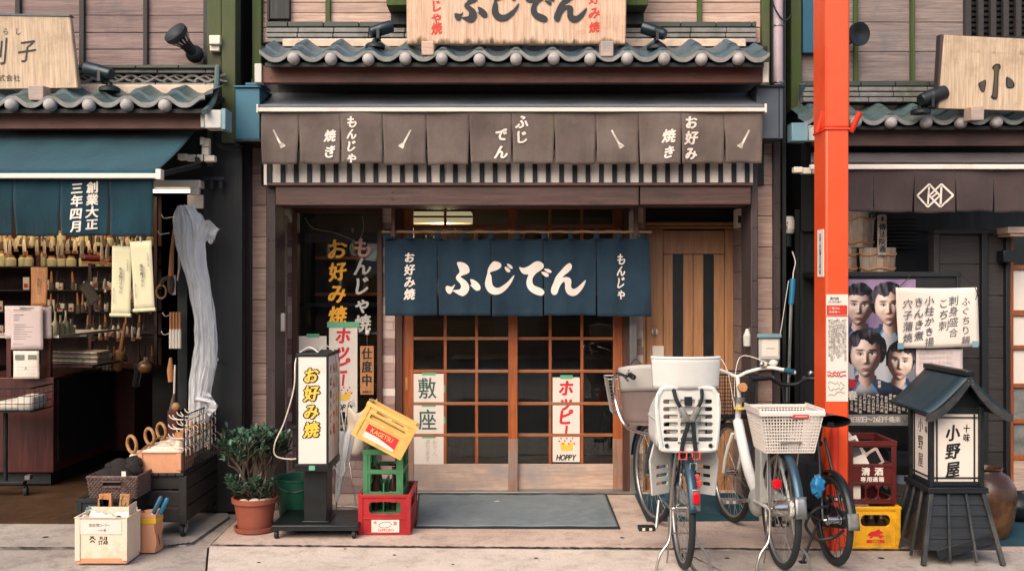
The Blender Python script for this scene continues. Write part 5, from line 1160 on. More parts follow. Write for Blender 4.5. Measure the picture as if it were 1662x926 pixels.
for i in range(1, 7): g = dup(pk, (gx-.05-.01*(i % 2), 6.35+.1*i, ct+.11+.03*(i % 3)))
# cardboard carton and the bags behind it
t = pick('open orange brown carton filled with flat white papers on the cart', 'carton', 'cardboard_carton', ((cx0+cx1)/2-.01, 6.36, ct)); w_ = .265
put('carton', crate_body(w_, .24, .13, [], [], .004, .004, (), False), M['cardboard'], t, local=True, bevel=.002)
mb = MB()
for i in range(9): mb.box(-.12+.001*i, .12, -.1+.024*i, -.088+.024*i, .02, .134+.003*math.sin(i*2.3))
put('sleeve_stack', mb, M['paper'], t, local=True, bevel=.002)
hg = pick('bag with round bamboo ring handle standing behind the carton', 'handbag', 'ring_bag', P(214, 735, 6.55), group='bags with bamboo ring handles')
put('handle_ring', MB().ring((0, 0, .06), .055, .011, 24, 8, (.8, 1, .1)), M['bamboo'], hg, local=True); put('bag', MB().ball((.07, .02, -.04), (.1, .05, .06), 12, 8), M['box_white'], hg, local=True)
dup(hg, P(243, 722, 6.72)); dup(hg, P(262, 713, 6.88))
solo('bamboo_hoop', 'thin bamboo hoop lying across the bag handles behind the carton', 'hoop', MB().tube(smooth_path([P(222, 738, 6.5), P(240, 722, 6.7), P(262, 708, 6.9), P(290, 705, 6.95)], 5), .007, 8), M['bamboo'])
# wicker basket with dark furry brushes, on a black crate
t = pick('dark box standing behind the white carton under the wicker basket', 'box', 'dark_crate', P(181, 845, 6.15)); ztop = Z(804, 6.1); t.location = (X(181, 6.1), 6.15, 0); t['_o'] = (X(181, 6.1), 6.15, 0)
put('body', crate_body(.33, .3, ztop, [], [], .02, .02, ((.1, .12),), True), M['black_wood'], t, local=True, bevel=.004)
put('top_board', MB().box(-.15, .15, -.13, .13, ztop-.02, ztop-.004), M['black_wood'], t, local=True)
t = pick('grey brown wicker basket with a slot handle, full of dark brushes', 'basket', 'wicker_basket', (X(186.5, 6.05), 6.15, ztop)); bw, bd, bh = .275, .26, .125
mb = MB(); rows_ = 12
for j in range(rows_):
    z = .006+bh*j/(rows_-1); k = 1+.1*j/rows_
    for s0, s1 in (((-1, -1), (1, -1)), ((1, -1), (1, 1)), ((1, 1), (-1, 1)), ((-1, 1), (-1, -1))):
        n = 26; p = []
        for i in range(n+1):
            u = i/n; x = (s0[0]+(s1[0]-s0[0])*u)*bw/2*k; y = (s0[1]+(s1[1]-s0[1])*u)*bd/2*k; o = .004*math.cos(math.pi*i+math.pi*j)
            nx, ny = (0, s0[1]) if s0[1] == s1[1] else (s0[0], 0); p.append((x+nx*o, y+ny*o, z))
        if s0[1] == s1[1] == -1 and j in (7, 8, 9): mb.tube(p[:9], .0058, 5).tube(p[18:], .0058, 5)
        else: mb.tube(p, .0058, 5)
put('weave', mb, M['wicker'], t, local=True); put('rim', MB().tube([(-bw/2*1.1, -bd/2*1.1, bh+.008), (bw/2*1.1, -bd/2*1.1, bh+.008), (bw/2*1.1, bd/2*1.1, bh+.008), (-bw/2*1.1, bd/2*1.1, bh+.008)], .009, 8, True), M['wicker'], t, local=True)
put('lining', MB().box(-bw/2+.012, bw/2-.012, -bd/2+.012, bd/2-.012, .0, bh*.8), M['black_matte'], t, local=True)
put('handle_slot_rim', MB().tube([(-.055, -bd/2*1.07-.002, bh*.58), (.055, -bd/2*1.07-.002, bh*.58), (.055, -bd/2*1.1-.002, bh*.85), (-.055, -bd/2*1.1-.002, bh*.85)], .006, 6, True), M['wicker'], t, local=True)
fb = pick('dark furry round brush heaped in the wicker basket', 'brush', 'furry_brush', (X(170, 6.05), 6.1, ztop+.125), group='furry brushes in the wicker basket')
put('head', MB().sheet(lambda u, v: Vector((math.cos(6.283*u)*math.sin(3.14159*v)*.075, math.sin(6.283*u)*math.sin(3.14159*v)*.06, math.cos(3.14159*v)*.045))*(1+.12*noise.noise((u*9, v*9, 1))), 24, 14), M['fur'], fb, local=True)
for px, y, z, s in ((195, 6.08, .14, .9), (208, 6.14, .15, .8), (182, 6.2, .16, 1.), (165, 6.22, .15, .8), (200, 6.22, .18, .9)):
    g = dup(fb, (X(px, 6.05), y, ztop+z)); g.scale = (s, s, s); g.rotation_euler = (.3*s, .4, px)
solo('price_tag', 'small white price tag dangling over the front rim of the wicker basket', 'tag', MB().box(X(198, 5.98), X(205, 5.98), 5.972, 5.974, Z(772, 5.98), Z(764, 5.98)), M['paper'])
# white carton with papers
t = pick('white carton with a black printed mountain mark and a handwritten card on its front', 'carton', 'white_carton', (-2.366, 5.775, 0)); w_, dp, h = .292, .19, .265
put('carton', crate_body(w_, dp, h, [], [], .004, .003, (), False), M['box_white'], t, local=True, bevel=.002)
put('raised_flap', MB().box(w_/2-.004, w_/2-.001, -.06, .06, h, h+.06).box(-w_/2+.01, w_/2-.01, dp/2-.004, dp/2-.001, h, h+.02), M['box_white'], t, local=True)
put('card', MB().box(-.128, .118, -dp/2-.0035, -dp/2-.0015, .168, .252), M['paper'], t, local=True, bevel=.001)
printed(t, '塗装用ローラー', -.01, .222, .021, -dp/2-.0035, M['ink_grey'], .0, .95); printed(t, 'ハケ・筆', .005, .192, .016, -dp/2-.0035, M['ink_grey'], .0, 1)
printed(t, 'FUJI', .012, .146, .029, -dp/2, M['ink_black'], .03, .95); printed(t, 'STAR', .012, .121, .029, -dp/2, M['ink_black'], .03, .82)
put('mountain_mark', MB().bar((-.068, -dp/2-.001, .138), (-.052, -dp/2-.001, .152), .006, .001, (0, 1, 0)).bar((-.052, -dp/2-.0012, .152), (-.034, -dp/2-.0012, .138), .006, .001, (0, 1, 0)).bar((-.064, -dp/2-.001, .122), (-.052, -dp/2-.001, .134), .006, .001, (0, 1, 0)).bar((-.052, -dp/2-.0012, .134), (-.038, -dp/2-.0012, .122), .006, .001, (0, 1, 0)).bar((-.066, -dp/2-.0014, .155), (-.04, -dp/2-.0014, .155), .004, .001, (0, 1, 0)), M['ink_black'], t, local=True)
put('packing_paper', MB().sheet(lambda u, v: (-.13+.25*u, -.07+.14*v, h-.012+.012*math.sin(u*9+v*7)+.006*math.sin(u*23)), 20, 12), M['paper'], t, local=True)
put('scuff', MB().box(-w_/2+.001, w_/2-.001, -dp/2-.0008, -dp/2-.0002, .002, .03), M['cardboard'], t, local=True)
for i, (x, y, w1, h1, rot, m) in enumerate(((159, 808, 19, 30, 4, 'bamboo'), (172, 800, 20, 38, -3, 'tag_wood'), (188, 800, 16, 36, 7, 'bamboo'))):
    t = pick(('plain tan wooden brush block standing behind the white carton', 'tan wooden brush block with a string loop, tallest behind the white carton', 'tan wooden brush block tilted at the end of the row behind the white carton')[i], 'brush', 'brush_block', (X(x, 5.86), 5.9, .0), rot=(0, R(rot), 0))
    h_ = Z(y, 5.9); put('block', MB().box(-w1*.00184, w1*.00184, -.012, .012, h_-.14, h_), M[m], t, local=True, bevel=.003); put('string', MB().tube(smooth_path([(-.01, -.014, h_-.01), (-.016, -.015, h_-.05), (0, -.015, h_-.08), (.012, -.014, h_-.05)], 4), .0015, 5), M['black'], t, local=True)
    put('foot', MB().box(-.008, .008, -.006, .006, .0, h_-.13), M['black_wood'], t, local=True)
t = pick('small bundle of pale blue ribbons beside the white carton corner', 'ribbon', 'ribbon_bundle', (X(148, 5.9), 5.93, .0)); mb = MB()
for i in range(14): mb.tube(smooth_path([(0, 0, .22), (rnd.uniform(-.04, .04), rnd.uniform(-.02, .02), .27), (rnd.uniform(-.05, .06), -.01, .25)], 3), .004, 5)
put('ribbon', mb, M['plastic_teal'], t, local=True); put('stem', MB().tube([(0, 0, 0), (0, 0, .24)], .01, 8), M['black_wood'], t, local=True)
# yellow taped bag with rolls
t = pick('worn tan paper sack with a yellow rim beside the white carton', 'sack', 'paper_sack', (X(240, 5.95), 5.97, 0)); w_ = .115
put('sack', MB().sheet(lambda u, v: ((w_/2+.006*math.sin(v*9+u*20))*(1.06-.08*v)*max(-1, min(1, 1.6*math.cos(6.2832*u))), .06*max(-1, min(1, 1.6*math.sin(6.2832*u))), .235*v*(1+.03*math.sin(6.28*u*2))), 40, 16), M['cardboard'], t, local=True)
put('yellow_rim', MB().sheet(lambda u, v: ((w_/2+.004)*1.03*max(-1, min(1, 1.6*math.cos(6.2832*u))), .063*max(-1, min(1, 1.6*math.sin(6.2832*u))), .175+.03*v), 40, 2), M['pole_yellow'], t, local=True)
for i, (a, b, m, lab) in enumerate((((-.03, 0, .1), (.075, 0, .325), 'cream_plastic', 'paint roller with cream shaft and teal grip leaning out of the tan sack'), ((.0, .02, .1), (.105, .02, .31), 'teal_handle', 'paint roller with a teal ribbed shaft leaning out of the tan sack'))):
    r_ = pick(lab, 'roller', 'paint_roller', (X(240, 5.95), 5.97, 0)); a, b = Vector(a), Vector(b)
    put('shaft', MB().tube([a, a+(b-a)*.55], .011, 10), M[m], r_, local=True); put('grip', MB().tube([a+(b-a)*.55, a+(b-a)*.95, b], [.014, .015, .009], 10), M['box_teal' if i == 0 else 'blue_handle'], r_, local=True)
# shelf trolley cut by the photo's edge
t = thing('wire_trolley', 'black wire trolley of folded cloths standing before the display counter', 'trolley', (X(10, 7.4), 7.4, 0)); d = 7.3
mb = MB(); xa, xb = X(-60, d), X(49, d); z0, z1 = Z(668, d), Z(630, d)
for i in range(12): mb.tube([(xa+(xb-xa)*i/11, d, z0+.03*i/11*0), (xa+(xb-xa)*i/11, d, z1)], .0022, 5)
for j in range(4): mb.tube([(xa, d, z0+(z1-z0)*j/3), (xb, d, z0+(z1-z0)*j/3), (xb, d+.35, z0+(z1-z0)*j/3)], .003 if j < 3 else .007, 6)
for i in range(6): mb.tube([(xb, d+.07*i, z0), (xb, d+.07*i, z1)], .0022, 5)
put('wire', mb, M['dark_metal'], t); put('tray', MB().box(xa, xb, d, d+.35, z0-.006, z0), M['dark_metal'], t)
put('post', MB().tube([(X(-10, d), d+.17, .1), (X(-10, d), d+.17, z0)], .016, 10), M['dark_metal'], t); put('base', MB().box(xa, X(46, 7.5), 7.42, 7.48, .1, .125), M['dark_metal'], t, bevel=.004)
c = put('castor', MB().lathe([(.036, -.014), (.042, -.01), (.042, .01), (.036, .014)], (X(44, 7.5), 7.48, .043), 20, (1, .3, 0)), M['rubber'], t); put('castor_fork', MB().pb(40, 48, 771, 778, 7.45, .05), M['steel'], c)
f_ = pick('folded white cloth lying in the wire trolley', 'cloth', 'folded_cloth', (X(8, d), d+.16, z0+.002), group='cloths in the wire trolley'); put('cloth', MB().box(-.1, .1, -.13, .13, 0, .07), M['paper'], f_, local=True, bevel=.03)
g = dup(f_, (X(34, d), d+.16, z0+.002)); g.scale = (.7, 1, 1.5)
gl_ = bpy.data.lights.new('shop_light', 'AREA'); gl_.shape = 'RECTANGLE'; gl_.size = 2.4; gl_.size_y = .3; gl_.energy = 12; gl_.color = (1, .76, .46); lo_ = bpy.data.objects.new('shop_light', gl_); COL.objects.link(lo_); lo_.location = (-4.7, 9.0, 2.5)
# ------------------------------------------------------------------ in front of the restaurant
def mat_(label, name, pts, m, th=.009):
    return solo(name, label, 'mat', MB().prism([(X(px, 2560/(py-463)), 2560/(py-463)) for px, py in pts], (0, 0, .001), (1, 0, 0), (0, 1, 0), (0, 0, 1), th), M[m])
t = thing('door_mat', 'large worn grey blue door mat before the sliding doors', 'mat', (0, 7, 0)); base = [(672, 857), (1007, 858.5), (985, 803), (679, 803)]
put('rubber_edge', MB().prism([(X(px, 2560/(py-463)), 2560/(py-463)) for px, py in base], (0, 0, .001), (1, 0, 0), (0, 1, 0), (0, 0, 1), .006), M['rubber'], t)
put('carpet', MB().sheet(lambda u, v: (lambda px, py: (X(px, 2560/(py-463)), 2560/(py-463), .0095+.004*max(0, math.sin(u*47))*(v > .97)+.0015*math.sin(u*19+v*7)))(675.5+(1003-675.5)*u+(681.5-675.5-(982-1003)*0)*v*(1-u)+(982-1003)*v*u, 855.5-(855.5-804)*v), 90, 30), M['mat_blue'], t, solid=.004)
mat_('dark teal rubber mat under the bicycles by the side door', 'rubber_mat', [(1050, 846), (1232, 845), (1225, 801), (1030, 803)], 'mat_teal')
solo('paper_scrap', 'tiny pale scrap of paper lying on the door mat', 'scrap', MB().prism([(-.02, -.01), (.02, -.012), (.008, .012), (-.004, .004)], (X(806, 7.2), 7.25, .0155), (1, 0, 0), (0, 1, 0), (0, 0, 1), .002), M['paper'])
# light box sign
d = 6.2; x0, x1 = X(480.5, d), X(533, d); cx = (x0+x1)/2; w = x1-x0; dp = .385; zb, zt = Z(753, d), Z(578, d)
t = thing('light_box_sign', 'tall white light box sign lettered お好み焼 on a black wheeled stand', 'sign', (cx, d+dp/2, 0)); hw = w/2; hd = dp/2
put('case_frame', MB().box(-hw, -hw+.014, -hd, -hd+.014, zb, zt).box(hw-.014, hw, -hd, -hd+.014, zb, zt).box(-hw, -hw+.014, hd-.014, hd, zb, zt).box(hw-.014, hw, hd-.014, hd, zb, zt).box(-hw-.002, hw+.002, -hd-.002, hd+.002, zt-.001, zt+.018).box(-hw-.004, hw+.004, -hd-.004, hd+.004, zb-.045, zb+.001), M['black'], t, local=True, bevel=.003)
put('front_panel', MB().box(-hw+.012, hw-.012, -hd+.004, hd-.004, zb+.004, zt-.004), M['white'], t, local=True)
put('side_panel', MB().box(hw-.006, hw-.002, -hd+.014, hd-.014, zb+.004, zt-.004), M['paper'], t, local=True)
s = .1
printed(t, 'お好み焼', -.004, Z(653, 6.2), s, -hd+.003, M['ink_black'], .15, .95, 'lettering', True, 1.14, .02, .08)
printed(t, 'お好み焼', -.004, Z(653, 6.2), s, -hd-.0005, M['ink_gold'], .045, .95, 'lettering', True, 1.14, .02, .08)
for k, (yy, col, sz, st) in enumerate(((-.11, 'ink_black', .06, 'そば焼うどん'), (-.0, 'ink_red', .075, 'もんじゃ焼'), (.10, 'ink_gold', .075, 'お好み焼き'))):
    mb = MB()
    for j, c in enumerate(st):
        for q in range(4):
            v, f, _ = glyph(c, 0.); mb.add([Vector((hw+.0+.0002*q, yy+a*sz+.0015*(q % 2), zt-.09-j*sz*1.3+b*sz+.0015*(q//2))) for a, b in v], f)
    put('side_lettering', mb, M[col], t, local=True, smooth=0)
put('column', MB().box(-.075, .075, -.10, .10, .09, zb-.045), M['black'], t, local=True, bevel=.006)
put('column_collar', MB().box(-.082, .09, -.108, .108, .088, .1), M['black'], t, local=True, bevel=.004)
put('base_board', MB().box(-.265, .285, -.17, .27, .052, .088), M['black'], t, local=True, bevel=.006); put('base_edge', MB().box(-.268, .288, -.173, -.17, .055, .07), M['dark_metal'], t, local=True)
for sx in (-.235, .255):
    for sy in (-.15, .24):
        c = put('castor', MB().lathe([(.02, -.012), (.025, -.008), (.025, .008), (.02, .012)], (sx, sy, .026), 18, (1, 0, 0)), M['rubber'], t, local=True)
put('green_tag', MB().box(-.02, .018, -hd-.007, -hd-.0045, zb-.036, zb-.008), M['tape_green'], t, local=True)
put('power_cord', MB().tube(smooth_path([(.02, -.1, zt+.02), (-.06, -.02, zt+.045), (-hw-.015, -.12, zt-.02), (-hw-.02, -.16, zt-.2), (-hw-.09, -.12, zt-.42), (-hw-.155, -.1, zt-.56), (-hw-.15, -.1, zt-.64), (-hw-.06, -.08, zt-.665), (-hw-.002, -.05, zt-.66)], 8), .0045, 6), M['cream_plastic'], t, local=True)
put('power_cord', MB().tube(smooth_path([(.0, .0, zt+.02), (.05, .05, zt+.05), (hw+.014, .06, zt-.04), (hw+.03, .05, zt-.3), (hw+.03, .04, zt-.55), (hw+.07, 0, zt-.72), (hw+.05, -.02, zt-.78), (hw-.01, -.03, zb-.02)], 8), .0045, 6), M['plastic_grey'], t, local=True)
# crates
def loc_crate(t, w, dp, h, fh, sh, mat, **k): return put('crate_body', crate_body(w, dp, h, fh, sh, **k), M[mat], t, local=True, bevel=.002)
d = 6.33; w, dp, h = .327, .44, .258
t = pick('red plastic bottle crate with a white label, lowest of its stack', 'crate', 'bottle_crate', (X(624, d), d+dp/2, 0), group=None)
fh = [rrect(-.10, .105, .135, .212, .03)]; loc_crate(t, w, dp, h, fh, [rrect(-.13, .13, .14, .21, .03)], 'red_plastic', ribs=((.10, .112),))
put('label', MB().box(-.083, .095, -dp/2-.0035, -dp/2-.0005, .018, .098), M['paper'], t, local=True)
printed(t, '中', -.06, .08, .02, -dp/2-.0035, M['ink_red'], .03); printed(t, '20', .068, .077, .032, -dp/2-.0035, M['ink_red'], .03, .7); printed(t, 'SAPPORO', .01, .033, .024, -dp/2-.0035, M['ink_red'], .02, 1.)
put('oval_mark', MB().tube([(.005+.04*math.cos(a*.2618)-.006*math.sin(a*.2618), -dp/2-.0036, .066+.018*math.sin(a*.2618)+.006*math.cos(a*.2618)) for a in range(24)], .0016, 4, True), M['ink_black'], t, local=True)
for i in range(7):
    pass
d2 = 6.40; w, h = .25, .42; dp = .32; zc = .115
t = pick('green plastic crate standing inside the red crate', 'crate', 'tall_crate', (X(622, d2), d2+dp/2, zc))
hl = [rrect(-.085, .085, .01, .115, .012), rrect(-.085, .085, .145, .26, .012), rrect(-.085, .085, .29, .385, .012)]
loc_crate(t, w, dp, h, hl, [rrect(-.12, .12, .01, .115, .012), rrect(-.12, .12, .145, .26, .012), rrect(-.12, .12, .29, .385, .012)], 'green_plastic', ribs=((.118, .142), (.265, .288)), rim=.03)
put('divider', MB().box(-.004, .004, -dp/2+.012, dp/2-.012, .014, .2).box(-w/2+.012, -.0042, -.004, .004, .014, .2).box(.0042, w/2-.012, -.004, .004, .014, .2), M['green_plastic'], t, local=True)
bt = pick('brown bottle standing in the green crate', 'bottle', 'brown_bottle', (X(622, d2)-.06, d2+.09, zc+.016), group='bottles in the green crate')
put('glass', MB().lathe([(.03, 0), (.033, .01), (.033, .16), (.014, .21), (.013, .27), (.015, .28), (0, .281)], (0, 0, 0), 16), M['bottle'], bt, local=True); put('label', MB().lathe([(.0336, .05), (.0336, .12)], (0, 0, 0), 16), M['paper'], bt, local=True)
for p in ((.06, .09), (-.06, .22), (.06, .22)): dup(bt, (X(622, d2)+p[0], d2+p[1], zc+.016))
w, dp, h = .345, .30, .235
t = pick('yellow plastic crate with a red label, tipped over the green crate', 'crate', 'tipped_crate', (X(603.5, 6.3), 6.44, Z(733, 6.3)), rot=(R(-4), R(28), R(2)))
t.location = (X(607, 6.25), 6.25+dp/2, Z(728, 6.25))
loc_crate(t, w, dp, h, [rrect(-.10, -.012, .192, .208, .007), rrect(.012, .10, .192, .208, .007), rrect(-.125, .125, .145, .172, .01)], [rrect(-.09, .09, .15, .195, .018)], 'yellow_plastic', ribs=((.178, .186), (.125, .133)), rim=.024)
put('inner_tray', MB().box(-w/2+.02, w/2-.02, -dp/2+.02, dp/2-.02, .1, .16), M['yellow_plastic'], t, local=True)
put('label_white', MB().box(-.108, .108, -dp/2-.003, -dp/2-.0005, .024, .112), M['paper'], t, local=True); put('label_red', MB().prism([(-.108, .112), (.108, .112), (.108, .04), (-.02, .062), (-.108, .062)], (0, -dp/2-.004, 0), (1, 0, 0), (0, 0, 1), (0, 1, 0), .0009), M['ink_red'], t, local=True)
printed(t, 'KAGETSU', .0, .086, .04, -dp/2-.0045, M['yellow_plastic'], .03, .9)
# plant in a terracotta pot
pc = Vector((X(414, 6.44), 6.44, 0))
t = thing('potted_plant', 'bushy jade plant with glossy dark leaves in a terracotta pot', 'plant', pc)
put('saucer', MB().lathe([(.115, .0), (.13, .01), (.135, .035), (.125, .035), (.12, .015), (0, .012)], (0, 0, 0), 36), M['terracotta'], t, local=True)
put('pot', MB().lathe([(.10, .014), (.108, .02), (.133, .19), (.148, .192), (.150, .222), (.138, .224), (.134, .2), (0, .195)], (0, 0, 0), 40), M['terracotta'], t, local=True)
put('soil', MB().lathe([(.134, .2), (.06, .205), (0, .206)], (0, 0, 0), 24), M['soil'], t, local=True)
for sx, sy, r_, s2 in ((.02, -.09, .04, .6), (.07, -.07, .035, .5), (-.05, -.09, .035, .6), (.09, -.02, .03, .5)): put('pale_stone', MB().ball((sx, sy, .206), (r_, r_*.8, r_*s2), 12, 8), M['stone'], t, local=True)
rnd = random.Random(21); branches = []; br = MB()
tips = []
def grow(p, dr, L, r_, lev):
    q = p+dr*L*.5+Vector((rnd.uniform(-.01, .01), rnd.uniform(-.01, .01), .01)); e = p+dr*L
    br.tube(smooth_path([p, q, e], 3), [r_, r_*.93, r_*.9, r_*.85, r_*.8, r_*.75, r_*.7][:7], 7)
    if lev == 0: tips.append((e, dr)); return
    for k in range(rnd.choice((2, 3)) if lev < 3 else 4):
        nd = (dr+Vector((rnd.uniform(-.75, .75), rnd.uniform(-.75, .75), rnd.uniform(-.15, .5)))).normalized(); grow(e, nd, L*rnd.uniform(.6, .85), r_*.65, lev-1)
for dr in ((-.35, -.1, 1.), (.35, -.15, 1.), (.05, .3, 1.), (-.1, -.35, 1.), (.5, .15, .95), (-.5, .2, .9), (.2, -.4, 1.1), (-.2, .1, 1.2), (.25, .2, 1.2)):
    grow(Vector((dr[0]*.03, dr[1]*.03, .2)), Vector(dr).normalized(), .175, .011, 3)
for dr in ((.25, -.55, .55), (-.5, -.5, .55), (.5, -.45, .5), (-.7, -.2, .6), (0, -.6, .5)): grow(Vector((dr[0]*.05, dr[1]*.05, .2)), Vector(dr).normalized(), .085, .008, 2)
tips = [(Vector((pp.x if abs(pp.x) < .2 else .2*(1 if pp.x > 0 else -1)*rnd.uniform(.75, 1.05), pp.y*.9, min(pp.z, .76))), dd) for pp, dd in tips]
put('stem', br, M['bark'], t, local=True)
lf = MB()
prof_ = [(0, 0), (.35, .32), (.75, .5), (1., .38), (1.18, 0)]
def leaf(p, dr, up, s):
    dr = dr.normalized(); sd = dr.cross(up)
    sd = sd.normalized() if sd.length > 1e-3 else dr.orthogonal().normalized(); n = sd.cross(dr)
    v = []
    for a, b in prof_: v += [p+dr*a*s-sd*b*s*.62+n*(.10*b*s), p+dr*a*s+n*(-.05*s*math.sin(a*2.4)), p+dr*a*s+sd*b*s*.62+n*(.10*b*s)]
    lf.add(v, [(3*i+j, 3*i+j+1, 3*i+j+4, 3*i+j+3) for i in range(4) for j in (0, 1)])
for e, dr in tips:
    for k in range(rnd.randint(11, 15)):
        a = rnd.uniform(0, 6.283); el = rnd.uniform(-.35, 1.1); q = Vector((math.cos(a)*math.cos(el), math.sin(a)*math.cos(el), math.sin(el)))
        leaf(e-dr*rnd.uniform(0, .11)+q*.006, (q+dr*.5).normalized(), Vector((rnd.uniform(-.3, .3), rnd.uniform(-.3, .3), 1)), rnd.uniform(.024, .040))
def leafmat():
    b = NB('jade_leaf'); isl = b.island()
    col = b.ramp(isl, [(0, '#1d3329'), (.4, '#2c4a38'), (.75, '#3f6148'), (1, '#65856a')]); b.b.inputs['Subsurface Weight'].default_value = .05
    return b.fin(col, .32, 0, .5)
M['jade'] = leafmat()
put('foliage', lf, M['jade'], t, local=True, smooth=60)
for i in range(3): put('blue_tag', MB().box(-.004+.01*i, .004+.01*i, -.03, -.027, .24+.02*i, .27+.02*i), M['blue_handle'], t, local=True)
# teal pole, green bucket, umbrella
bp = thing('broom_pole', 'bright teal pole leaning on the mosaic wall behind the plant', 'pole', (X(460, 7.4), 7.4, 0))
put('pole', MB().tube([P(449, 577, 7.45), P(463, 720, 7.3)], .016, 12), M['teal_handle'], bp); put('shaft', MB().tube([P(463, 720, 7.3), P(468, 800, 7.25)], .013, 10), M['alu'], bp); put('end_cap', MB().tube([P(448.6, 573, 7.455), P(449.2, 579, 7.448)], .018, 12), M['blue_handle'], bp); put('ring', MB().ring(P(452, 650, 7.38), .022, .004, 16, 6, (.3, .2, 1)), M['black'], bp)
bk = thing('green_bucket', 'dark green plastic bucket between the plant and the light box sign', 'bucket', (X(481, 6.75), 6.78, 0))
put('body', MB().lathe([(.11, 0), (.118, .01), (.145, .27), (.152, .275), (.152, .29), (.138, .29), (.11, .02), (0, .015)], (0, 0, 0), 32), M['bucket_green'], bk, local=True); put('handle', MB().tube(smooth_path([(-.15, 0, .275), (-.1, -.1, .23), (0, -.15, .21), (.1, -.1, .23), (.15, 0, .275)], 5), .004, 6), M['steel'], bk, local=True)
um = thing('clear_umbrella', 'closed translucent umbrella leaning behind the light box sign', 'umbrella', (X(548, 6.9), 6.9, 0))
put('canopy', MB().sheet(lambda u, v: Vector((X(562-16*v, 6.95-.1*v), 6.95-.1*v, 0))+Vector(((.05*(1-v)**.7+.008)*math.cos(6.2832*u)*(1+.25*math.sin(6.28*5*u)), (.05*(1-v)**.7+.008)*math.sin(6.2832*u)*(1+.25*math.sin(6.28*5*u)), Z(700, 6.95)-(Z(700, 6.95)-.1)*v)), 40, 10), M['film'], um); put('shaft', MB().tube([P(562, 672, 6.96), P(544, 838, 6.84)], .005, 8), M['steel'], um); put('handle', MB().tube(smooth_path([P(562, 675, 6.96), P(564, 655, 6.97), P(571, 650, 6.97), P(575, 660, 6.97)], 5), .009, 8), M['cream_plastic'], um)
solo('thin_rod', 'thin steel rod leaning on the mosaic wall beside the crates', 'rod', MB().tube([P(554, 668, 7.4), P(575, 800, 7.0), P(579, 829, 6.95)], .0055, 8), M['alu'])
solo('floor_bar', 'steel bar lying on the pavement behind the red crate', 'bar', MB().tube([(X(536, 7), 6.95, .05), (X(598, 7), 6.9, .05)], .008, 8).tube([(X(590, 7), 6.9, .0), (X(590, 7), 6.9, .05)], .006, 6).tube([(X(540, 7), 6.95, .0), (X(540, 7), 6.95, .05)], .006, 6), M['alu'])
solo('paper_bag', 'crumpled white paper bag behind the yellow crate', 'bag', MB().sheet(lambda u, v: P(560+34*u+4*math.sin(v*5), 664+70*v, 7.35)+Vector((.0, -.05*math.sin(3.14*u)*(1+.3*math.sin(9*v)), .02*math.sin(u*7))), 12, 12), M['box_white'], solid=.003)
# papers and plaques on the glass
def poster(label, px0, px1, py0, py1, d, name='paper_poster', cat='poster', tape=True, group=None):
    t = pick(label, cat, name, P((px0+px1)/2, py1, d), group=group); w = (px1-px0)*d/F; h = (py1-py0)*d/F
    put('sheet', MB().box(-w/2, w/2, 0, .0015, 0, h), M['paper'], t, local=True)
    if tape: put('tape', MB().box(-w*.22, w*.24, -.001, -.0002, h-.012, h+.018), M['tape_green'], t, local=True)
    return t, w, h
def cup(t, cx, cz, s):
    put('mug_print', MB().prism([(-s*.5, 0), (s*.5, 0), (s*.56, s*.7), (-s*.56, s*.7)], (cx, -.001, cz), (1, 0, 0), (0, 0, 1), (0, -1, 0), .0004), M['ink_gold'], t, local=True)
    mb = MB()
    for i in range(7): a = i*.9; mb.lathe([(s*.17, 0), (s*.17, .0004)], (cx+s*.62*(i/3-1), -.001-.0001*i, cz+s*(.85+.22*math.sin(a*1.7))), 10, (0, -1, 0))
    put('flower_print', mb, M['paper'], t, local=True); mb = MB()
    for i in range(9): mb.lathe([(s*.075, 0), (s*.075, .0004)], (cx+s*.66*(i/4-1), -.0022, cz+s*(.84+.27*math.sin(i*2.1))), 8, (0, -1, 0))
    put('dot_print', mb, M['ink_red'], t, local=True)
def hoppy(label, px0, px1, py0, py1, d):
    t, w, h = poster(label, px0, px1, py0, py1, d); s = w*.62
    printed(t, 'ホッピ', .0, h*.70, s, -.0008, M['ink_red'], .05, .9, 'lettering', True, .86, .0, .12)
    put('long_mark', MB().prism([(-.012, .0), (.004, 0), (.014, h*.13), (-.004, h*.135)], (0, -.0014, h*.30), (1, 0, 0), (0, 0, 1), (0, 1, 0), .0005), M['ink_red'], t, local=True)
    cup(t, .004, h*.135, w*.42); printed(t, 'HOPPY', .0, h*.055, w*.3, -.0008, M['ink_black'], .03, .75, 'lettering', False, 1, 0, .2)
    return t
hoppy('white poster with red lettering taped in the window beside the light box sign', 534, 580, 527, 668, 7.575)
hoppy('white poster with red lettering on the sliding door glass', 897, 941, 612, 749, 7.652)
poster('plain white paper in the window above the light box sign', 485, 530, 545, 620, 7.56)
put('tape', MB().pb(531, 583, 522, 531, 7.570, .001), M['tape_green'], [o for o in bpy.data.objects if o.name == 'paper_poster'][0])
for lab, c, y0, y1 in (('upper white door paper with a dense green brushed character', '敷', 606, 652), ('white door paper with a green character under a roof stroke, second from the top', '座', 657, 703)):
    t, w, h = poster(lab, 671, 720, y0, y1, 7.606, tape=True); printed(t, c, -.01, h*.47, h*.78, -.0012, M['ink_green'], .02, .85, 'lettering', False, 1, 0, -.05)
    put('tape', MB().box(w/2-.0, w/2+.012, -.001, -.0002, h*.35, h*.6), M['tape_green'], t, local=True)
t, w, h = poster('white door paper with faint vertical grey writing below the green characters', 671, 720, 708, 754, 7.606)
printed(t, 'おでん', .05, h*.6, h*.2, -.0012, M['ink_pale'], .02, 1, 'lettering', True); printed(t, 'あります', -.005, h*.52, h*.2, -.0012, M['ink_pale'], .02, 1, 'lettering', True)
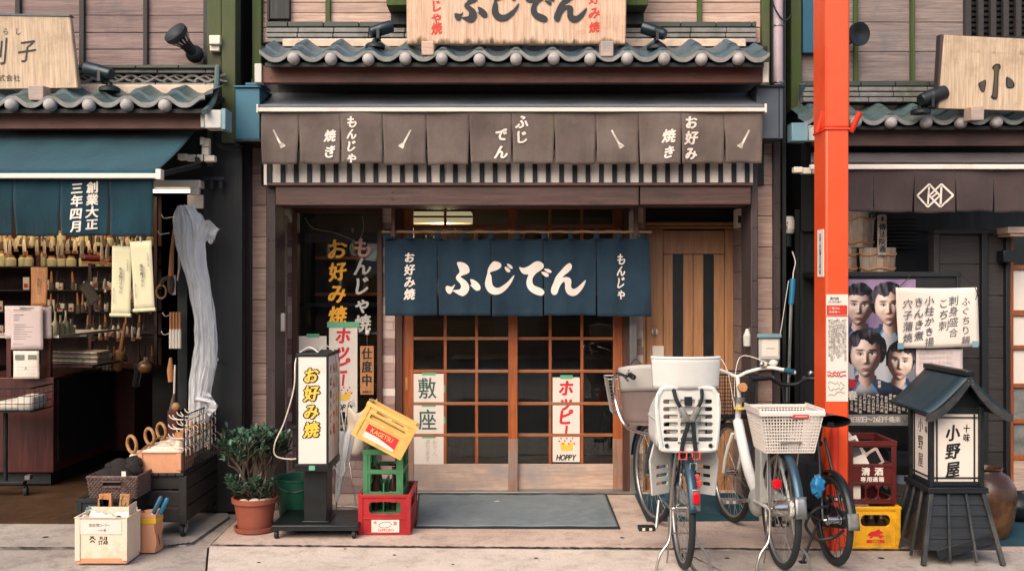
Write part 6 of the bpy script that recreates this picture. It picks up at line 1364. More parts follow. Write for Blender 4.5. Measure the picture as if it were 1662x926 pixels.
t = pick('orange wooden plaque lettered 仕度中 hanging in the window', 'plaque', 'wooden_plaque', P(595.5, 640, 7.55)); w, h = .104, .372
put('board', MB().box(-w/2, w/2, 0, .012, 0, h), M['tag_wood'], t, local=True, bevel=.002); printed(t, '仕度中', 0, h*.57, .092, -.0005, M['ink_black'], .04, .88, 'lettering', True, 1.1); printed(t, '本日モ宜シク', 0, .022, .018, -.0005, M['ink_black'], .04, .75)
put('cord', MB().tube([(0, .004, h-.01), (.0, .02, h+.09)], .003, 6), M['black'], t, local=True); put('suction_cup', MB().ball((0, .02, h+.1), (.017, .012, .02), 12, 8), M['cream_plastic'], t, local=True)
t = pick('small white cat figurine on the sill below the wooden plaque', 'figurine', 'cat_figurine', P(606, 683, 7.53)); mb = MB()
put('body', MB().lathe([(.034, 0), (.04, .01), (.036, .06), (.022, .085), (.03, .1), (.036, .12), (.03, .15), (.012, .163), (0, .165)], (0, 0, 0), 18).lathe([(.013, 0), (.001, .03)], (-.022, 0, .145), 8, (-.25, 0, 1)).lathe([(.013, 0), (.001, .03)], (.022, 0, .145), 8, (.25, 0, 1)).tube([(.03, -.01, .07), (.048, -.016, .1), (.05, -.016, .135)], [.013, .011, .013], 8), M['paper'], t, local=True)
put('face', MB().ball((-.013, -.034, .13), .004, 8, 6).ball((.013, -.034, .13), .004, 8, 6).ball((0, -.037, .12), .003, 8, 6), M['black'], t, local=True); put('collar', MB().ring((0, 0, .09), .024, .005, 18, 6, (0, 0, 1)), M['ink_red'], t, local=True)
wc = solo('window_cable', 'thin white cable looping behind the window lettering', 'cable', MB().tube(smooth_path([P(495, 353, 7.6), P(508, 370, 7.62), P(540, 377, 7.62), P(565, 386, 7.62), P(580, 392, 7.62), P(590, 372, 7.62), P(588, 350, 7.62)], 6), .003, 5).tube(smooth_path([P(575, 388, 7.615), P(568, 402, 7.615), P(574, 413, 7.615), P(583, 411, 7.615)], 6), .003, 5), M['cream_plastic'])
solo('window_sheet', 'small crumpled grey sheet stuck at the top corner of the restaurant window', 'sheet', MB().sheet(lambda u, v: P(596+18*u-3*v, 394+28*v+u*2, 7.6)+Vector((0, .006*math.sin(u*6+v*8), 0)), 8, 10), M['paper_mauve'], solid=.001)
# letter box on the right post
t = thing('letter_box', 'pale grey letter box with a blank card on the brown post near the side door', 'letter box', P(1248, 585, 7.0)); d = 6.98
put('body', MB().pb(1231, 1266, 547, 583, d, .1), M['plastic_grey'], t, bevel=.005); put('lid', MB().pb(1228, 1269, 542, 548, d-.02, .13), M['plastic_teal'], t, bevel=.004); put('card', MB().pb(1237, 1263, 551, 578, d-.004, .003), M['paper'], t); put('slot', MB().pb(1243, 1257, 563.5, 565.5, d-.006, .003), M['ink_pale'], t)
put('lower_tray', MB().pb(1232, 1264, 583.5, 588, d, .1), M['ridge'], t, bevel=.002)
put('string', MB().tube(smooth_path([P(1266, 543, 6.98), P(1270, 520, 7.0), P(1276, 480, 7.03), P(1280, 455, 7.05)], 5), .0025, 5).tube(smooth_path([P(1230, 546, 6.98), P(1222, 541, 6.98), P(1217, 532, 7.0)], 5), .004, 5), M['cream_plastic'], t)
solo('folded_umbrella_cover', 'pale cloth pouch hanging beside the letter box', 'pouch', MB().tube([P(1213, 534, 7.02), P(1213, 545, 7.0), P(1213, 561, 7.0)], [.012, .03, .026], 10), M['plastic_grey'])
t = thing('mop_pole', 'tall mop pole with a blue grip standing in the dark alley', 'pole', (X(1280, 7.1), 7.1, 0)); put('shaft', MB().tube([P(1284, 490, 7.12), P(1279, 640, 7.1), P(1277, 800, 7.05)], .012, 10), M['alu'], t); put('grip', MB().tube([P(1287, 452, 7.13), P(1284, 493, 7.12)], .021, 12), M['blue_handle'], t); put('hook', MB().tube(smooth_path([P(1287, 452, 7.13), P(1288, 440, 7.14), P(1291, 425, 7.14), P(1286, 408, 7.14)], 5), .004, 6), M['cream_plastic'], t)
# ------------------------------------------------------------------ bicycles
def wheel(parent, name, c, r, rt, axis, n_sp, rim_m, tyre_m='rubber', spoke_m='steel', fat=.019):
    w_ = put(name, MB().ring(c, r-.038, .011, 48, 8, axis), M[rim_m], parent, local=True)
    put('tyre', MB().ring(c, r-fat, fat, 56, 12, axis), M[tyre_m], w_, local=True)
    c = Vector(c); ax = Vector(axis).normalized(); u = ax.orthogonal().normalized(); v = ax.cross(u); mb = MB()
    for i in range(n_sp):
        a = 2*math.pi*i/n_sp; b = a+(.55 if i % 4 < 2 else -.55); s = .03 if i % 2 else -.03
        mb.tube([c+ax*s+(u*math.cos(b)+v*math.sin(b))*.028, c+(u*math.cos(a)+v*math.sin(a))*(r-.045)], .0015, 4, cap=False)
    put('spoke', mb, M[spoke_m], w_, local=True)
    put('hub', MB().lathe([(.008, -.06), (.012, -.045), (.03, -.04), (.03, -.03), (.02, -.025), (.02, .025), (.03, .03), (.03, .04), (.012, .045), (.008, .06)], c, 18, ax), M['chrome'], w_, local=True)
    return w_
def fender(parent, c, r, a0, a1, axis, m, wd=.025):
    c = Vector(c); ax = Vector(axis).normalized(); f = Vector((0, 1, 0)); f = (f-ax*f.dot(ax)).normalized()
    def fn(u, v):
        a = R(a0+(a1-a0)*u); p = c+(f*math.cos(a)+Vector((0, 0, 1))*math.sin(a))*(r+.018*math.cos((v-.5)*2.6)); return p+ax*(v-.5)*2*wd
    return put('fender', MB().sheet(fn, 40, 8), M[m], parent, local=True, solid=.002)
def grid_basket(parent, name, top, bot, zt, zb, yc, dt, db, m, nx=15, ny=9, nz=9, r=.003, xo=0, rim=.007, label=None):
    """A tapered open lattice basket: top/bottom widths and depths."""
    def cr(t): w_ = bot+(top-bot)*t; e = db+(dt-db)*t; z = zb+(zt-zb)*t; return [(xo-w_/2, yc-e/2, z), (xo+w_/2, yc-e/2, z), (xo+w_/2, yc+e/2, z), (xo-w_/2, yc+e/2, z)]
    mb = MB()
    def lerp(a, b, t): return tuple(a[i]+(b[i]-a[i])*t for i in range(3))
    T, Bm = cr(1), cr(0)
    for k in range(4):
        n = nx if k % 2 == 0 else ny
        for i in range(n+1): mb.tube([lerp(Bm[k], Bm[(k+1) % 4], i/n), lerp(T[k], T[(k+1) % 4], i/n)], r, 5)
    for j in range(nz):
        mb.tube(cr(j/nz), r*1.05, 5, True)
    for i in range(nx+1): mb.tube([lerp(Bm[0], Bm[1], i/nx), lerp(Bm[3], Bm[2], i/nx)], r, 5)
    for i in range(ny+1): mb.tube([lerp(Bm[1], Bm[2], i/ny), lerp(Bm[0], Bm[3], i/ny)], r, 5)
    o = put(name, mb, M[m], parent, local=True); put('rim', MB().tube(cr(1), rim, 8, True), M[m], o, local=True); return o
def city_bike(name, label, loc, rz, r, wb, C):
    t = thing(name, label, 'bicycle', loc, None, (0, 0, rz)); st = R(C['steer']); fa = (math.cos(st), math.sin(st), 0)
    bb = Vector((0, .44*wb/1.08, .28*r/.33)); rc = Vector((0, 0, r)); fc = Vector((0, wb, r)); hd0 = Vector((0, wb-.16, C['head'][0])); hd1 = Vector((0, wb-.22, C['head'][1])); sc = Vector((0, .2, C['seat']-.06))
    rw = wheel(t, 'rear_wheel', rc, r, 0, (1, 0, 0), C['spokes'], C['rim'], spoke_m=C.get('spoke', 'steel')); wheel(t, 'front_wheel', fc, r, 0, fa, C['spokes'], C['rim'], spoke_m=C.get('spoke', 'steel'))
    fr = MB(); fr.tube([hd0, hd1], .02, 12)
    fr.tube(smooth_path([hd0+(hd1-hd0)*.35, (0, wb*.62, C['head'][0]*.72), bb+Vector((0, .03, .04)), bb], 6), C['tube'], 12)
    if C.get('diamond'): fr.tube([hd0+(hd1-hd0)*.8, sc-Vector((0, 0, .1))], C['tube']*.8, 10)
    fr.tube([bb, sc], .016, 10); fr.lathe([(.025, -.04), (.025, .04)], bb, 14, (1, 0, 0))
    for s in (-1, 1): fr.tube([bb+Vector((s*.03, 0, 0)), rc+Vector((s*.062, 0, 0))], .010, 8).tube([sc+Vector((s*.02, -.02, -.06)), rc+Vector((s*.062, 0, 0))], .009, 8)
    put('frame', fr, M[C['frame']], t, local=True)
    fk = MB(); sd = Vector(fa)
    fk.tube([hd0, hd0+(fc-hd1)*.06], .019, 10)
    for s in (-1, 1): fk.tube(smooth_path([hd0+sd*s*.03, hd0+(fc-hd0)*.5+sd*s*.052, fc+sd*s*.052], 4), .012, 8)
    put('fork', fk, M[C['frame']], t, local=True)
    put('seat_post', MB().tube([sc, sc+Vector((0, -.015, .05))], .013, 10), M['chrome'], t, local=True)
    sz = C['seat']
    put('saddle', MB().sheet(lambda u, v: ((.03+.075*max(0, 1-v*1.5)**.7*1.0)*math.cos(6.2832*u), .06+.30*v-.06, sz+(.035 if math.sin(6.2832*u) > 0 else .035)*math.sin(6.2832*u)*(1-.5*v)+.012*v), 20, 10).box(-.02, .02, .04, .22, sz-.03, sz-.01), M[C.get('saddle', 'black_plastic')], t, local=True)
    hz = C['bar']; hc = hd1+Vector((0, -.03, hz-hd1.z-.02)); bw = C['barw']/2; rt_ = Matrix.Rotation(st, 4, 'Z')
    pts = [(-bw, -.24, .02), (-bw*.95, -.14, .025), (-bw*.72, .0, .03), (-bw*.3, .055, .0), (0, .06, -.03), (bw*.3, .055, 0), (bw*.72, 0, .03), (bw*.95, -.14, .025), (bw, -.24, .02)] if not C.get('flat') else [(-bw, -.06, .02), (-bw*.5, .0, .02), (-bw*.2, .03, -.02), (bw*.2, .03, -.02), (bw*.5, 0, .02), (bw, -.06, .02)]
    tp = lambda p: hc+(rt_ @ Vector(p))
    hb_ = put('handlebar', MB().tube(smooth_path([tp(p) for p in pts], 6), .0115, 10).tube([hd1, tp((0, .05, -.03))], .013, 10), M[C['barm']], t, local=True)
    for s, i in ((-1, 0), (1, -1)):
        a, b = Vector(pts[i]), Vector(pts[1 if i == 0 else -2]); put('grip', MB().tube([tp(a), tp(a+(b-a)*.95)], .017, 12), M[C.get('grip', 'black_plastic')], hb_, local=True)
        put('brake_lever', MB().tube(smooth_path([tp(a+(b-a)*1.25+Vector((0, .03, -.01))), tp(a+(b-a)*.8+Vector((s*.02, .05, -.015))), tp(a+(b-a)*.2+Vector((s*.01, .055, -.03)))], 4), .006, 6).tube([tp(a+(b-a)*1.2), tp(a+(b-a)*1.2+Vector((0, .035, -.01)))], .014, 8), M[C.get('lever', 'alu')], hb_, local=True)
        put('brake_cable', MB().tube(smooth_path([tp(a+(b-a)*1.25+Vector((0, .03, 0))), tp((s*.1, .16, .1)), tp((s*.03, .15, .0)), tp((0, .1, -.25))], 6), .0028, 5), M[C.get('cable', 'black')], hb_, local=True)
    put('bell', MB().lathe([(.02, 0), (.022, .012), (.014, .024), (0, .026)], tp((bw*.55, -.01, .045)), 14), M['chrome'], hb_, local=True)
    fender(t, rc, r+.012, C.get('f0', -12)+180, 55, (1, 0, 0), C['fend']); fender(t, fc, r+.012, 150, 10, fa, C['fend'])
    put('fender_tip', MB().sheet(lambda u, v: Vector((-.03+.06*v, -(r+.02)*math.cos(R(C.get('f0', -12)-0+14*u)), r+(-1)*(r+.02)*math.sin(R(C.get('f0', -12)-14*(1-u)+14))*-1*-1)), 2, 2), M['alu'], t, local=True) if False else None
    cr = put('crank', MB().tube([bb+Vector((-.06, 0, 0)), bb+Vector((-.085, *C['crank']))], .011, 8).tube([bb+Vector((.06, 0, 0)), bb+Vector((.085, -C['crank'][0], -C['crank'][1]))], .011, 8), M['alu'], t, local=True)
    for s, q in ((-1, 1), (1, -1)):
        p = bb+Vector((s*.145, q*C['crank'][0], q*C['crank'][1])); pd = put('pedal', MB().box(p.x-.05, p.x+.05, p.y-.035, p.y-.022, p.z-.013, p.z+.013).box(p.x-.05, p.x+.05, p.y+.022, p.y+.035, p.z-.013, p.z+.013).box(p.x-.05, p.x-.04, p.y-.022, p.y+.022, p.z-.012, p.z+.012).box(p.x+.04, p.x+.05, p.y-.022, p.y+.022, p.z-.012, p.z+.012).box(p.x-.01, p.x+.01, p.y-.022, p.y+.022, p.z-.012, p.z+.012), M[C.get('pedal', 'black_plastic')], cr, local=True, bevel=.003)
        put('pedal_reflector', MB().box(p.x-.03, p.x-.012, p.y-.0365, p.y-.0352, p.z-.008, p.z+.008).box(p.x+.012, p.x+.03, p.y-.0365, p.y-.0352, p.z-.008, p.z+.008), M['cream_plastic'], cr, local=True)
    ch = MB(); q0 = rc+Vector((.055, 0, 0)); q1 = bb+Vector((.055, 0, 0)); dr = (q1-q0).normalized(); nr = dr.cross(Vector((1, 0, 0)))
    out = []
    for k in range(9): a = math.pi/2+math.pi*k/8; out.append(q0+(dr*math.cos(a)+nr*math.sin(a))*.05)
    for k in range(9): a = -math.pi/2+math.pi*k/8; out.append(q1+(dr*math.cos(a)+nr*math.sin(a))*.09)
    n = len(out); ch.add([p+Vector((-.012, 0, 0)) for p in out]+[p+Vector((.015, 0, 0)) for p in out], [tuple(range(n)), tuple(range(n, 2*n))[::-1]]+[(i, (i+1) % n, n+(i+1) % n, n+i) for i in range(n)])
    put('chain_case', ch, M[C['case']], t, local=True, bevel=.006)
    if C['stand'] == 'double':
        put('kickstand', MB().tube(smooth_path([(-.062, .0, r*.98), (-.075, -.03, .17), (-.13, -.05, .09), (-.155, -.06, .006), (-.15, -.06, -.0)], 5), .0075, 8).tube(smooth_path([(.062, .0, r*.98), (.075, -.03, .17), (.13, -.05, .09), (.155, -.06, .006), (.15, -.06, 0)], 5), .0075, 8).tube([(-.07, .02, r*.85), (-.07, .06, .05), (-.07, .09, .004)], .005, 6).tube([(-.078, -.02, .2), (.078, -.02, .2)], .005, 6), M['steel'], t, local=True)
    else: put('kickstand', MB().tube(smooth_path([(-.06, .1, .2), (-.14, .06, .05), (-.16, .05, .006)], 4), .008, 8).box(-.18, -.145, .03, .07, .0, .008), M['dark_metal'], t, local=True)
    rk = MB()
    for s in (-.055, 0, .055): rk.tube([(s, -.2, 2*r+.07), (s, .18, 2*r+.07)], .005, 6)
    for y in (-.2, 0, .18): rk.tube([(-.055, y, 2*r+.07), (.055, y, 2*r+.07)], .005, 6)
    for s in (-1, 1): rk.tube([(s*.055, -.16, 2*r+.07), (s*.065, -.01, r)], .0055, 6).tube([(s*.055, .05, 2*r+.07), (s*.065, .0, r)], .0055, 6)
    if C.get('rack', True): put('rear_rack', rk, M['steel'], t, local=True)
    return t, tp, fa
# bicycle with child seats
r = .335; wb = 1.08
t, tp, fa = city_bike('child_seat_bicycle', 'bicycle with a pale slatted child seat and black harness on its rear rack', (.965, 5.6, 0), R(.5), r, wb, dict(steer=14, head=(.58, .78), seat=.80, bar=1.03, barw=.54, spokes=32, rim='alu', frame='bike_teal', tube=.022, fend='fender', crank=(-.05, -.155), case='plastic_grey', stand='double', barm='chrome', f0=-9))
put('reflector', MB().box(-.018+.012, .018+.012, -r-.035, -r-.018, .44, .50), M['reflector'], t, local=True, bevel=.006); put('reflector_mount', MB().box(-.024+.012, .024+.012, -r-.018, -r+.0, .40, .515), M['alu'], t, local=True, bevel=.004)
z0, z1 = .70, 1.035; cs = MB(); W2 = .17
hol = []
for j in range(6):
    zz = .045+.041*j
    hol += [rrect(-.135, -.055, zz, zz+.024, .009), rrect(-.042, .042, zz, zz+.024, .009), rrect(.055, .135, zz, zz+.024, .009)]
outer = [(-.12, 0), (.12, 0), (.150, .03), (.165, .15), (.168, .26), (.15, .315), (.11, .335), (-.11, .335), (-.15, .315), (-.168, .26), (-.165, .15), (-.150, .03)]
holed(cs, outer, hol, (0, -.20, z0), (1, 0, 0), (0, .08, 1), (0, 1, 0), .014)
st_ = put('child_seat', cs, M['seat_plastic'], t, local=True, bevel=.004)
put('backrest_rim', MB().tube(smooth_path([(x, -.195+.08*z, z0+z) for x, z in outer], 4, True), .014, 8, True), M['seat_plastic'], st_, local=True)
put('side_wing', MB().sheet(lambda u, v: (-.168-.012*math.sin(u*3), -.19+.30*u, z0+.02+(.29-.2*u)*v+.03*u), 8, 6).sheet(lambda u, v: (.168+.012*math.sin(u*3), -.19+.30*u, z0+.02+(.29-.2*u)*v+.03*u), 8, 6), M['seat_plastic'], st_, local=True, solid=.008)
put('seat_pan', MB().box(-.15, .15, -.19, .12, z0-.01, z0+.02), M['seat_plastic'], st_, local=True, bevel=.008)
put('pad', MB().box(-.1, .1, -.172, -.155, z0+.05, z0+.30), M['cushion'], st_, local=True, bevel=.008)
for s in (-1, 1):
    lg = MB(); o_ = [(-.0, .0), (.135, .0), (.16, .10), (.15, .31), (.03, .33), (-.02, .2)]
    holed(lg, o_, [rrect(.03, .125, .05+.047*j, .05+.047*j+.02, .008) for j in range(3)], (s*.175, -.06, .42), (0, 1, 0), (s*.12 if False else s*.0, 0, 1), (s, 0, 0), .012)
    M_ = Matrix.Translation((s*.175, -.06, .42)) @ Matrix.Rotation(s*R(52), 4, 'Z') @ Matrix.Translation((-s*.175, .06, -.42)); lg.xf(M_)
    put('leg_guard', lg, M['plastic_grey'], st_, local=True, bevel=.003)
    put('armrest', MB().tube(smooth_path([(s*.165, -.16, z0+.16), (s*.18, 0, z0+.17), (s*.15, .12, z0+.15)], 4), .014, 8), M['plastic_grey'], st_, local=True)
    put('harness_strap', MB().tube(smooth_path([(s*.078, -.168, 1.034), (s*.07, -.215, .98), (s*.045, -.222, .93), (s*.02, -.226, .88)], 5), .011, 6), M['strap'], st_, local=True)
    put('harness_strap', MB().tube(smooth_path([(s*.01+.01, -.226, .86), (s*.028-.002, -.228, .77), (s*.038-.004, -.23, .70)], 5), .012, 6), M['strap'], st_, local=True)
    bx_ = s*.036-.002; put('buckle', MB().tube([(bx_-.02, -.236, .655), (bx_+.02, -.236, .655), (bx_+.022, -.236, .695), (bx_-.018, -.236, .695)], .006, 6, True), M['buckle'], st_, local=True)
    put('shoulder_pad', MB().tube(smooth_path([(s*.05, -.226, .935), (s*.03, -.234, .90), (s*.012, -.234, .865)], 4), [.018]*9, 8), M['ridge'], st_, local=True)
    put('frame_tube', MB().tube(smooth_path([(s*.05, -.12, z0-.01), (s*.06, -.06, .55), (s*.066, 0, r)], 4), .007, 8), M['steel'], st_, local=True)
put('harness_clip', MB().box(-.045, .06, -.243, -.225, .855, .885), M['ridge'], st_, local=True, bevel=.006)
put('crotch_strap', MB().tube(smooth_path([(.005, -.23, .67), (.018, -.235, .6), (.03, -.235, .545)], 4), .014, 6), M['strap'], st_, local=True)
put('crotch_buckle', MB().box(.01, .058, -.252, -.232, .50, .545).box(.02, .05, -.254, -.23, .545, .575), M['buckle'], st_, local=True, bevel=.005); put('strap_slider', MB().tube([(.0, -.245, .60), (.034, -.245, .6), (.036, -.245, .635), (.002, -.245, .635)], .005, 6, True), M['plastic_teal'], st_, local=True)
put('recline_knob', MB().lathe([(.012, 0), (.012, .012), (0, .013)], (0, -.188, .965), 12, (0, -1, 0)).box(-.02, .02, -.2, -.182, .945, .99), M['black_plastic'], st_, local=True)
put('bolt', MB().lathe([(.012, 0), (.01, .01)], (-.12, -.205, .725), 10, (0, -1, 0)).lathe([(.012, 0), (.01, .01)], (.12, -.205, .725), 10, (0, -1, 0)), M['black_plastic'], st_, local=True)
# head guard: a deep curved shell above the backrest
def shell(u, v):
    a = R(200+140*u); k = 1+.06*v
    return (.176*k*max(-1, min(1, 1.22*math.cos(a)))*1.0, -.05+.13*math.sin(a)*k, 1.03+.17*v)
hg = put('head_guard', MB().sheet(shell, 30, 8), M['seat_plastic'], t, local=True, solid=.01)
put('guard_rim', MB().tube([shell(i/30, 1.0) for i in range(31)], .009, 8), M['seat_plastic'], hg, local=True)
put('guard_post', MB().tube([(-.09, -.14, .95), (-.09, -.13, 1.05)], .012, 8).tube([(.09, -.14, .95), (.09, -.13, 1.05)], .012, 8), M['plastic_grey'], hg, local=True)
put('emboss', MB().sheet(lambda u, v: (lambda p: (p[0], p[1]-.0065, p[2]))(shell(.42+.16*u, .1+.55*v)), 8, 4), M['seat_plastic'], hg, local=True)
put('yellow_cushion', MB().box(-.13, -.04, -.1, .0, .985, 1.02), M['pole_yellow'], t, local=True, bevel=.01)
# front child seat with basket
fs = MB(); fy = wb-.2; fx = -.06
def cupf(u, v):
    a = 6.2832*u; k = .78+.22*v; return (fx+.20*k*math.cos(a), fy+.15*k*math.sin(a), .70+.34*v*(1-.12*math.sin(a)))
fs.sheet(cupf, 36, 10); f_ = put('front_child_seat', fs, M['seat_beige'], t, local=True, solid=.012)
put('seat_floor', MB().lathe([(.155, .70), (.158, .715), (0, .716)], (fx, fy, 0), 28), M['seat_beige'], f_, local=True)
put('backrest_pad', MB().sheet(lambda u, v: (lambda p: (fx+(p[0]-fx)*1.03, fy+(p[1]-fy)*1.05, p[2]+.005))(cupf(.54+.42*u, .58+.44*v)), 18, 6), M['cushion'], f_, local=True, solid=.016)
put('bar_guard', MB().tube(smooth_path([tp((-.30, -.2, .02)), tp((-.32, -.05, .02)), tp((-.30, .02, -.12)), tp((-.26, -.06, -.3)), tp((-.12, -.1, -.36)), tp((.02, -.12, -.37))], 6), .010, 8), M['chrome'], t, local=True)
grid_basket(t, 'front_basket', .42, .34, .97, .73, wb+.09, .28, .22, 'steel', 16, 10, 10, .0018, -.10, .005)
put('lock_ring', MB().ring((-.03, .12, .5), .06, .008, 24, 6, (1, .2, 0)), M['black'], t, local=True)
put('pink_bag', MB().ball((-.1, .35, .55), (.03, .05, .09), 12, 8), M['buckle'], t, local=True)
# white bicycle with a white rear basket
t, tp, fa = city_bike('white_bicycle', 'white step through bicycle with a white plastic basket on its rear rack', (1.525, 5.6, 0), R(2.), .335, 1.10, dict(steer=8, head=(.62, .86), seat=.84, bar=1.05, barw=.52, spokes=32, rim='alu', frame='bike_white', tube=.034, fend='fender', crank=(.12, -.03), case='bike_white', stand='double', barm='bike_white', f0=-17, grip='box_teal', cable='cream_plastic', pedal='ridge'))
put('motor_cover', MB().ball((0, .47, .27), (.05, .1, .09), 16, 10).box(-.035, .035, .28, .40, .3, .62), M['plastic_grey'], t, local=True, bevel=.01)
put('reflector', MB().lathe([(.027, 0), (.03, .01), (.024, .02), (0, .022)], (-.06, -.12, .50), 18, (0, -1, 0)), M['reflector'], t, local=True)
put('hub_gear', MB().lathe([(.03, -.05), (.045, -.045), (.045, .03), (.03, .04)], (0, 0, .335), 20, (1, 0, 0)), M['chrome'], t, local=True)
b_ = grid_basket(t, 'rear_basket', .35, .27, .905, .68, -.06, .30, .22, 'white', 20, 14, 13, .0034, 0, .011)
put('basket_lip', MB().box(-.182, .182, -.222, -.212, .885, .91).box(-.182, -.172, -.212, .1, .885, .925).box(.172, .182, -.212, .1, .885, .925), M['white'], b_, local=True, bevel=.004)
put('basket_floor', MB().box(-.13, .13, -.165, .045, .678, .686), M['white'], b_, local=True); put('red_label', MB().box(.0, .088, -.226, -.2222, .876, .896), M['ink_red'], b_, local=True)
lettering_ = put('lettering', MB().box(.01, .078, -.2268, -.2263, .884, .888), M['paper'], b_, local=True)
grid_basket(t, 'front_basket', .34, .28, 1.0, .70, 1.10+.08, .28, .22, 'dark_metal', 18, 12, 12, .0019, 0, .006)
put('head_badge', MB().lathe([(.036, 0), (.036, .03)], (0, .87, .84), 16), M['alu'], t, local=True); put('gold_band', MB().lathe([(.0355, 0), (.0355, .012)], (0, .868, .79), 16), M['ink_gold'], t, local=True)
put('lamp', MB().lathe([(.02, 0), (.03, .03), (.03, .06), (0, .062)], (.0, .85, .93), 14, (0, -1, .2)), M['tag_wood'], t, local=True)
put('shifter', MB().ball(tp((.22, -.02, .06)), (.03, .028, .025), 12, 8).ball(tp((.16, .0, .05)), (.025, .025, .02), 12, 8), M['cream_plastic'], t, local=True)
for s in (-1, 1): put('fender_stay', MB().tube([(s*.062, 0, .335), (s*.045, -.30, .46)], .003, 5), M['steel'], t, local=True)
put('fender_tip', MB().sheet(lambda u, v: (-.03+.06*v, -(.335+.034)*math.cos(R(4+18*u)), .335+(.335+.034)*math.sin(R(4+18*u))), 4, 4), M['alu'], t, local=True, solid=.003)
# small black bicycle by the orange post
t, tp, fa = city_bike('black_bicycle', 'small black bicycle with grey tipped fender standing by the orange post', (1.845, 5.66, 0), R(4), .255, .98, dict(steer=-10, head=(.60, .84), seat=.82, bar=1.0, barw=.5, spokes=24, rim='black', spoke='dark_metal', frame='black', tube=.022, fend='black', crank=(.1, -.1), case='black_plastic', stand='single', barm='black', f0=-13, flat=True, rack=False, diamond=True, lever='black_plastic'))
put('fender_flap', MB().sheet(lambda u, v: (-.032+.064*v, -(.255+.034)*math.cos(R(2+18*u)), .255+(.255+.034)*math.sin(R(2+18*u))), 4, 4), M['ridge'], t, local=True, solid=.003)
put('lock_cable', MB().tube(smooth_path([(-.07, -.1, .36), (-.16, -.12, .34), (-.2, -.1, .25), (-.14, -.12, .18), (-.05, -.13, .19), (.02, -.1, .22)], 6), .009, 8), M['black_plastic'], t, local=True)
put('frame_bag', MB().box(-.05, .05, .25, .6, .25, .55), M['black_matte'], t, local=True, bevel=.03)
bb_ = solo('blue_bag', 'crumpled blue plastic bag tied to the black bicycle', 'bag', MB().sheet(lambda u, v: Vector((X(1327, 5.62), 5.62, Z(788, 5.62)))+Vector((math.cos(6.283*u)*math.sin(3.1416*v)*.04, math.sin(6.283*u)*math.sin(3.1416*v)*.03, math.cos(3.1416*v)*.06))*(1+.35*noise.noise((u*8, v*8, 3))), 28, 16), M['bag_blue'])
# ------------------------------------------------------------------ by the soba house
def barrel(label, px, d, z, r0, r1, h, group=None, tag_=None, dz=0):
    t = thing('wooden_barrel', label, 'barrel', (X(px, d), d, z), group)
    n = 16; mb = MB()
    for i in range(n):
        a0, a1 = 2*math.pi*i/n, 2*math.pi*(i+.96)/n; v = []
        for rr, zz in ((r0, 0), (r1, h)):
            for k in (0, .5, 1): a = a0+(a1-a0)*k; v.append((rr*math.cos(a), rr*math.sin(a), zz))
        for rr, zz in ((r0-.015, 0), (r1-.015, h)):
            for k in (0, .5, 1): a = a0+(a1-a0)*k; v.append((rr*math.cos(a), rr*math.sin(a), zz))
        mb.add(v, [(0, 1, 4, 3), (1, 2, 5, 4), (6, 9, 10, 7), (7, 10, 11, 8), (3, 4, 10, 9), (4, 5, 11, 10), (0, 6, 7, 1), (1, 7, 8, 2), (0, 3, 9, 6), (2, 8, 11, 5)])
    put('stave', mb, M['barrel'], t, local=True, smooth=30); put('lid', MB().lathe([(r1-.02, h-.03), (r1-.02, h-.012), (0, h-.012)], (0, 0, 0), 32).lathe([(r0-.016, 0), (r0-.016, .012), (0, .013)], (0, 0, 0), 32), M['barrel'], t, local=True)
    hp = MB()
    for f in (.12, .72): rr = r0+(r1-r0)*f+.004; hp.tube([(rr*math.cos(a*.2), rr*math.sin(a*.2), h*f+.008*math.sin(a*.9)) for a in range(32)], .007, 6)
    put('hoop', hp, M['bamboo'], t, local=True)
    return t
d = 7.2
b = barrel('weathered wooden barrel, uppermost of the barrels beside the orange post', 1393, d, Z(402, d), .10, .115, .29); printed(b, '通', .055, .235, .055, -.112, M['ink_black'], .03)
barrel('weathered wooden barrel with pale staves under the lettered wooden tag', 1424, 7.05, Z(441, 7.05), .115, .125, .17)
barrel('weathered wooden barrel mostly hidden behind the orange post, lower of two', 1366, 7.15, Z(441, 7.15), .105, .105, .17)
put_ = solo('barrel_shelf', 'dark plank shelf carrying the wooden barrels', 'shelf', MB().box(X(1330, 7), X(1470, 7), 6.92, 7.4, Z(441, 7.05)-.03, Z(441, 7.05)-.0005), M['black_wood'])
t = thing('wooden_tag', 'tall narrow wooden tag lettered 傳法院通 standing on the barrel', 'plaque', P(1432, 414, 6.9)); d = 6.9; w, h = .062, .285
put('board', MB().prism([(-w/2, 0), (w/2, 0), (w/2, h-.01), (w/2-.012, h), (-w/2+.012, h), (-w/2, h-.01)], (0, 0, 0), (1, 0, 0), (0, 0, 1), (0, 1, 0), .012), M['barrel'], t, local=True, bevel=.002)
printed(t, '傳法院通', 0, h*.42, .05, -.0005, M['ink_black'], .04, 1, 'lettering', True, 1.02); put('top_mark', MB().prism([(-.006, 0), (.006, 0), (.01, .02), (0, .035), (-.01, .02)], (0, -.002, h*.84), (1, 0, 0), (0, 0, 1), (0, 1, 0), .001), M['ink_black'], t, local=True)
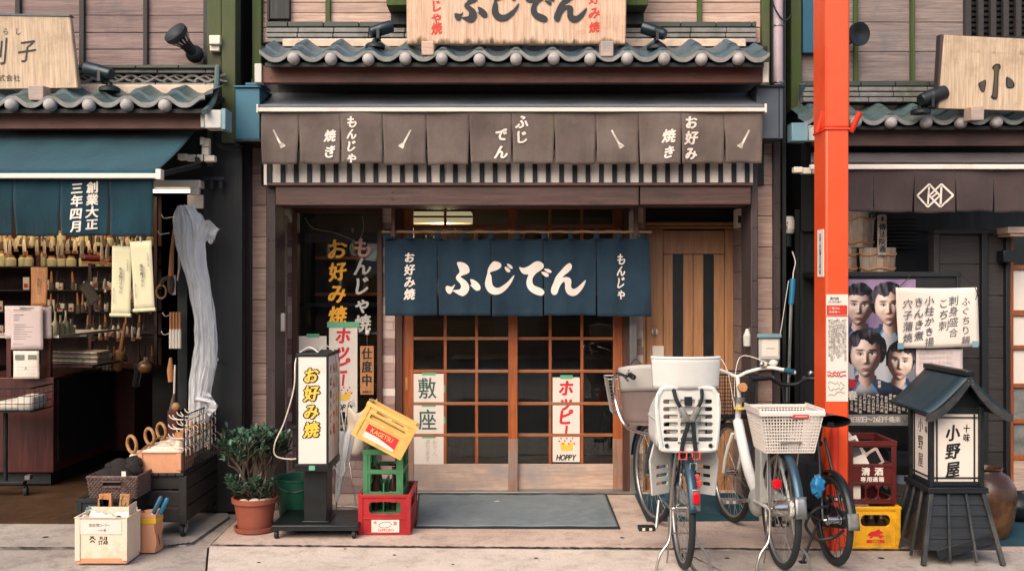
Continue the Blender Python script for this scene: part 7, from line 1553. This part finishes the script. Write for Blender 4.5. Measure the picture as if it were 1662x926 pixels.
# notice board with the theatre poster
d = 6.45
t = thing('notice_board', 'dark wooden notice board carrying the theatre poster and menu sheets', 'notice board', (X(1460, d), d, 0))
put('panel', MB().pb(1345, 1560, 446, 692, d+.014, .03), M['black_wood'], t); put('frame', MB().pb(1345, 1560, 441, 449, d, .05).pb(1553, 1560, 449, 692, d, .05).pb(1345, 1553, 688, 692, d, .05), M['black_wood'], t, bevel=.003)
put('leg', MB().box(X(1352, d), X(1352, d)+.04, d+.045, d+.085, 0, Z(692, d)), M['black_wood'], t); put('leg', MB().box(X(1550, d), X(1550, d)+.04, d+.045, d+.085, 0, Z(692, d)), M['black_wood'], t)
d = 6.445; x0, x1, y0, y1 = 1377, 1486, 453, 690
t = thing('theatre_poster', 'purple theatre poster with four posed men, pinned beside the orange post', 'poster', P((x0+x1)/2, y1, d))
put('sheet', MB().pb(x0, x1, y0, y1, d, .002), M['paper'], t)
def flat(name, pts, mat, lay, k=3, sm=True):
    q = [(X(p[0], d), Z(p[1], d)) for p in pts]; tri = tessellate_polygon([[Vector((x, y, 0)) for x, y in q]])
    return put(name, MB().add([Vector((x, d-.0006*lay, z)) for x, z in q], [tuple(i) for i in tri]), M[mat], t, smooth=0)
# the printed picture: four portraits, worked out point by point as printed ink
def sm(a, b, x):
    x = max(0., min(1., (x-a)/(b-a))); return x*x*(3-2*x)
def gs(x, y, cx, cy, rx, ry): return math.exp(-((x-cx)/rx)**2-((y-cy)/ry)**2)
def mixc(a, b, f): return tuple(p+(q-p)*f for p, q in zip(a, b))
def head_h(a, b):
    jw = .70-.20*sm(.25, 1., b); q = 1-(a/jw)**2-(b/(1.0 if b > 0 else .98))**2
    h = .75*math.sqrt(max(q, 0.))
    h += .20*math.exp(-(a/.10)**2)*sm(-.3, .28, b)*(1-sm(.30, .40, b))+.05*gs(a, b, 0, .33, .15, .08)
    for s in (-1, 1): h += -.12*gs(a, b, s*.28, -.08, .17, .10)+.05*gs(a, b, s*.4, .2, .18, .16)+.05*gs(a, b, s*.28, -.28, .22, .07)
    return h+.06*gs(a, b, 0, .60, .2, .09)-.04*gs(a, b, 0, .74, .2, .05)+.08*gs(a, b, 0, .9, .16, .12)
def portrait(px, py, cx, cy, s, sd, seed, tilt, wide):
    """(colour, cover) of one head at a photo point, or None."""
    x, y = (px-cx)/s, (py-cy)/s; c_, s_ = math.cos(tilt), math.sin(tilt); a, b = x*c_+y*s_, -x*s_+y*c_
    jw = .70-.20*sm(.25, 1., b); q = (a/jw)**2+(b/(1.0 if b > 0 else .98))**2; nz = noise.noise((a*7+seed*9, b*2.2, seed)); n2 = noise.noise((a*16, b*5+seed*5, seed*3.))
    col = None
    if b > .75 and abs(x) < 1.75 and y > .98+.25*abs(x)**1.6-.15*(abs(x) < .5):                # robe
        col = mixc((.012, .016, .03), (.05, .08, .14), max(0, .5+.5*sd*-x*.6+n2*.3)); v = y-.86-1.5*abs(x+.05*sd)
        if abs(v) < .10: col = (.10, .20, .34)
        elif abs(v-.22) < .05: col = (.05, .10, .18)
        if v > .10: col = mixc((.42, .42, .44), (.16, .17, .2), sm(-.3, .4, x*sd))
    if .55 < b and abs(a-.03) < .36+.12*sm(.9, 1.4, b) and y < 1.06+1.2*(.42-abs(a)): col = mixc((.66, .46, .37), (.07, .035, .025), sm(-.3, .25, a*sd+.12*(1.1-b)))
    hq = (a/(.86*wide))**2+((b+.28)/.98)**2+.10*nz
    if hq < 1. and b < .35+.1*nz: col = mixc((.008, .007, .009), (.10, .09, .11), max(0, nz*1.1+.15-.5*a*sd)*(b < -.2))
    hair_line = -.62+.18*nz+.28*abs(a)**2+(.12 if wide > 1.05 else 0)*math.sin(a*9+seed)
    if q < 1. and (b > hair_line):
        e = .02; hx = (head_h(a+e, b)-head_h(a-e, b))/(2*e); hy = (head_h(a, b+e)-head_h(a, b-e))/(2*e); l = math.sqrt(hx*hx+hy*hy+1)
        lam = max(0, (-hx*(-sd*.62)-hy*-.38+.66)/l/1.02); sp_ = max(0, (-hx*(-sd*.4)-hy*-.45+.9)/l/1.09)**18
        col = mixc((.06, .03, .025), (.88, .64, .52), min(1, lam**1.05)); col = tuple(min(1, k+.14*sp_) for k in col); edge = sm(.82, 1., q); col = tuple(k*(1-.45*edge) for k in col)
        ex = .27
        for sg in (-1, 1):
            ea, eb = a-sg*ex-.03*sd, b+.07
            br = math.exp(-((ea-.02*sg)/.19)**4)*math.exp(-((eb+.20+.05*abs(ea)-.05*ea*sg*-1)/.035)**2); col = mixc(col, (.012, .01, .01), min(1, br*1.1))
            ey = (ea/.15)**2+(eb/.055)**2
            if ey < 1.3:
                w = mixc((.55, .51, .49), (.012, .01, .01), 1-sm(.3, .6, (ea/.075)**2+(eb/.075)**2)); col = mixc(w, col, sm(.8, 1.3, ey))
            lid = math.exp(-(ea/.16)**4)*math.exp(-((eb+.052-.9*ea*ea)/.02)**2); col = mixc(col, (.01, .008, .008), min(1, lid))
        col = mixc(col, (.02, .01, .01), .7*(gs(a, b, -.07, .37, .035, .022)+gs(a, b, .07, .37, .035, .022)))
        lip = math.exp(-((a)/.19)**4)*math.exp(-((b-.60)/.055)**2); col = mixc(col, (.26, .07, .065), min(1, .85*lip)); col = mixc(col, (.04, .012, .012), .9*math.exp(-(a/.2)**4)*math.exp(-((b-.595-.3*a*a)/.013)**2))
    if col is None and b > -.35 and b < .25 and .66 < abs(a) < .80: col = mixc((.4, .26, .2), (.06, .03, .025), .5+.5*(1 if a*sd > 0 else -1))
    return col
HEADS = ((1394, 497, 31, 1, 1.3, .03, 1.0), (1442, 497, 32, 1, 2.7, -.06, 1.08), (1461, 588, 29, -1, 4.1, .10, .98), (1405, 577, 35, 1, 5.9, -.02, 1.14))
def poster_ink(px, py):
    w = sm(690, 470, py); n = noise.noise((px*.025, py*.02, 1.))*.5+.5; n2 = noise.noise((px*.09, py*.05, 4.))
    c = mixc((.008, .010, .018), mixc((.10, .06, .22), (.55, .38, .50), n*.9+.15*n2), w*.95*(.55+.45*n))
    for h in HEADS:
        k = portrait(px, py, *h)
        if k: c = k
    f = sm(628, 645, py); return mixc(c, (.008, .009, .012), f)
nu_, nv_ = 150, 300
me = MB().sheet(lambda u, v: (X(x0+(x1-x0)*u, d), d-.0012, Z(y0+(y1-y0)*v, d)), nu_, nv_)
def vcol():
    b = NB('poster_ink'); a_ = b.n('ShaderNodeVertexColor', layer_name='ink'); b.l(a_.outputs[0], b.b.inputs['Base Color']); b.b.inputs['Roughness'].default_value = .3
    b.bump(b.noise(b.coord(), 9, 4), .12, .004); return b.m
po = put('portrait_print', me, vcol(), t, smooth=0)
at = po.data.color_attributes.new('ink', 'FLOAT_COLOR', 'POINT')
for j in range(nv_+1):
    for i in range(nu_+1):
        at.data[j*(nu_+1)+i].color = (*poster_ink(x0+(x1-x0)*i/nu_, y0+(y1-y0)*j/nv_), 1)
flat('footer_print', [(x0, 672), (x1, 672), (x1, 690), (x0, 690)], 'ridge', 4)
mb = MB(); lett(mb, '2日初日〜26日千穐楽', 1381, 680, 11, d, .02, False, .9, .9, dz=.0035); rnd = random.Random(8)
for i in range(15): lett(mb, ''.join(rnd.choice('市川中村坂東尾上松本片岡之助衛門') for _ in range(5)), 1382+7*i, 641+(i % 3)*2, 5.4, d, .01, True, 1.05, 1, dz=.0035)
put('lettering', mb, M['ink_white'], t, smooth=0)
mb = MB(); lett(mb, '新', 1383, 622, 17, d, .04, dz=.0035); put('red_lettering', mb, M['ink_red'], t, smooth=0); mb = MB(); lett(mb, '春', 1383, 641, 16, d, .04, dz=.0038); lett(mb, '坂東', 1427, 620, 6, d, .02, dz=.0035); put('white_lettering', mb, M['ink_white'], t, smooth=0)
d = 6.41
t = thing('menu_sheet', 'large white handwritten menu sheet hung by strings over the theatre poster', 'menu', P(1521, 565, d))
put('sheet', MB().sheet(lambda u, v: Vector((X(1453+5*v+131*u*(1+.0*v), d), d-.004+.007*math.sin(u*4+v*3)-.003, Z(466+1.5*math.sin(u*3.14)+(98-3*u)*v, d))), 20, 12), M['paper'], t, solid=.0012)
mb = MB()
for s, x, y, sz, b_ in (('穴子蒲焼', 1473, 493, 17, .02), ('きんき煮', 1491, 490, 17, .02), ('小柱かき揚', 1508, 488, 15.5, .02), ('こち刺', 1531, 492, 17, .01), ('刺身盛合', 1547, 488, 16, .01), ('ふぐちり鍋', 1567, 489, 14.5, .01)): lett(mb, s, x, y, sz, d-.012, b_, True, 1.08, 1, .12, .04, dz=.004)
put('lettering', mb, M['ink_grey'], t, smooth=0)
put('string', MB().tube([P(1458, 467, d-.008), P(1482, 443, d+.03)], .0025, 5).tube([P(1582, 466, d-.008), P(1558, 443, d+.03)], .0025, 5).tube(smooth_path([P(1582, 466, d-.01), P(1586, 476, d-.012), P(1583, 486, d-.012)], 4), .004, 5), M['black'], t); put('corner_tape', MB().pb(1457, 1467, 556, 566, d-.014, .001).pb(1578, 1588, 553, 563, d-.014, .001), M['plastic_teal'], t)
t = thing('blank_sheet', 'thin cream paper with faint print hanging below the menu sheet', 'paper', P(1524, 612, 6.42)); put('sheet', MB().sheet(lambda u, v: P(1487+76*u, 566+46*v, 6.432)+Vector((0, .004*math.sin(u*7+v*2), 0)), 12, 6), M['paper_mauve'], t, solid=.001)
mb = MB()
for i in range(4): lett(mb, ''.join(rnd.choice('御品書旬魚天蕎麦うどん') for _ in range(9)), 1494, 571+8*i, 5.5, 6.425, .0, False, 1.1, dz=.003)
put('print', mb, M['ink_pale'], t, smooth=0)
# sake crate over the yellow beer crate
d = 6.0; w, dp, h = .296, .36, .255; cx = X(1420.5, d)
t = thing('beer_crate', 'yellow beer crate with a red winged emblem and dark bottles, under the brown crate', 'crate', (cx, d+dp/2, 0))
put('crate_body', crate_body(w, dp, h, [rrect(-.088, .092, .135, .205, .03)], [rrect(-.12, .12, .135, .205, .03)], ribs=((.232, .24),), rim=.016), M['yellow_deep'], t, local=True, bevel=.002)
mb = MB()
for i, pts in enumerate(([(-.045, .085), (-.02, .105), (.02, .108), (.05, .1), (.03, .088), (0, .082)], [(-.05, .078), (-.02, .09), (.015, .084), (.02, .074), (-.02, .076)], [(.015, .085), (.045, .082), (.055, .072), (.03, .076)], [(-.03, .074), (-.035, .064), (-.02, .068), (-.012, .076)], [(.018, .078), (.03, .064), (.042, .068), (.034, .078)], [(.0, .104), (.012, .118), (.03, .114), (.02, .104)])):
    q = smooth_path([(a, b, 0) for a, b in pts], 3, True); mb.prism([(p.x, p.y) for p in q], (0, -dp/2-.0015-.0002*i, 0), (1, 0, 0), (0, 0, 1), (0, 1, 0), .0004)
put('emblem', mb, M['ink_red'], t, local=True); put('name_band', MB().box(-.053, .057, -dp/2-.0015, -dp/2-.0005, .036, .054), M['ink_red'], t, local=True); printed(t, 'KIRIN', .002, .045, .017, -dp/2-.0015, M['yellow_deep'], .03, 1.2)
bt = thing('beer_bottle', 'dark bottle with pale foil neck standing in the yellow beer crate', 'bottle', (cx-.055, d+.08, .015), 'bottles in the yellow beer crate')
put('glass', MB().lathe([(.03, 0), (.034, .01), (.034, .11), (.015, .155), (.014, .2)], (0, 0, 0), 16), M['bottle'], bt, local=True); put('foil', MB().lathe([(.0165, .15), (.0155, .19), (.0165, .2), (0, .201)], (0, 0, 0), 14), M['alu'], bt, local=True)
for dx, dy in ((.005, .08), (.065, .08), (-.055, .19), (.005, .19), (.065, .19)): dup(bt, (cx+dx, d+dy, .015))
d = 6.04; w, dp, h = .285, .34, .385; cx = X(1415.5, d)
t = thing('sake_crate', 'dark brown sake crate lettered 清酒 stacked on the yellow beer crate', 'crate', (cx, d+dp/2, .262))
put('crate_body', crate_body(w, dp, h, [rrect(-.118, -.042, .03, .115, .012), rrect(-.034, .034, .03, .115, .03), rrect(.042, .118, .03, .115, .03), rrect(-.122, .122, .245, .345, .012)], [rrect(-.14, .14, .03, .115, .02), rrect(-.14, .14, .245, .345, .02)], ribs=((.125, .133), (.228, .236)), rim=.03), M['brown_plastic'], t, local=True, bevel=.002)
printed(t, '清 酒', 0, .2, .052, -dp/2-.002, M['ink_white'], .05, 1.05, 'lettering', False, 2.2); printed(t, '専用通箱', 0, .152, .033, -dp/2-.002, M['ink_white'], .04, 1.05, 'lettering', False, 3)
put('inner_paper', MB().box(-.12, -.06, -dp/2+.03, -dp/2+.035, .02, .13), M['paper'], t, local=True)
for i, (lab, x, z, ry, m) in enumerate((('white folded leaflet sticking out of the top of the brown crate', -.085, .30, -22, 'paper'), ('pale leaflet leaning behind the folded one in the brown crate', -.10, .33, -38, 'paper_mauve'), ('glossy dark and white magazine lying slanted inside the brown crate', .02, .235, 62, 'paper_mauve'))):
    q = thing('leaflet', lab, 'leaflet', (cx+x, d+.06+.03*i, .262+z), rot=(R(-12), R(ry), 0)); put('pages', MB().box(-.055, .055, 0, .008, -.1, .1), M[m], q, local=True, bevel=.002); put('cover_print', MB().box(-.04, .04, -.0012, -.0004, -.02, .08), M[('ink_grey', 'ink_pale', 'print_hair')[i]], q, local=True)
# standing lantern
fz = lambda py, d_: Z(py, d_)
d = 5.72; bx0, bx1 = X(1511, d), X(1592, d); lx = (bx0+bx1)/2; bw = (bx1-bx0)/2; dpt = .285; zb, zt = Z(781, d), Z(672, d)
t = thing('standing_lantern', 'black wooden lantern sign with curved gable roof and brush lettered paper panes', 'lantern', (lx, d+dpt/2, 0)); hd = dpt/2
for sx in (-1, 1):
    for sy in (-1, 1): put('corner_post', MB().box(sx*bw-.014, sx*bw+.014, sy*hd-.014, sy*hd+.014, zb-.03, zt+.045), M['lantern_wood'], t, local=True, bevel=.003)
put('box_rail', MB().box(-bw, bw, -hd+.002, -hd+.02, zt+.002, zt+.045).box(-bw, bw, -hd+.002, -hd+.02, zb-.028, zb).box(-bw, bw, hd-.02, hd-.002, zt+.002, zt+.045).box(-bw, bw, hd-.02, hd-.002, zb-.028, zb).box(-bw+.002, -bw+.02, -hd, hd, zt+.002, zt+.045).box(-bw+.002, -bw+.02, -hd, hd, zb-.028, zb).box(bw-.02, bw-.002, -hd, hd, zt+.002, zt+.045).box(bw-.02, bw-.002, -hd, hd, zb-.028, zb), M['lantern_wood'], t, local=True, bevel=.003)
pp = put('front_pane', MB().box(-bw+.013, bw-.013, -hd+.008, -hd+.012, zb, zt+.004), M['paper'], t, local=True); sp_ = put('side_pane', MB().box(-bw+.008, -bw+.012, -hd+.013, hd-.013, zb, zt+.004), M['paper'], t, local=True); put('side_pane', MB().box(bw-.012, bw-.008, -hd+.013, hd-.013, zb, zt+.004), M['paper'], t, local=True)
mb = MB(); iw = bw-.014
for x in (-iw+.022, iw-.022): mb.box(x-.0035, x+.0035, -hd+.001, -hd+.0075, zb, zt)
for z in (zb+.022, zt-.018): mb.box(-iw, iw, -hd-.0, -hd+.0065, z-.0035, z+.0035)
put('lattice_bar', mb, M['black'], t, local=True); mb = MB()
for y in (-hd+.038, hd-.038): mb.box(-bw+.001, -bw+.0075, y-.0035, y+.0035, zb, zt)
for z in (zb+.022, zt-.018): mb.box(-bw, -bw+.0065, -hd+.014, hd-.014, z-.0035, z+.0035)
put('lattice_bar', mb, M['black'], t, local=True)
printed(t, '小野屋', -.015, (zb+zt)/2-.02, .098, -hd+.0075, M['ink_black'], .04, .85, 'lettering', True, 1.08, .02, .1); printed(t, '十味', .065, (zb+zt)/2+.085, .05, -hd+.0075, M['ink_black'], .03, .8, 'lettering', True, 1.05, 0, .1)
mb = MB()
for st, y0_, z0_, sz in (('小野屋', .02, zt-.085, .09), ('十味', -.06, zt-.05, .045)):
    for j, c in enumerate(st):
        for q in range(4):
            v, f, _ = glyph(c, 0.); mb.add([Vector((-bw+.0075-.0002*q, y0_-(a*.8)*sz+.0015*(q % 2), z0_-j*sz*1.15+b*sz+.0012*(q//2))) for a, b in v], f)
put('lettering', mb, M['ink_black'], t, local=True, smooth=0)
put('sill_board', MB().box(-bw-.03, bw+.03, -hd-.035, hd+.035, zb-.062, zb-.03), M['lantern_wood'], t, local=True, bevel=.004)
# flared base: clapboards between splayed legs
zt2 = zb-.062; TW, TD, BW, BD = bw+.01, hd+.012, .235, .24
def cr_(s): return TW+(BW-TW)*s, TD+(BD-TD)*s
mb = MB(); n = 5
for i in range(n):
    s0, s1 = i*.155, (i+1)*.155+.012; a0, b0 = cr_(s0); a1, b1 = cr_(s1); a1 += .008; b1 += .008; z0_, z1_ = zt2*(1-s0), zt2*(1-s1)
    for sy in (-1, 1): mb.add([(-a0+.01, sy*(b0-.012), z0_), (a0-.01, sy*(b0-.012), z0_), (a1-.02, sy*(b1-.012), z1_), (-a1+.02, sy*(b1-.012), z1_), (-a0+.01, sy*(b0-.024), z0_), (a0-.01, sy*(b0-.024), z0_), (a1-.02, sy*(b1-.024), z1_), (-a1+.02, sy*(b1-.024), z1_)], [(0, 1, 2, 3), (4, 5, 6, 7), (0, 1, 5, 4), (2, 3, 7, 6), (0, 3, 7, 4), (1, 2, 6, 5)])
    for sx in (-1, 1): mb.add([(sx*(a0-.012), -b0+.01, z0_), (sx*(a0-.012), b0-.01, z0_), (sx*(a1-.012), b1-.02, z1_), (sx*(a1-.012), -b1+.02, z1_), (sx*(a0-.024), -b0+.01, z0_), (sx*(a0-.024), b0-.01, z0_), (sx*(a1-.024), b1-.02, z1_), (sx*(a1-.024), -b1+.02, z1_)], [(0, 1, 2, 3), (4, 5, 6, 7), (0, 1, 5, 4), (2, 3, 7, 6), (0, 3, 7, 4), (1, 2, 6, 5)])
put('clapboard', mb, M['lantern_wood'], t, local=True)
put('loose_board', MB().bar((-.14, -BD+.02, .06), (.17, -BD+.02, .15), .012, .06, up=(0, 0, 1)), M['lantern_wood'], t, local=True, bevel=.003)
for sx in (-1, 1):
    for sy in (-1, 1): put('leg', MB().bar((sx*TW*.97, sy*(TD), zt2), (sx*BW*.97, sy*BD*.985, 0.004), .03, .026, up=(1, 0, 0)), M['lantern_leg'], t, local=True, bevel=.004)
for f in (-.36, .33):
    put('batten', MB().bar((f*TW*.95, -TD-.004, zt2), (f*BW*.95, -BD-.004, .02), .02, .014, up=(1, 0, 0)), M['lantern_leg'], t, local=True, bevel=.003); put('batten', MB().bar((-TW-.004, f*TD, zt2), (-BW-.004, f*BD, .02), .014, .02, up=(0, 1, 0)), M['lantern_leg'], t, local=True, bevel=.003)
# curved roof
ry0, ry1 = -hd-.10, hd+.20; rz = Z(612, 5.6); ez = Z(672, 5.6); rx = .032
def roof(s, v=0, off=0.):                               # s = -1..1 across, sagging slopes
    a = min(1., abs(s)); z = rz-(rz-ez)*(1-(1-a)**1.45)*1.0-off; x = rx+s*.235-.0; return x, z
for sg, nm in ((-1, 'roof_slope'), (1, 'roof_slope')):
    put(nm, MB().sheet(lambda u, v: (roof(sg*u, 0)[0], ry0+(ry1-ry0)*v, roof(sg*u, 0)[1]+.012*math.sin(u*3.1)), 14, 4), M['lantern_roof'] if 'lantern_roof' in M else M['box_teal'], t, local=True, solid=.018)
put('ridge_beam', MB().box(rx-.022, rx+.03, ry0-.005, ry1, rz+.004, rz+.034), M['black'], t, local=True, bevel=.004)
for sg in (-1, 1):
    bb_ = MB(); pts = []
    for i in range(13): x, z = roof(sg*i/12*1.04, 0); pts.append((x, z))
    low = [(x+.0, z-.042-.012*math.sin(i/12*3.14)) for i, (x, z) in enumerate(pts)]
    n = len(pts); v = [(x, ry0-.012, z) for x, z in pts+low]+[(x, ry0+.006, z) for x, z in pts+low]; f = []
    for i in range(n-1): f += [(i, i+1, n+i+1, n+i), (2*n+i, 3*n+i, 3*n+i+1, 2*n+i+1), (i, 2*n+i, 2*n+i+1, i+1), (n+i, n+i+1, 3*n+i+1, 3*n+i)]
    f += [(0, n, 3*n, 2*n), (n-1, 3*n-1, 4*n-1, 2*n-1)]
    put('bargeboard', bb_.add(v, f), M['lantern_leg'], t, local=True, smooth=30)
    for i in (3, 9): put('rafter', MB().box(roof(sg*i/12)[0]-.01, roof(sg*i/12)[0]+.01, ry0+.01, ry1-.01, roof(sg*i/12)[1]-.035, roof(sg*i/12)[1]-.012), M['black'], t, local=True)
put('gable_panel', MB().prism([(-bw, zt+.04), (bw, zt+.04), (bw+.0, zt+.06), (rx+.02, rz-.04), (rx-.02, rz-.04), (-bw, zt+.06)], (0, -hd+.004, 0), (1, 0, 0), (0, 0, 1), (0, 1, 0), .012), M['black'], t, local=True)
mb = MB(); bolts(mb, [], [], 0)
for dx, dz in ((-.012, -.02), (.012, -.02), (-.012, -.04), (.012, -.04)): mb.lathe([(.004, 0), (.003, .004)], (rx+dx, ry0-.013, rz+dz), 8, (0, -1, 0))
put('nail', mb, M['alu'], t, local=True)
# jar and basin
t = thing('ceramic_jar', 'large brown glazed jar with a dark mouth behind the standing lantern', 'jar', (X(1599, 6.3), 6.3, 0))
put('body', MB().lathe([(.12, 0), (.135, .01), (.165, .1), (.185, .22), (.18, .32), (.14, .39), (.1, .412), (.094, .425), (.106, .438), (.098, .442), (.084, .428), (.08, .40), (0, .39)], (0, 0, 0), 48), M['jar'], t, local=True, smooth=60); put('inner_mouth', MB().lathe([(.08, .405), (0, .406)], (0, 0, 0), 24), M['black_matte'], t, local=True)
t = thing('metal_basin', 'dull metal basin and bucket stack behind the yellow beer crate', 'basin', (X(1475, 6.6), 6.6, .0))
put('body', MB().lathe([(.12, 0), (.14, .02), (.165, .2), (.172, .205), (.172, .215), (.155, .212), (.13, .02), (0, .018)], (0, 0, 0), 32).lathe([(.15, .215), (.172, .29), (.178, .3), (.165, .3), (.145, .222)], (0, 0, 0), 32), M['alu'], t, local=True)
t = thing('stored_tray', 'dark slatted crate standing under the notice board', 'crate', (X(1465, 6.7), 6.7, 0)); put('crate_body', crate_body(.3, .3, .5, [rrect(-.12, .12, .08, .2, .02), rrect(-.12, .12, .28, .4, .02)], [], ribs=((.22, .24),)), M['black_plastic'], t, local=True)
t = thing('black_bag', 'black plastic bag slumped by the paper screen door', 'bag', (X(1655, 6.7), 6.7, 0)); put('bag', MB().sheet(lambda u, v: Vector((math.cos(6.283*u)*math.sin(3.1416*v)*.16, math.sin(6.283*u)*math.sin(3.1416*v)*.12, .1+math.cos(3.1416*v)*.1))*(1+.12*noise.noise((u*8, v*8, 3))), 36, 20), M['black_plastic'], t, local=True)
solo('dark_rubber_mat', 'dark rubber mat lying under the ceramic jar', 'mat', MB().box(X(1560, 6.5), 3.9, 6.05, 7.0, .001, .007), M['mat_teal'])
# ------------------------------------------------------------------ the other side of the street, seen only in the glass
O = thing('opposite_shop_row', 'row of low dark shops across the street, mirrored in the door glass', 'building', (0, -7, 0))
put('wall', MB().box(-12, 12, -7.6, -7, 0, 4.6), M['plank_mauve'], O); put('roof', MB().box(-12, 12, -7.0, -6.1, 3.2, 3.32).box(-12, 12, -7.4, -6.9, 4.3, 4.5), M['tile'], O)
for i in range(6): put('shopfront', MB().box(-11.4+4*i, -8.4+4*i, -7.04, -6.98, .3, 2.5), M['room_dark'], O); put('shop_curtain', MB().box(-11.4+4*i, -8.6+4*i, -6.6, -6.58, 1.9, 2.5), M[('awn_brown', 'noren', 'white', 'awn_teal', 'paper', 'paper')[i]], O)

d = 8.55
pl_ = thing('glow_panel', 'long beige glowing panel added inside the restaurant above the curtain rod', 'lamp', P(715, 340, d))  # glowing panel added to mimic the bright patch behind the transom panes
put('glow_body', MB().pb(664, 765, 343, 361, d, .3), emit('glow_face', '#e8c79a', .38), pl_, bevel=.01); put('panel_slat', MB().pb(662, 767, 350, 353, d-.01, .01).pb(662, 767, 340, 343, d-.01, .32), M['brown_post'], pl_); put('panel_hanger', MB().tube([P(690, 340, d+.1), P(690, 340, d+.1)+Vector((0, 0, .25))], .006, 6).tube([P(740, 340, d+.1), P(740, 340, d+.1)+Vector((0, 0, .25))], .006, 6), M['black'], pl_)
lp_ = bpy.data.lights.new('room_light', 'POINT'); lp_.energy = 9.; lp_.color = (1, .74, .45); lp_.shadow_soft_size = .12; lq_ = bpy.data.objects.new('room_light', lp_); COL.objects.link(lq_); lq_.location = (X(715, d), d+.15, Z(372, d))  # unseen light added to brighten the restaurant room
